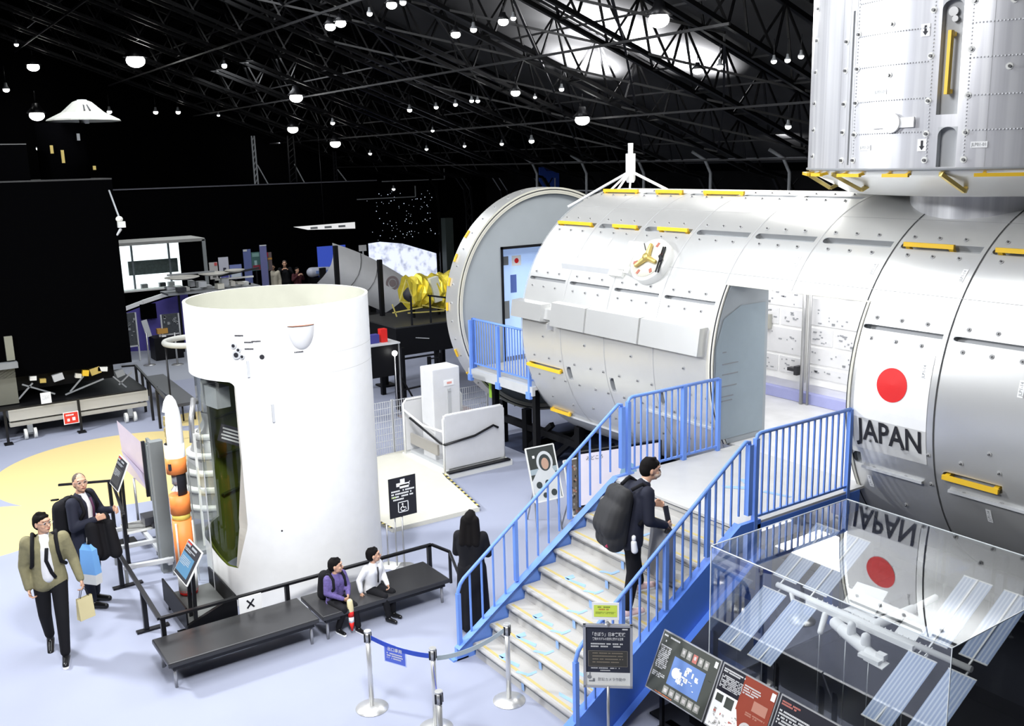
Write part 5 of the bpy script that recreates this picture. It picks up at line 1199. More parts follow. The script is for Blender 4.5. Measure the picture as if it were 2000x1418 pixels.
        f.cur = 3; rect(f, -W/2+.02, H/2-.03, W*.3, .012, .003)
        f.build('printed_sheet', [M['ink'], mat(cols[0], cols[1], .4), mat('text_grey', (.4, .42, .44), .5), M['red']], t)
        for dx in (-.1, .1): MB().bar((c.x+dx, c.y, 0), (c.x+dx, c.y+.02, c.z-.06), .04).build('post', M['blackm'], t)
        MB().b2((c.x-.2, c.y-.15, 0), (c.x+.2, c.y+.15, .015)).build('foot', M['blackm'], t)
    b = thing('barrier_rail', 'thin black rail on posts left of the tilted board, against the yellow floor', 'barrier', (-15.1, 2.3, 0))
    MB().bar((-15.3, 2.05, .8), (-15.0, 2.75, .8), .04, .03).build('handrail', M['blackm'], b)
    MB().bar((-15.0, 2.75, .8), (-13.35, 2.55, .78), .04, .03).build('handrail', M['blackm'], b)
    for (x_, y_) in ((-15.05, 2.72), (-13.45, 2.56)): MB().bar((x_, y_, 0), (x_, y_, .8), .05).box((x_, y_, .012), (.3, .08, .024)).build('post', M['blackm'], b)
    # engine nozzle behind the rocket section
    e = thing('rocket_engine', 'ribbed silver rocket engine bell standing behind the rocket section cut-out', 'rocket engine', (-13.75, 3.95, 0)); ex, ey = -13.75, 3.98
    pr = [(.14, 1.95), (.13, 1.82), (.2, 1.7), (.3, 1.5), (.38, 1.25), (.44, 1.0), (.48, .7), (.5, .45)]
    MB().lathe(pr, (ex, ey, 0), n=40).build('nozzle_bell', mat('nozzle_grey', (.42, .42, .41), .4, .4), e)
    for z, r_ in ((1.62, .26), (1.36, .365), (1.12, .43), (.88, .475), (.62, .50)):
        MB().lathe([(r_-.02, z-.04), (r_+.03, z-.035), (r_+.03, z+.035), (r_-.03, z+.04)], (ex, ey, 0), n=40).build('stiffener_ring', M['white2'], e)
    f = MB(); f.tube((ex, ey, 1.95), (ex, ey, 2.2), .12, 14); f.path([(ex-.1, ey-.2, 2.15), (ex+.05, ey-.3, 1.9), (ex+.1, ey-.33, 1.55)], .04, 8); f.tube((ex+.2, ey-.1, 2.0), (ex+.2, ey-.1, 2.3), .07, 10); f.box((ex, ey+.15, 2.1), (.2, .15, .2)); f.build('turbopump', M['steelb'], e)
    for a in range(0, 360, 90):
        a_ = math.radians(a+45); MB().bar((ex+.52*math.cos(a_), ey+.52*math.sin(a_), 0), (ex+.52*math.cos(a_), ey+.52*math.sin(a_), 1.75), .03).build('frame_post', M['white2'], e)
    MB().b2((ex-.55, ey-.55, 0), (ex+.55, ey+.4, .06)).build('stand_base', M['grey'], e)
left_display()

# ------------------------------------------------------------------ satellite on cart
def satellite():
    t = thing('satellite_stack', 'tall black-wrapped satellite test model standing on the pale wheeled cart', 'satellite', (-22.9, 2.7, .9)); K = M['void']
    MB().b2((-24, .6, 1.27), (-21.9, 4.72, 5.25)).build('body', K, t)
    MB().b2((-23.6, .8, .9), (-22.3, 4.4, 1.27)).build('lower_frame', M['black'], t)
    MB().b2((-24, .6, 5.25), (-21.9, 4.72, 5.28)).build('top_plate', mat('plate_dark_grey', (.035, .035, .035), .5), t)
    MB().tube((-22.9, 4.0, 5.28), (-22.9, 4.0, 6.45), .5, 12).build('antenna_tower', K, t)
    MB().b2((-23.6, .0, 5.28), (-22.2, 3.2, 6.0)).build('upper_box', K, t)
    MB().b2((-23.6, .0, 6.0), (-22.2, 3.2, 6.02)).build('upper_plate', mat('plate_grey', (.12, .12, .12), .5), t)
    r0 = random.Random(9)
    for (y, z) in ((3.7, 5.9), (4.25, 6.15), (4.5, 5.5), (3.9, 5.75)): MB().box((-22.4, y, z), (.03, .06, r0.uniform(.05, .3))).build('bracket', M['gold'] if z < 6 else M['grey'], t)
    d = thing('dish_antenna', 'white umbrella-like dish antenna on top of the black satellite', 'antenna', (-22.9, 4.45, 6.5))
    x, y = -22.9, 4.50
    MB().lathe([(.12, 6.93), (.2, 6.90), (.45, 6.68), (.75, 6.53), (.77, 6.50), (.74, 6.51), (.18, 6.80)], (x, y, 0), n=12, smooth=False).build('reflector', mat('mesh_white', (.42, .42, .38), .7), d)
    MB().tube((x, y, 6.45), (x, y, 6.95), .10, 12).build('feed_mast', M['greyl'], d)
    f = MB(); f.bar((x+.42, y-.05, 6.70), (x+.18, y-.02, 6.88), .03); f.bar((x+.42, y+.06, 6.70), (x+.18, y+.02, 6.88), .03); f.build('feed_strut', M['ink'], d)
    c = thing('exhibit_cart', 'beige steel wheeled cart carrying the black satellite', 'cart', (-22.6, 3.4, 0)); B = M['beige']
    MB().b2((-21.75, 2.14, .42), (-21.6, 4.92, .66)).build('beam', B, c); MB().b2((-21.72, 2.14, .30), (-21.6, 4.88, .38)).build('beam', B, c)
    MB().b2((-24.2, 2.14, .42), (-24.05, 4.92, .66)).build('beam', B, c)
    for y in (2.14, 3.4, 4.8): MB().b2((-24.1, y, .45), (-21.7, y+.14, .62)).build('crossbeam', B, c)
    MB().b2((-24.2, .6, .66), (-21.6, 4.9, .70)).build('deck', M['black'], c)
    for y in (2.5, 4.5):
        for x in (-21.6, -24.1):
            MB().tube((x, y-.12, .11), (x, y-.06, .11), .11, 20).build('wheel', M['white2'], c); MB().tube((x, y+.06, .11), (x, y+.12, .11), .11, 20).build('wheel', M['white2'], c); 
            MB().box((x, y, .22), (.12, .1, .16)).tube((x, y-.13, .11), (x, y+.13, .11), .02, 8).build('wheel_fork', M['grey'], c)
    for (y, x) in ((2.05, -21.4), (3.45, -21.4)): MB().bar((x, y, 0), (x, y, .7), .05).box((x, y, .012), (.2, .16, .024)).build('rail_post', M['blackm'], c)
    MB().bar((-21.4, .6, .72), (-21.4, 4.85, .72), .03).build('rail', M['blackm'], c)
    f = MB(frame((-21.36, 3.27, .36), (0, 1, 0), (0, 0, 1))); f.cur = 0; f.box((0, 0, 0), (.30, .26, .01)); f.cur = 1; rect(f, -.135, -.115, .27, .23, .006); f.cur = 0; glyphs(f, -.1, .05, .2, 1, .03, rnd, z=.007); rect(f, -.08, -.07, .05, .06, .007); rect(f, .02, -.06, .06, .07, .007)
    tag(f.build('warning_sign', [M['white'], mat('sign_red', (.75, .04, .02), .5)]), 'red warning sign with white border hung on the cart beam', 'sign')
    f = MB(frame((-21.58, 2.87, .80), (0, 1, 0), (0, 0, 1))); f.cur = 0; f.box((0, 0, 0), (.2, .26, .01)); f.cur = 1; glyphs(f, -.07, .06, .14, 5, .008, rnd, z=.007, lead=2.4)
    tag(f.build('notice_card', [M['white'], M['greyl']]), 'white notice card standing above the cart beam in front of the satellite', 'sign')
    r1 = random.Random(4)
    for k, (y, z, m) in enumerate(((2.72, 1.2, 'white2'), (2.9, 1.12, 'gold'), (3.2, 1.15, 'greyl'), (3.75, 1.16, 'yellow'), (3.6, 1.12, 'cream'), (3.95, 1.18, 'gold'), (4.1, 1.2, 'white2'), (4.45, 1.05, 'grey'))):
        MB().box((-21.95, y, z), (.12, r1.uniform(.1, .22), r1.uniform(.08, .16)), Matrix.Rotation(r1.uniform(-.4, .4), 3, 'X')).build('instrument', M[m], t)
    for a, b in (((2.5, 1.1), (3.1, .8)), ((3.3, .75), (4.1, .98)), ((3.7, 1.1), (3.4, .8)), ((4.3, 1.0), (4.55, .72)), ((4.7, 1.05), (4.4, .8)), ((2.4, .8), (2.7, 1.1))):
        MB().bar((-21.92, *a), (-21.92, *b), .03).build('strut', M['grey'], t)
    h = thing('hanging_probe', 'small white space probe model hanging on an arm right of the satellite', 'model', (-20.8, 4.5, 4.4))
    MB().bar((-21.9, 4.64, 5.02), (-20.6, 4.50, 4.50), .03).build('arm', M['grey'], h)
    MB().ell((-20.6, 4.5, 4.47), (.07, .07, .06)).box((-20.6, 4.53, 4.36), (.1, .14, .12)).build('body', M['white2'], h)
    MB().cap((-20.6, 4.5, 4.26), (-20.6, 4.43, 4.16), .03, .02).build('leg', M['greyl'], h)
    g = thing('grey_pillar', 'grey instrument pillar at the left edge beside the satellite', 'pillar', (-21.5, 2.1, 0))
    MB().b2((-22.2, 1.9, .72), (-21.9, 2.4, 1.5)).build('pillar', mat('pillar_taupe', (.16, .16, .13), .5), g); MB().b2((-22.2, 1.6, 1.5), (-21.7, 2.45, 1.62)).build('shelf', M['grey'], g); MB().box((-21.9, 2.35, 1.9), (.15, .15, .5)).build('fitting', mat('taupe_light', (.24, .24, .19), .6), g)
    # far bench + rail
    b = thing('bench', 'black bench beyond the yellow floor disc, beside the satellite cart', 'bench', (-22.4, 5.6, 0))
    f = MB(); f.add([(-24.1, 5.45, .45), (-24.1, 5.9, .45), (-20.7, 5.75, .45), (-20.7, 5.3, .45), (-24.1, 5.45, .38), (-24.1, 5.9, .38), (-20.7, 5.75, .38), (-20.7, 5.3, .38)], [(0, 1, 2, 3), (7, 6, 5, 4), (3, 2, 6, 7), (0, 3, 7, 4), (1, 5, 6, 2), (0, 4, 5, 1)]); f.build('seat', mat('bench_far', (.06, .062, .068), .35), b)
    for x in (-23.9, -20.9):
        for y in (5.45, 5.7): MB().tube((x, y, 0), (x, y, .4), .02, 8).build('leg', M['blackm'], b)
    b = thing('barrier_rail', 'black barrier rail beside the far bench and the satellite cart', 'barrier', (-22, 5, 0))
    MB().bar((-23.2, 4.76, .95), (-23.1, 5.05, .95), .04).bar((-23.1, 5.05, .95), (-19.3, 4.75, .90), .045).build('handrail', M['blackm'], b)
    for x in (-23.1, -22.3, -21.4, -20.6, -19.4): MB().bar((x, 4.9+(x+21)*-.07, 0), (x, 4.9+(x+21)*-.07, .93), .05).build('post', M['blackm'], b)
satellite()

# ------------------------------------------------------------------ far hall
def far_hall():
    struct(MB().b2((-40.4, 4, 0), (-40, 30-4.1, 4.66)).build('wall_partition', M['void']))
    struct(MB().b2((-40.42, 7.5, 4.66), (-39.9, 20, 4.70)).build('trim_1', mat('ledge_grey', (.10, .10, .12), .6)))
    struct(MB().b2((-31.0, -14, 0), (-30.6, 5.6, 5.2)).build('wall_partition', M['void']))
    # towers on the ledge
    for i, (y, h) in enumerate(((14.45, 2.0), (16.1, 2.0), (18.1, 1.3))):
        t = thing('lattice_mast', ('slim lattice mast with a bracket, leftmost on the far ledge', 'broad lattice mast in a pool of light on the far ledge', 'lattice mast with slanting stay, rightmost on the far ledge')[i], 'mast', (-40.1, y, 4.7))
        f = MB(); wd = .16 if i == 1 else .07
        for s in (-wd, wd): f.bar((-40.15, y+s, 4.7), (-40.15, y+s*.8, 4.7+h), .05)
        for k in range(8): f.bar((-40.15, y-wd, 4.7+h*k/8), (-40.15, y+wd, 4.7+h*(k+1)/8), .025)
        f.build('mast', M['blackm'] if i else M['grey'], t); MB().bar((-40.15, y+.1, 4.7+h*.4), (-40.15, y+.5, 4.7), .04).build('stay', M['grey'], t)
    s = thing('wall_shelf_light', 'long slatted white light fitting high on the far dark wall', 'light fitting', (-36, 15.6, 3))
    f = MB(); f.add([(-36, 14.3, 3.08), (-36, 16.95, 3.12), (-36, 16.95, 2.86), (-36, 14.9, 2.93)], [(0, 1, 2, 3)]); f.build('fitting', mat('slat_white', (.4, .4, .4), .6, emit=(1, 1, 1), es=.35), s)
    f = MB()
    for y in (15.0, 15.6, 16.2): f.b2((-35.98, y, 2.95), (-35.96, y+.3, 3.03))
    f.build('slat', M['grey'], s)
    MB().tube((-36, 15.6, 3.1), (-36, 15.6, 6.8), .01, 6).build('hanger', M['blackm'], s)
    # lit control room window
    w_ = thing('control_room', 'glass-fronted lit control room with dark picture strip behind the satellite', 'room', (-33, 8.5, 0))
    MB().b2((-33.6, 6.7, 0), (-33.3, 9.85, 1.45)).build('front_wall', M['void'], w_)
    MB().b2((-34.4, 6.6, 0), (-34.3, 9.5, 3.0)).build('back_wall', mat('room_white', (.8, .84, .86), .6, emit=(.85, .95, 1), es=.9), w_)
    MB().b2((-34.4, 9.36, 0), (-33.1, 9.44, 3.0)).build('side_wall', M['void'], w_); MB().b2((-33.12, 9.2, 0), (-33.05, 9.8, 3.0)).build('side_panel', M['void'], w_)
    MB().b2((-34.6, 6.6, 3.0), (-33.0, 9.9, 3.1)).build('roof', mat('roof_beige_grey', (.30, .30, .28), .6), w_)
    MB().b2((-33.1, 9.8, 0), (-33.0, 9.92, 3.05)).build('corner_post', mat('post_grey', (.26, .28, .28), .5), w_)
    f = MB(); f.b2((-34.28, 7.6, 1.9), (-34.2, 9.25, 2.38)); f.build('picture_strip', mat('strip_slate', (.09, .12, .12), .5, 0, .5, 14), w_)
    for y in (7.72, 8.95): MB().b2((-34.26, y, 1.2), (-34.18, y+.06, 3.0)).build('mullion', mat('mullion_grey', (.22, .25, .28), .5), w_)
    for y, m in ((7.9, 'grey'), (8.5, 'inkd'), (8.8, 'greyl')): MB().b2((-34.1, y, 1.2), (-33.9, y+.2, 1.6)).build('desk_item', M[m], w_)
    MB().b2((-33.62, 6.7, 1.45), (-33.2, 9.1, 1.5)).build('sill', M['white2'], w_)
    MB().add([(-33.3, 6.9, 1.5), (-33.3, 9.1, 1.5), (-33.3, 9.1, 3.0), (-33.3, 6.9, 3.0)], [(0, 1, 2, 3)]).build('window_glass', M['pane'], w_)
    # curved white beam & purple partition, truss-like machinery above
    p = thing('curved_partition', 'purple curved partition with a white sloping beam along its top', 'partition', (-30, 7, 0))
    pts = [(-30.4, 6.1, 1.12), (-30.3, 6.5, 1.32), (-30.1, 7.0, 1.50), (-30.0, 7.6, 1.66), (-29.9, 8.3, 1.78)]
    f = MB()
    for a, b in zip(pts, pts[1:]): f.bar(a, b, .1, .12)
    f.build('top_beam', M['white'], p)
    f = MB()
    for a, b in zip(pts, pts[1:]): f.add([(a[0], a[1], 0), (b[0], b[1], 0), (b[0], b[1], b[2]-.12), (a[0], a[1], a[2]-.12)], [(0, 1, 2, 3)])
    f.build('partition_sheet', M['purple'], p)
    MB().b2((-29.95, 6.85, 1.0), (-29.85, 7.3, 1.45)).build('dark_panel', M['void'], p)
    # exhibit racks and table
    for (x, y0, y1, z0, z1, lb) in ((-28.6, 6.0, 6.4, .45, 1.42, 'grey exhibit frame with dark glass panels left of the robot table'), (-28.4, 7.05, 7.55, .7, 1.3, 'dark glass exhibit panel right of the robot table')):
        t = thing('glass_exhibit', lb, 'exhibit', (x, (y0+y1)/2, 0))
        MB().b2((x-.04, y0, z0), (x, y1, z1)).build('panel', mat('dark_exhibit', (.05, .055, .06), .35, 0, .8, 25), t)
        for y in (y0, y1): MB().bar((x, y, 0), (x, y, z1), .04).build('post', M['greyl'], t)
        MB().bar((x, y0, z0), (x, y1, z0), .04).build('rail', M['greyl'], t)
        f = MB(); rs = random.Random(int(y0*10))
        for _ in range(16): f.box((x+.02, rs.uniform(y0+.05, y1-.05), rs.uniform(z0+.3, z1-.05)), (.02, rs.uniform(.02, .07), rs.uniform(.02, .08)))
        f.build('exhibit_detail', M['grey'], t)
    t = thing('display_table', 'black display table with a small golden satellite model on it', 'table', (-28.5, 7.1, 0))
    MB().b2((-28.8, 6.75, 0), (-28.2, 7.55, .66)).build('table', M['black'], t)
    m_ = thing('satellite_model', 'small golden satellite model with white panels on the far black table', 'model', (-28.4, 7.0, .66))
    MB().b2((-28.5, 6.9, .75), (-28.35, 7.2, .9)).build('body', mat('model_copper', (.5, .26, .05), .4), m_); MB().b2((-28.45, 6.95, .66), (-28.4, 7.0, .75)).build('stand', M['white'], m_); MB().box((-28.4, 6.62, .95), (.03, .16, .5), Matrix.Rotation(.2, 3, 'X')).build('solar_panel', M['greyl'], m_); MB().box((-28.3, 7.05, .69), (.1, .12, .04)).build('label', M['white'], m_)
    for x, y in ((-27.76, 6.45), (-27.28, 7.1)):
        t = thing('guide_post', ('far steel guide post left of the other before the purple partition', 'far steel guide post nearest the white rocket section')[y > 7], 'post', (x, y, 0)); MB().tube((x, y, 0), (x, y, .92), .025, 10).build('post', M['steelb'], t); MB().lathe([(.001, 0), (.17, 0), (.16, .012), (.001, .02)], (x, y, 0), n=20).build('base', M['steelb'], t)
    t = thing('white_ring', 'thick white ring exhibit peeking out behind the left side of the rocket section', 'ring', (-20, 5.5, 0))
    f = MB(); f.path([(-20.3+.55*math.cos(2*PI*i/28), 5.62+.55*math.sin(2*PI*i/28), 1.86) for i in range(28)], .06, 10, True); f.build('ring', mat('ring_cream', (.50, .50, .46), .5), t)
    MB().tube((-20.3, 5.07, 0), (-20.3, 5.07, 1.82), .02, 8).build('stand', M['blackm'], t); MB().tube((-19.9, 6.0, 0), (-19.9, 6.0, 1.82), .02, 8).build('stand', M['blackm'], t)
    # robot arm / conveyor-like exhibit behind the rim
    t = thing('space_exhibit', 'long pale machinery exhibit with dishes and beams behind the rocket section rim', 'exhibit', (-29, 8.5, 0))
    r0 = random.Random(12)
    for k in range(11): MB().box((-29+r0.uniform(-.3, .3), 7.55+k*.23, 1.93+r0.uniform(-.08, .12)), (.3, r0.uniform(.12, .3), r0.uniform(.06, .2))).build('unit', M[r0.choice(('greyl', 'cream', 'white2', 'steelb', 'inkd', 'beige'))], t)
    for (y, z, r_) in ((7.9, 2.22, .5), (8.85, 2.26, .45), (9.5, 2.3, .3)): MB().lathe([(.001, z), (r_*.6, z+.0), (r_, z+.05), (r_, z+.07), (.001, z+.03)], (-28.9, y, 0), n=20).build('dish', M['beige'], t)
    MB().bar((-29, 7.5, 2.36), (-29, 8.9, 2.36), .05).build('beam', M['grey'], t); MB().bar((-29, 9.0, 2.2), (-29, 10.3, 2.35), .06).build('beam', M['inkd'], t); MB().bar((-29, 8.9, 2.1), (-29, 10.1, 2.1), .05).build('beam', M['white2'], t)
    for y in (7.8, 9.0, 10.0): MB().bar((-29.1, y, 0), (-29.1, y, 1.9), .06).build('leg', M['black'], t)
    MB().b2((-29.6, 7.4, 1.78), (-28.7, 10.2, 1.84)).build('platform', M['grey'], t)
    # posters & banners standing far away (X=-36)
    def card(lb, y0, y1, z0, z1, col, nm, extra=None, X=-35.0, cat='poster', post=True):
        t = thing('poster_stand', lb, cat, (X, (y0+y1)/2, 0)); f = MB(); f.cur = 0; f.b2((X-.04, y0, z0), (X, y1, z1))
        mats = [mat(nm, col, .5)]
        if extra:
            for k, (u0, u1, v0, v1, c, n2) in enumerate(extra): mats.append(mat(n2, c, .5)); f.cur = k+1; f.b2((X, y0+(y1-y0)*u0, z0+(z1-z0)*v0), (X+.01, y0+(y1-y0)*u1, z0+(z1-z0)*v1))
        f.build('poster', mats, t)
        if post: MB().bar((X-.06, (y0+y1)/2, 0), (X-.06, (y0+y1)/2, z0+.1), .06).build('post', M['blackm'], t)
    k = 35/33
    Z = lambda z: 5.45+(z-5.45)*k
    card('small white poster with red corner beside the control room post', 9.98*k, 10.26*k, Z(1.66), Z(2.24), (.55, .52, .5), 'poster_beige', [(.6, .95, .8, .98, (.6, .1, .1), 'red_mark'), (.3, .75, .1, .45, (.1, .1, .09), 'dark_mark')])
    card('tall white poster with a small black picture', 10.31*k, 10.65*k, Z(1.66), Z(2.39), (.55, .55, .62), 'poster_white', [(.4, .7, .3, .5, (.03, .03, .05), 'ink_mark'), (.1, .9, .02, .18, (.1, .1, .35), 'navy_mark')])
    card('blue and white poster of snowy mountains', 10.68*k, 11.1*k, Z(1.6), Z(2.1), (.2, .24, .5), 'poster_blue', [(.1, .9, .1, .6, (.6, .66, .72), 'snow_mark')])
    card('wide blue banner column, left of the two', 11.2*k, 11.47*k, 0, Z(2.6), (.12, .15, .34), 'banner_blue', [(0, .5, .97, 1, (.6, .6, .6), 'cap_mark')], post=False, cat='banner')
    card('tall lilac-blue banner column, right of the two', 11.74*k, 11.98*k, 0, Z(2.73), (.17, .18, .38), 'banner_lilac', [(0, 1, .985, 1, (.7, .7, .7), 'cap_light')], post=False, cat='banner', X=-34.8)
    card('poster with teal and dark red rows between the two banner columns', 11.48*k, 11.79*k, Z(1.83), Z(2.48), (.06, .14, .13), 'poster_teal', [(.1, .95, .05, .3, (.25, .03, .05), 'crimson_mark'), (.1, .9, .75, .95, (.2, .35, .32), 'mint_mark'), (.3, .6, .3, .55, (.3, .45, .45), 'pale_mark')])
    card('poster of red and orange pictures right of the lilac banner column', 12.0*k, 12.22*k, Z(1.79), Z(2.44), (.16, .12, .12), 'poster_brown', [(0, .4, .75, 1, (.5, .03, .05), 'scarlet_mark'), (.3, 1, .6, .7, (.6, .3, .06), 'amber_mark'), (0, .3, .1, .5, (.1, .3, .35), 'sea_mark')])
    t = thing('car_model', 'white and blue low exhibit vehicle behind the visitors in the far hall', 'vehicle', (-35, 15, 1.2)); MB().cap((-35.2, 14.6, 1.33), (-35.2, 15.3, 1.36), .2, .14).build('body', mat('vehicle_white', (.5, .52, .6), .4), t); MB().b2((-35.0, 14.7, 1.28), (-34.96, 15.3, 1.4)).build('stripe', mat('vehicle_stripe', (.2, .3, .6), .4), t); MB().b2((-35.4, 14.5, 0), (-35, 15.4, 1.12)).build('stand', M['black'], t)
    # fairing half shell
    t = thing('rocket_fairing', 'large pale grey curved fairing shell lying behind the rocket section', 'fairing', (-28, 13.2, 0))
    P = lambda y, z, x=-28: (x, y, z)
    A, B_, C_, D = (12.45, 3.02), (11.85, 1.8), (15.1, 1.62), (14.2, .6)
    f = MB(); n = 14; vs = []
    for i in range(n+1):
        u = i/n
        for j in range(7):
            v = j/6; top = (A[0]+(C_[0]-A[0])*u, A[1]+(C_[1]-A[1])*u+.12*math.sin(PI*u)); bot = (B_[0]+(D[0]-B_[0])*u, B_[1]+(D[1]-B_[1])*u)
            vs.append((-28.6+.9*math.sin(PI*(.15+.7*v)), bot[0]+(top[0]-bot[0])*v, bot[1]+(top[1]-bot[1])*v))
    f.smooth = True; f.add(vs, [(i*7+j, (i+1)*7+j, (i+1)*7+j+1, i*7+j+1) for i in range(n) for j in range(6)]); f.build('shell', mat('fairing_grey', (.66, .66, .66), .45), t)
    f = MB()
    for u in (.36, .62):
        pts = [vs[int(u*n)*7+j] for j in range(7)]; f.path([(a+.02, b, c) for a, b, c in pts], .012, 6)
    f.build('seam', M['stud'], t)
    f = MB(); c = vs[11*7+4]; f.lathe([(.16, 0), (.24, .0)], (c[0]+.04, c[1], c[2]), 'x', n=20); f.lathe([(.001, 0.01), (.12, .01)], (c[0]+.04, c[1], c[2]), 'x', n=20); f.build('round_marking', mat('mark_greybrown', (.25, .2, .2), .6), t)
    MB().b2((-28.8, 12.2, 0), (-28.7, 12.4, 2.2)).build('stand', M['black'], t); MB().b2((-28.8, 13.9, 0), (-28.7, 14.1, .9)).build('stand', M['black'], t); MB().b2((-29.2, 11.6, .0), (-27.8, 14.0, .6)).build('cradle', M['black'], t)
    for i, (y, z, x) in enumerate(((9.7, 3.5, -21.8), (10.48, 3.15, -21))):
        tag(MB().bar((x, y, 0), (x, y, z), .10).box((x, y, .02), (.4, .4, .04)).build('black_pole', M['black']), ('thick black pole in front of the grey fairing, left one', 'thick black pole in front of the grey fairing, nearer the gold satellite')[i], 'pole')
    # gold foil satellite
    t = thing('gold_satellite', 'crinkled gold-foil satellite on a high black stand left of the module', 'satellite', (-20, 11.3, 1.8))
    f = MB(); rs = random.Random(21); vs = []; n, m2 = 22, 12
    for i in range(n+1):
        for j in range(m2):
            a = 2*PI*j/m2; u = i/n; r_ = (.40+.12*u)*rs.uniform(.82, 1.14); vs.append((-20.2+r_*math.cos(a), 10.75+1.7*u+rs.uniform(-.03, .03), 2.42-.12*u+r_*math.sin(a)*.95))
    fs = [(i*m2+j, i*m2+(j+1) % m2, (i+1)*m2+(j+1) % m2, (i+1)*m2+j) for i in range(n) for j in range(m2)]+[tuple(range(m2))[::-1], tuple(n*m2+j for j in range(m2))]
    f.add(vs, fs); f.build('foil_body', mat('gold_foil', (.80, .62, .06), .28, .55, .35, 9), t)
    MB().box((-19.85, 11.35, 2.45), (.14, .22, .6), Matrix.Rotation(.2, 3, 'X')).build('white_panel', mat('panel_foil_white', (.6, .6, .5), .4), t)
    f = MB(); 
    for a, b in (((10.4, 2.25), (10.6, 2.75)), ((10.4, 2.25), (10.8, 2.15)), ((10.8, 2.15), (10.6, 2.75)), ((10.2, 2.0), (11.0, 2.05)), ((10.2, 2.2), (10.3, 1.9)), ((11.0, 2.1), (11.9, 1.85)), ((10.6, 1.95), (11.6, 1.9))): f.bar((-19.9, *a), (-19.9, *b), .025)
    f.build('gold_struts', mat('strut_gold', (.65, .55, .15), .4, .3), t)
    MB().lathe([(.001, 0), (.1, .03), (.22, .18)], (-20.1, 10.62, 2.35), 'y', n=16).build('dish', M['ink'], t)
    for y in (10.9, 11.6, 12.2): MB().bar((-20.15, y, 1.78), (-20.15, y, 2.1), .05).build('mount', M['black'], t)
    s = thing('exhibit_stand', 'high black stand with rails and steps under the gold satellite', 'stand', (-20, 11, 0))
    f = MB(); f.b2((-21.3, 9.9, 1.1), (-19.2, 12.4, 1.74)); f.build('deck_box', M['black'], s)
    MB().b2((-21.3, 9.9, 1.74), (-19.2, 12.4, 1.77)).build('deck_top', mat('deck_top_dark', (.03, .03, .03), .35), s)
    for (x, y) in ((-19.3, 10.0), (-19.3, 11.0), (-19.3, 12.2), (-21.1, 10.0), (-21.1, 12.2), (-20.2, 10.0)): MB().bar((x, y, 0), (x, y, 1.1), .10).build('leg', M['black'], s)
    for (y, h) in ((10.35, 2.35), (10.85, 2.3), (11.95, 1.95)): MB().bar((-19.25, y, 1.74), (-19.25, y, h+.1), .035).build('rail_post', M['blackm'], s)
    MB().bar((-19.25, 10.8, 2.42), (-19.25, 12.3, 2.1), .04).build('handrail', M['blackm'], s); MB().bar((-19.3, 9.5, 1.0), (-19.3, 11.0, 1.0), .04).build('handrail', M['blackm'], s)
    MB().bar((-18.6, 9.5, .45), (-18.6, 10.8, .50), .035).build('handrail', M['blackm'], s)
    for y, h in ((9.6, 1.3), (9.78, 1.4), (10.45, 1.1), (10.75, 1.15)): MB().bar((-18.7, y, 0), (-18.7, y, h), .07).build('rail_post', M['black'], s)
    for k in range(6): MB().bar((-18.7, 10.42, .2+.17*k), (-18.7, 10.78, .2+.17*k), .03).build('ladder_rung', M['blackm'], s)
    MB().bar((-18.7, 9.6, .95), (-18.3, 9.95, 0), .03).bar((-18.7, 9.75, .6), (-18.4, 9.5, 0), .03).build('brace', M['black'], s)
    MB().bar((-19.2, 10.4, 1.48), (-19.19, 10.75, 1.42), .015).build('edge_label', M['greyl'], s)
    d = thing('display_desk', 'dark desk with screen and equipment behind the right edge of the rocket section', 'desk', (-18.6, 9.0, 0))
    MB().b2((-18.9, 8.6, .9), (-18.3, 9.45, 1.6)).build('desk_body', M['black'], d); MB().b2((-18.95, 8.6, 1.6), (-18.25, 9.5, 1.63)).build('desk_top', M['greyl'], d); MB().bar((-18.27, 9.47, 0), (-18.27, 9.47, 1.6), .025).build('leg', M['steelb'], d); MB().bar((-18.27, 8.7, 0), (-18.27, 8.7, .9), .05).build('leg', M['black'], d)
    MB().tube((-18.2, 9.28, .95), (-18.2, 9.28, 1.35), .02, 8).ell((-18.2, 9.28, 1.42), (.05, .05, .05)).build('glow_lamp', M['lamp'], d) if False else None
    l = thing('desk_lamp', 'small glaring white lamp on a stalk before the dark desk', 'lamp', (-18.15, 9.3, 0)); MB().tube((-18.15, 9.3, 0), (-18.15, 9.3, 1.38), .015, 8).build('stalk', M['steelb'], l); MB().ell((-18.15, 9.3, 1.42), (.06, .06, .06)).build('bulb', M['lamp'], l)
    tag(MB().b2((-18.6, 9.15, 1.63), (-18.45, 9.3, 1.92)).build('red_box', M['red']), 'small red box standing on the dark desk behind the rocket section', 'box')
    tag(MB().b2((-18.6, 8.85, 1.63), (-18.45, 9.1, 1.82)).build('blue_box', mat('box_navy', (.05, .05, .25), .5)), 'small navy blue box beside the red one on the dark desk', 'box')
    tag(MB().cap((-20.9, 9.55, 2.25), (-20.9, 9.65, 2.05), .12, .06).box((-20.9, 9.5, 2.0), (.3, .7, .08)).box((-20.9, 9.5, 1.0), (.2, .3, 2.0)).build('dark_equipment', M['inkd']), 'dark equipment head on a stand left of the gold satellite', 'equipment')
    for i in range(2):
        t = thing('floor_case', ('low white exhibit counter behind the high black stand', 'pale pink floor mat exhibit beneath the high black stand')[i], 'exhibit', (-24, 12, 0))
        if i == 0: MB().b2((-25.4, 10.4, 0), (-24.8, 15.5, .5)).build('counter', M['white2'], t)
        else: MB().b2((-18.2, 9.3, .005), (-16.8, 10.9, .02)).build('mat', mat('mat_pink', (.34, .28, .28), .4, 0, .25, 4), t)
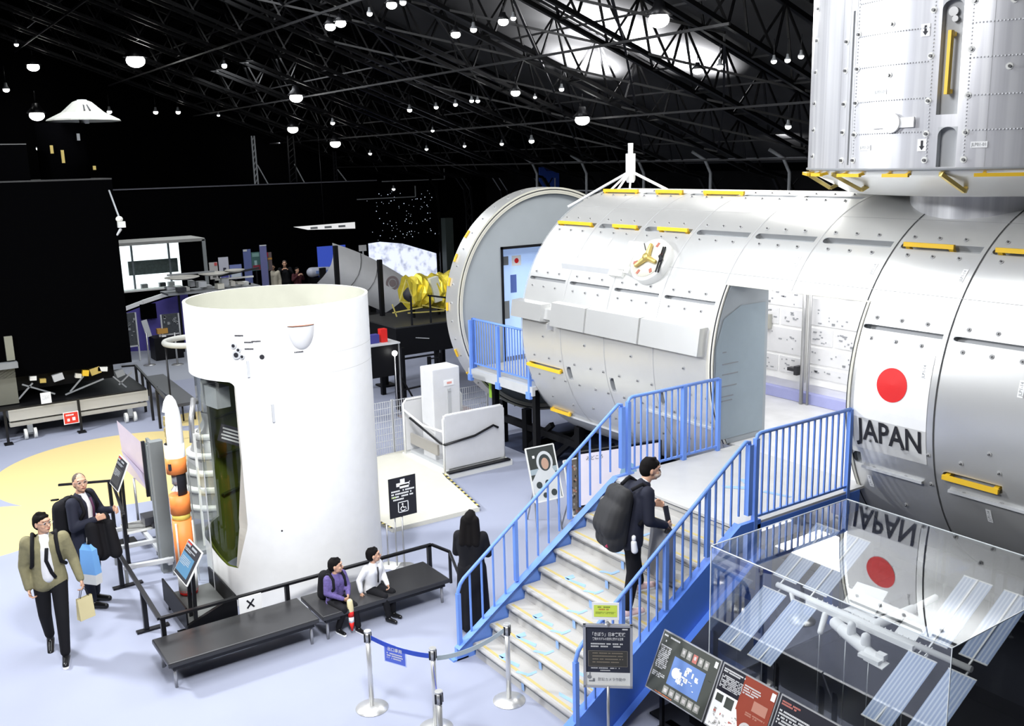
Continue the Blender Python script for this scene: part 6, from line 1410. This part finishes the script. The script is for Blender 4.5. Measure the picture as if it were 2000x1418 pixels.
    # moon mural and star wall
    k = 39.9/38; Zm = lambda z: 5.45+(z-5.45)*k; X = -39.98
    m_ = bpy.data.materials.new('moon_print'); m_.use_nodes = True; nt = m_.node_tree; b = nt.nodes['Principled BSDF']
    tc = nt.nodes.new('ShaderNodeNewGeometry'); no = nt.nodes.new('ShaderNodeTexNoise'); no.inputs['Scale'].default_value = 2.2; no.inputs['Detail'].default_value = 8
    rp = nt.nodes.new('ShaderNodeValToRGB'); rp.color_ramp.elements[0].color = (.12, .14, .24, 1); rp.color_ramp.elements[1].color = (.75, .8, .95, 1); rp.color_ramp.elements[0].position = .25; rp.color_ramp.elements[1].position = .5
    nt.links.new(tc.outputs['Position'], no.inputs[0]); nt.links.new(no.outputs['Fac'], rp.inputs[0]); nt.links.new(rp.outputs[0], b.inputs['Base Color']); nt.links.new(rp.outputs[0], b.inputs['Emission Color']); b.inputs['Emission Strength'].default_value = .55
    t = thing('moon_mural', 'backlit moon surface picture beneath a starry night panel on the far wall', 'mural', (-40, 21, 0))
    y0, y1 = 18.5*k, 21.9*k
    MB().add([(X, y0, Zm(.3)), (X, y1, Zm(.3)), (X, y1, Zm(1.34)), (X, (y0+y1)/2, Zm(1.9)), (X, y0+.6, Zm(2.06)), (X, y0, Zm(2.02))], [(0, 1, 2, 3, 4, 5)]).build('moon_picture', m_, t)
    f = MB(); rs = random.Random(8)
    for _ in range(90):
        y = y0+(y1-y0)*rs.uniform(.0, 1)**.7; z = rs.uniform(Zm(2.1), Zm(4.2)); s_ = rs.choice((.015, .02, .03)); f.box((X, y, z), (.01, s_, s_))
    f.build('star_dots', mat('star_dot', (.5, .55, .7), .5, emit=(.7, .8, 1), es=.6), t)
    tag(MB().b2((-39.6, 22.0*k, 0), (-39.2, 22.4*k, Zm(2.95))).build('grey_pillar', mat('pillar_slate', (.055, .07, .065), .6)), 'dark grey-green pillar at the right edge of the moon mural', 'pillar')
    tag(MB().b2((X-.0, 16.1*k, Zm(.55)), (X+.03, 17.4*k, Zm(2.05))).build('blue_backdrop', mat('panel_royal', (.04, .07, .35), .5, emit=(.05, .1, .6), es=.3)), 'royal blue panel on the far wall behind the grey fairing', 'panel')
    tag(MB().b2((-38, 18.0, Zm(1.9)), (-37.97, 18.35, Zm(2.15))).bar((-38.02, 18.2, 0), (-38.02, 18.2, Zm(1.9)), .05).build('white_sign', M['white']), 'small white sign on a post above the grey fairing', 'sign')
    # hanging zone banner with numeral
    f = MB(frame((-34, 25.36, 4.62), (0, 1, 0), (0, 0, 1))); f.cur = 0; f.box((0, 0, 0), (1.08, .95, .03)); f.cur = 1; f.text('1', .55, Matrix.Translation((.3, -.22, .02)), bold=.004); f.cur = 2; f.add([(-.3, .47, .017), (.3, .47, .017), (.15, .3, .017), (-.15, .3, .017)], [(0, 1, 2, 3)])
    t = thing('zone_banner', 'hanging blue banner with a white numeral 1 above the module end', 'banner', (-34, 25.36, 4.6)); f.build('banner', [mat('banner_royal', (.05, .12, .60), .5), M['white'], mat('banner_navy', (.02, .04, .2), .5)], t)
    for s in (-.4, .4): MB().tube((-34, 25.36+s, 5.1), (-34, 25.36+s, 5.25), .01, 6).build('hanger', M['blackm'], t)
    MB().tube((-34, 24.7, 5.25), (-34, 25.95, 5.25), .02, 6).build('hanger', M['blackm'], t)
    # far balcony rails
    for y0_, y1_, z, lb in ((18.9, 21.9, 3.87, 'thin grey rail of a small dark balcony below the far ledge'), (20.2, 23.5, 4.62, 'horizontal grey rail continuing the far ledge to the right')):
        tag(MB().bar((-39.8, y0_, z), (-39.8, y1_, z), .04).bar((-39.8, y1_, z), (-39.8, y1_, z+.5), .04).build('balcony_rail', M['grey']), lb, 'rail')
    t = thing('right_gallery', 'dark railing of curved posts along the right wall behind the module', 'railing', (-20, 22, 0))
    for z in (4.3, 5.3): MB().bar((-30, 21.8, z), (-12, 21.8, z), .05).build('rail', M['grey'], t)
    for x in range(-30, -12, 3): MB().path([(x, 21.8, 0), (x, 21.8, 4.9), (x-.15, 21.7, 5.3), (x-.5, 21.5, 5.55)], .05, 8).build('post', M['grey'], t)
far_hall()
# ------------------------------------------------------------------ people
SK = M['skin']
def stand(**k):
    J = dict(pelvis=(0, 0, .93), waist=(.0, 0, 1.08), chest=(0, 0, 1.30), neck=(-.005, 0, 1.45), head=(.02, 0, 1.605),
             Ls=(0, .185, 1.40), Le=(-.02, .245, 1.12), Lw=(.04, .25, .87), Rs=(0, -.185, 1.40), Re=(-.02, -.245, 1.12), Rw=(.04, -.25, .87),
             Lh=(0, .09, .92), Lk=(.02, .10, .50), La=(-.01, .10, .09), Rh=(0, -.09, .92), Rk=(.02, -.10, .50), Ra=(-.01, -.10, .09), Lf=0, Rf=0)
    J.update(k); return J
def figure(name, label, loc, hd, sc, J, top, trousers, shoes=('ink',), hair='hair', hyaw=0, hpitch=0, hsc=1., long_hair=False, coat=False, shirt=None, glasses=False, mask=False, grip=.9, cap_hair=1., gender_slim=1., hem=.0, sole=None):
    hd = math.radians(hd); root = thing(name, label, 'person', loc, 0)
    T = Matrix.Translation(loc) @ Matrix.Rotation(hd, 4, 'Z') @ Matrix.Scale(sc, 4)
    g = {k: (V(*v) if isinstance(v, tuple) else v) for k, v in J.items()}
    Ht = Matrix.Translation(g['head']) @ Matrix.Rotation(math.radians(hyaw), 4, 'Z') @ Matrix.Rotation(math.radians(-hpitch), 4, 'Y') @ Matrix.Scale(hsc, 4)
    b = MB(T)
    lat = (g['Ls']-g['Rs']).normalized()
    def torso(mb, e=0., down=0.):
        for s in (1, -1):
            mb.cap(g['waist']+lat*s*.055, g['chest']+lat*s*.085, .092+e, .098+e, 16); mb.cap(g['pelvis']+lat*s*.065, g['waist']+lat*s*.055, .102+e, .092+e, 16)
            mb.cap(g['chest']+lat*s*.07+V(0, 0, .03), g['Ls' if s > 0 else 'Rs']+V(0, 0, -.02), .085+e, .055+e, 14)
        mb.cap(g['chest'], g['neck']-V(0, 0, .03), .10+e, .06+e, 14)
    torso(b)
    b.cap(g['neck']-V(0, 0, .03), Ht @ V(-.015, 0, -.06), .056, .052, 14)
    b.T = T @ Ht
    b.ell((-.005, 0, .015), (.095, .076, .105)); b.ell((.022, 0, -.05), (.066, .058, .065)); b.cap((.045, 0, -.085), (.06, 0, -.09), .028, .022)
    b.cap((.085, 0, .0), (.103, 0, -.032), .010, .015, 8); b.ell((.065, 0, .035), (.035, .055, .02)); b.ell((.078, 0, -.062), (.018, .028, .012))
    for s in (1, -1): b.ell((-.008, s*.078, -.01), (.018, .010, .030), Matrix.Rotation(s*.25, 3, 'Z')); b.ell((.055, s*.038, -.03), (.03, .022, .025))
    b.T = T
    for s, c in ((1, 'L'), (-1, 'R')):
        S_, E_, W_ = g[c+'s'], g[c+'e'], g[c+'w']
        b.cap(S_, E_, .052, .043, 12); b.cap(E_, W_, .043, .028, 12)
        d = (W_-E_).normalized(); side = d.cross(V(1, 0, 0)).normalized() if abs(d.x) < .9 else d.cross(V(0, 0, 1)).normalized()
        fl = side.cross(d).normalized()      # palm spread axis and curl axis
        if abs(d.z) > .6: spread, curl = V(1, 0, 0)-d*d.x, V(0, -s, 0)
        else: spread, curl = V(0, 0, 1)-d*d.z, V(0, -s, -.3)
        spread = spread.normalized(); curl = (curl-d*curl.dot(d)).normalized()
        P0, P1 = W_+d*.02, W_+d*.075
        for q in (-.024, -.008, .008, .024): b.cap(P0+spread*q*.7, P1+spread*q, .016, .014, 8)
        for q, L in ((-.030, .030), (-.011, .034), (.010, .036), (.030, .032)):
            r0 = P1+spread*q; k1 = r0+(d*math.cos(grip*.7)+curl*math.sin(grip*.7))*L; k2 = k1+(d*math.cos(grip*1.7)+curl*math.sin(grip*1.7))*L*.8; k3 = k2+(d*math.cos(grip*2.4)+curl*math.sin(grip*2.4))*L*.55
            b.cap(r0, k1, .0095, .0088, 8); b.cap(k1, k2, .0088, .008, 8); b.cap(k2, k3, .008, .0065, 8)
        t0 = P0+spread*.026; t1 = t0+(spread*.8+d*.7).normalized()*.035; t2 = t1+(d*.8+curl*.6).normalized()*.028; b.cap(t0, t1, .012, .010, 8); b.cap(t1, t2, .010, .008, 8)
        Hh, K_, A_ = g[c+'h'], g[c+'k'], g[c+'a']; b.cap(Hh, K_, .078, .054, 14); b.cap(K_, A_, .054, .034, 14)
        fa = math.radians(g[c+'f']) ; fd = V(math.cos(fa), 0, -math.sin(fa)); b.cap(A_+V(-.02, 0, -.04), A_+fd*.15+V(0, 0, -.055), .036, .028, 10)
    body = remesh(b, 'body', SK, root, .0068*max(sc, .75), 3)
    # trousers
    t = MB(T)
    for s, c in ((1, 'L'), (-1, 'R')):
        t.cap(g[c+'h']+V(0, 0, .02), g[c+'k'], .098, .072, 16); t.cap(g[c+'k'], g[c+'a']+V(0, 0, .03), .072, .055, 16)
    for s in (1, -1): t.cap(g['pelvis']+lat*s*.065, g['waist']-V(0, 0, .03)+lat*s*.055, .118, .105, 16)
    if coat:
        for s in (1, -1):
            t.cap(g['pelvis']+lat*s*.07, V(0, s*.09, .16), .13, .15, 16)
        t.cap(g['pelvis'], V(-.02, 0, .16), .14, .17, 16)
    remesh(t, 'coat_skirt' if coat else 'trousers', M[trousers] if isinstance(trousers, str) else trousers, root, .013, 3)
    # top
    t = MB(T); torso(t, .022)
    for s, c in ((1, 'L'), (-1, 'R')):
        S_, E_, W_ = g[c+'s'], g[c+'e'], g[c+'w']; t.cap(S_, E_, .073, .060, 14); t.cap(E_, E_.lerp(W_, .93), .060, .044, 14)
    if hem:
        for s in (1, -1): t.cap(g['pelvis']+lat*s*.07-V(0, 0, hem), g['pelvis']+lat*s*.065, .122, .125, 16)
    t.cap(g['neck']+V(0, .0, -.035), g['neck']+V(.0, 0, -.01), .075, .066, 14)
    remesh(t, 'coat' if coat else 'jacket', top, root, .0125, 3)
    if shirt:
        t = MB(T); fw = (lat.cross(V(0, 0, 1))).normalized()*-1
        fw = V(1, 0, 0)
        t.cap(g['pelvis']+fw*.055+V(0, 0, .06), g['waist']+fw*.06, .088, .085); t.cap(g['waist']+fw*.06, g['chest']+fw*.045, .085, .086); t.cap(g['chest']+fw*.045, g['neck']+fw*.015, .086, .062)
        remesh(t, 'shirt', shirt, root, .012, 2)
    for c in 'LR':
        t = MB(T); A_ = g[c+'a']; fa = math.radians(g[c+'f']); fd = V(math.cos(fa), 0, -math.sin(fa)); t.cap(A_+V(-.03, 0, -.045), A_+fd*.17+V(0, 0, -.055), .046, .036, 12); t.cap(A_+V(-.01, 0, -.04), A_+V(0, 0, -.01), .045, .04, 12)
        o = remesh(t, 'shoe', M[shoes[0]], root, .011, 2)
        if sole: t = MB(T); t.cap(A_+V(-.035, 0, -.075), A_+fd*.175+V(0, 0, -.08), .042, .034, 10); t.build('sole', M[sole], o)
    # hair
    h = MB(T @ Ht)
    if hair:
        k = cap_hair
        h.ell((-.018, 0, .036), (.099*k, .081*k, .091*k)); h.ell((-.045, 0, .0), (.075*k, .079*k, .088*k))
        if hair == 'hair': h.cap((.058, -.035, .072), (.062, .03, .076), .022, .02); h.cap((.0, -.03, .115), (.04, .02, .108), .02, .018); h.cap((-.05, .02, .105), (-.02, -.03, .118), .02, .016); 
        if long_hair:
            for s in (-.06, 0, .06): h.cap((-.04, s, .0), (-.085, s*1.5, -.30), .068, .066)
        remesh(h, 'hair', M[hair], root, .008, 2)
    f = MB(T @ Ht); 
    for s in (1, -1): f.ell((.084, s*.032, .004), (.010, .015, .0065), None, 10, 6)
    f.build('eye', M['ink'], root); f = MB(T @ Ht)
    for s in (1, -1): f.bar((.088, s*.018, .028), (.078, s*.05, .030), .006, .006)
    f.build('eyebrow', M['hair'], root)
    MB(T @ Ht).ell((.094, 0, -.062), (.006, .022, .0055), None, 10, 6).build('mouth', mat('lip', (.42, .14, .10), .5), root)
    if glasses:
        f = MB(T @ Ht)
        for s in (1, -1): f.path([(.105, s*.034+.025*math.cos(a), .004+.018*math.sin(a)) for a in [2*PI*i/14 for i in range(14)]], .0022, 6, True); f.bar((.1, s*.06, .01), (.0, s*.082, .01), .003)
        f.bar((.107, -.01, .008), (.107, .01, .008), .003); f.build('glasses', M['steelb'], root)
    if mask: f = MB(T @ Ht); f.ell((.052, 0, -.048), (.062, .062, .045)); f.build('face_mask', mat('mask_beige', (.62, .48, .38), .8), root)
    return root, T, g
def soft(name, label, cat, parts, m, loc, vox=.012, group=None, extra=None):
    t = thing(name, label, cat, loc); b = MB()
    for p in parts: b.cap(*p)
    remesh(b, 'pack_body' if cat == 'backpack' else 'body', m, t, vox, 3)
    if extra: extra(t)
    return t
def people():
    olive = mat('olive_jacket', (.22, .20, .11), .85, 0, .18, 18, bump=.4); navy = mat('navy_suit', (.010, .012, .026), .8, 0, .1, 20); blk = mat('black_cloth', (.006, .006, .008), .85, spec=.3); M['blk'] = blk
    white = mat('white_shirt', (.75, .75, .76), .8, 0, .06, 20); purple = mat('purple_pattern', (.12, .09, .26), .85, 0, .55, 45); M['shoe_black'] = mat('shoe_black', (.008, .008, .009), .3); M['shoe_pink'] = mat('shoe_pink', (.72, .52, .50), .6)
    # 1 olive jacket man
    J = stand(Lk=(.16, .09, .50), La=(.24, .08, .09), Rk=(-.02, -.10, .50), Ra=(-.22, -.10, .13), Rf=28, Le=(-.02, .26, 1.12), Lw=(.08, .32, .88), Re=(-.04, -.25, 1.11), Rw=(.05, -.22, .86))
    r, T, g = figure('person', 'person in olive jacket and black trousers walking with a cream paper bag', (-11.36, 1.31, 0), -12, 1.0, J, olive, 'blk', ('shoe_black',), hyaw=42, hpitch=6, shirt=white, glasses=True, sole='white', hem=.03)
    hand = T @ (g['Lw']+V(.02, .01, -.1))
    b = thing('paper_bag', 'cream paper bag hanging from the left hand of the person in olive jacket', 'bag', hand)
    f = MB(Matrix.Translation(hand) @ Matrix.Rotation(math.radians(20), 4, 'Z')); f.add([(-.04, -.09, -.36), (.04, -.09, -.36), (.04, .09, -.36), (-.04, .09, -.36), (-.015, -.09, -.1), (.015, -.09, -.1), (.015, .09, -.1), (-.015, .09, -.1)], [(3, 2, 1, 0), (0, 1, 5, 4), (1, 2, 6, 5), (2, 3, 7, 6), (3, 0, 4, 7)])
    f.build('bag_body', mat('bag_cream', (.62, .54, .30), .8), b)
    for s in (-.015, .015): MB(Matrix.Translation(hand) @ Matrix.Rotation(math.radians(20), 4, 'Z')).path([(s, -.05, -.1), (s, -.03, -.02), (s*.3, 0, .0), (s, .03, -.02), (s, .05, -.1)], .004, 6).build('handle', M['ink'], b)
    bp = thing('backpack', 'black backpack worn by the person in olive jacket', 'backpack', T @ V(-.18, 0, 1.2)); f = MB(T); f.cap((-.19, -.07, 1.05), (-.19, -.07, 1.34), .085, .075); f.cap((-.19, .07, 1.05), (-.19, .07, 1.34), .085, .075); remesh(f, 'pack_body', blk, bp, .014)
    for s in (1, -1): MB(T).path([(-.12, s*.1, 1.40), (-.03, s*.12, 1.475), (.07, s*.12, 1.42), (.125, s*.13, 1.30), (.10, s*.15, 1.15), (-.06, s*.18, 1.06)], .022, 8).build('strap', blk, bp)
    MB(T).path([(.13, .02, 1.34), (.145, .0, 1.2), (.14, .04, 1.05), (.12, .07, .98)], .02, 8).build('strap', blk, bp)
    # 2 dark suit man
    J = stand(Le=(.10, .24, 1.15), Lw=(.30, .18, 1.20), Re=(.04, -.26, 1.12), Rw=(.27, -.16, 1.20), La=(-.02, .11, .09), Ra=(.06, -.10, .09))
    r, T, g = figure('person', 'person with cropped grey hair in dark suit looking up beside the tilted board', (-12.48, 1.90, 0), 48, 1.02, J, navy, navy, ('shoe_black',), hair='hairs', hyaw=-38, hpitch=12, shirt=white, cap_hair=.965, glasses=True, hem=.12)
    MB(T).path([(.13, .0, 1.42), (.16, .0, 1.3), (.15, .0, 1.12)], .014, 6).build('tie', mat('tie_plum', (.08, .02, .06), .7), r)
    bp = thing('backpack', 'large black backpack worn by the person in dark suit', 'backpack', T @ V(-.22, 0, 1.15)); f = MB(T)
    for s in (-.09, .0, .09): f.cap((-.24, s, .92), (-.22, s, 1.30), .11, .10)
    remesh(f, 'pack_body', blk, bp, .014)
    for s in (1, -1): MB(T).path([(-.13, s*.1, 1.40), (-.03, s*.13, 1.475), (.08, s*.13, 1.42), (.125, s*.14, 1.28), (.0, s*.19, 1.08)], .022, 8).build('strap', blk, bp)
    MB(T).bar((-.30, .0, 1.38), (-.42, .05, 1.35), .03, .02).build('loop', blk, bp)
    soft('draped_coat', 'black coat draped over the forearm of the person in dark suit', 'coat', [(T @ V(.22, -.20, 1.12), T @ V(.24, -.20, .78), .075, .09, 12), (T @ V(.22, -.06, 1.12), T @ V(.26, -.08, .72), .07, .09, 12), (T @ V(.22, .1, 1.12), T @ V(.26, .06, .80), .07, .08, 12), (T @ V(.34, .0, 1.08), T @ V(.40, -.02, .72), .06, .08, 12)], blk, T @ V(.24, 0, .9))
    pb = thing('plastic_bag', 'sky blue and white carrier bag hanging from the arm of the person in dark suit', 'bag', T @ V(.2, -.22, .7))
    f = MB(T); f.cur = 0; A = [(.10, -.30), (.28, -.33), (.30, -.25), (.12, -.22)]
    def ringz(z, k): return [(.19+(a-.19)*k, -.275+(b_+.275)*k, z) for a, b_ in A]
    for (z0, k0, z1, k1, mi) in ((.42, 1.15, .55, 1.2, 1), (.55, 1.2, .86, 1.0, 0), (.86, 1.0, .93, .55, 0)):
        f.cur = mi; f.add(ringz(z0, k0)+ringz(z1, k1), [(i, (i+1) % 4, 4+(i+1) % 4, 4+i) for i in range(4)])
    f.cur = 1; f.add(ringz(.42, 1.15), [(3, 2, 1, 0)]); f.build('bag_body', [mat('bag_sky', (.18, .42, .80), .5), M['white2']], pb)
    MB(T).path([(.19, -.28, .92), (.2, -.25, 1.08), (.21, -.22, 1.14)], .006, 6).build('handle', M['white2'], pb)
    # 3 stair climber
    J = stand(pelvis=(0, 0, .90), waist=(.03, 0, 1.04), chest=(.11, 0, 1.24), neck=(.17, 0, 1.385), head=(.26, 0, 1.52), Ls=(.12, .175, 1.34), Rs=(.12, -.175, 1.34), Le=(.17, .23, 1.08), Lw=(.38, .14, 1.08), Re=(.10, -.24, 1.07), Rw=(.34, -.17, .96),
              Lh=(0, .085, .89), Lk=(.12, .09, .56), La=(.18, .09, .255), Rh=(0, -.085, .89), Rk=(.01, -.09, .48), Ra=(-.06, -.09, .09))
    loc = (-6.93, 6.10, .82)
    r, T, g = figure('person', 'person in navy blazer and face mask climbing the stairs with a grey bag', loc, 78, 1.0, J, navy, 'blk', ('shoe_pink',), hyaw=-14, hpitch=-6, mask=True, shirt=white, sole='white', hem=.08)
    bp = thing('backpack', 'bulky black backpack on the person climbing the stairs', 'backpack', T @ V(-.15, 0, 1.15)); f = MB(T)
    for s in (-.09, 0, .09): f.cap((-.20, s, .86), (-.10, s, 1.30), .12, .10); f.cap((-.22, s, 1.0), (-.17, s, 1.15), .13, .12)
    remesh(f, 'pack_body', mat('pack_charcoal', (.018, .018, .02), .7), bp, .014)
    for s in (1, -1): MB(T).path([(-.02, s*.1, 1.37), (.09, s*.13, 1.425), (.20, s*.14, 1.34), (.20, s*.15, 1.18), (.02, s*.19, 1.02)], .02, 8).build('strap', blk, bp)
    MB(T).bar((-.31, -.1, .84), (-.2, -.14, .80), .05, .03).build('trim_patch', mat('pack_rose', (.45, .04, .10), .6), bp)
    MB(T).cap((-.06, -.22, .86), (-.05, -.22, .78), .03, .035).cap((-.06, -.22, .90), (-.06, -.22, .92), .022, .022).build('charm', M['white'], bp)
    gb = thing('paper_bag', 'large translucent grey carrier bag held by the person climbing the stairs', 'bag', T @ V(.4, -.1, .7)); f = MB(T)
    f.add([(.26, -.26, .38), (.42, -.22, .36), (.42, .08, .36), (.26, .08, .38), (.30, -.24, .90), (.40, -.22, .90), (.40, .06, .90), (.30, .06, .90)], [(3, 2, 1, 0), (0, 1, 5, 4), (1, 2, 6, 5), (2, 3, 7, 6), (3, 0, 4, 7)])
    f.build('bag_body', mat('bag_grey', (.24, .24, .25), .35), gb); 
    for s in (.31, .40): MB(T).path([(s, -.2, .9), (.36, -.17, .97), (s, -.06, .9)], .006, 6).build('handle', M['ink'], gb)
    tag(MB(T).bar((.40, -.06, 1.12), (.40, -.13, .95), .05, .025).build('folded_umbrella', M['inkd']), 'short dark rod held upright in the hands of the person climbing the stairs', 'umbrella')
    # 4 woman in long black coat, seen from behind
    J = stand(Ls=(0, .165, 1.38), Rs=(0, -.165, 1.38), Le=(.05, .215, 1.12), Lw=(.20, .12, 1.10), Re=(.05, -.215, 1.12), Rw=(.20, -.12, 1.10))
    figure('person', 'person with long black hair in a long black coat seen from behind beside the stairs', (-8.90, 5.42, 0), 135, .87, J, blk, 'blk', ('shoe_black',), long_hair=True, coat=True, hem=.1)
    # 5, 6 seated boys
    sit = dict(pelvis=(0, 0, .50), waist=(.03, 0, .66), chest=(.05, 0, .88), neck=(.05, 0, 1.03), head=(.08, 0, 1.20), Ls=(.04, .17, .98), Rs=(.04, -.17, .98), Lh=(0, .09, .50), Rh=(0, -.09, .50))
    k = .66
    J = stand(**sit, Lk=(.42, .10, .50), La=(.50, .11, .09), Rk=(.42, -.12, .50), Ra=(.28, -.16, .10), Le=(.10, .22, .74), Lw=(.32, .06, .68), Re=(.08, -.23, .74), Rw=(.30, -.02, .62))
    r, T, g = figure('person', 'boy in purple patterned jacket sitting on the bench holding a toy rocket', (-10.02, 4.17, 0.0), 12, k, J, purple, 'blk', ('shoe_black',), hyaw=48, hpitch=2, hsc=1.22, sole='white', hem=.04)
    bp = thing('backpack', 'black backpack worn by the boy in purple jacket', 'backpack', T @ V(-.2, 0, .8)); f = MB(T)
    for s in (-.08, .08): f.cap((-.22, s, .60), (-.18, s, .95), .13, .11)
    remesh(f, 'pack_body', blk, bp, .012)
    for s in (1, -1): MB(T).path([(-.08, s*.1, 1.0), (.04, s*.12, 1.07), (.15, s*.12, .98), (.17, s*.13, .82), (.04, s*.19, .64)], .026, 8).build('strap', blk, bp)
    c = T @ V(.44, .0, .52); t = thing('toy_rocket', 'red and cream toy rocket held nose-down by the boy in purple jacket', 'toy', c)
    f = MB(); f.cap(c+V(0, 0, .06), c+V(.01, .0, -.04), .035, .04).build('body', mat('toy_cream', (.70, .62, .36), .6), t)
    MB().tube(c+V(.01, 0, -.04), c+V(.015, 0, -.12), .036, 14).build('red_band', M['red'], t); MB().tube(c+V(.015, 0, -.12), c+V(.018, 0, -.19), .032, 14).build('white_band', M['white'], t); MB().tube(c+V(.018, 0, -.19), c+V(.02, 0, -.30), .032, 14, .012).build('red_tip', M['red'], t)
    J = stand(**sit, Lk=(.40, .10, .50), La=(.40, .10, .10), Rk=(.40, -.11, .50), Ra=(.46, -.10, .10), Le=(.08, .23, .74), Lw=(.28, .12, .60), Re=(-.06, -.27, .76), Rw=(.0, -.30, .56))
    r, T, g = figure('person', 'boy in white shirt and dark tie sitting on the bench looking right', (-10.02, 4.66, 0.0), 22, k, J, white, 'blk', ('shoe_black',), hyaw=48, hpitch=8, hsc=1.22)
    MB(T).path([(.165, .0, .98), (.175, .0, .85), (.16, .0, .68)], .016, 6).build('tie', M['inkd'], r)
    # far visitors
    J = stand()
    figure('person', 'distant person in a cream coat behind the rocket section rim', (-35.5, 13.15, 0), -20, 1.02, J, mat('coat_cream', (.52, .48, .38), .8), M['cream'], ('shoe_black',), shirt=None, coat=False, hem=.25)
    J = stand(Le=(.06, .26, 1.2), Lw=(.24, .1, 1.4), Re=(.06, -.26, 1.2), Rw=(.24, -.1, 1.4))
    figure('person', 'distant person in black photographing behind the rocket section rim', (-35.8, 13.75, 0), -20, 1.06, J, blk, 'blk', ('shoe_black',), hair='hairs', shirt=None)
    figure('person', 'distant shorter person in dark red and black, right of the other two', (-35.2, 14.0, 0), 10, .92, J, mat('cloth_darkred', (.06, .01, .015), .8), 'blk', ('shoe_black',))
people()
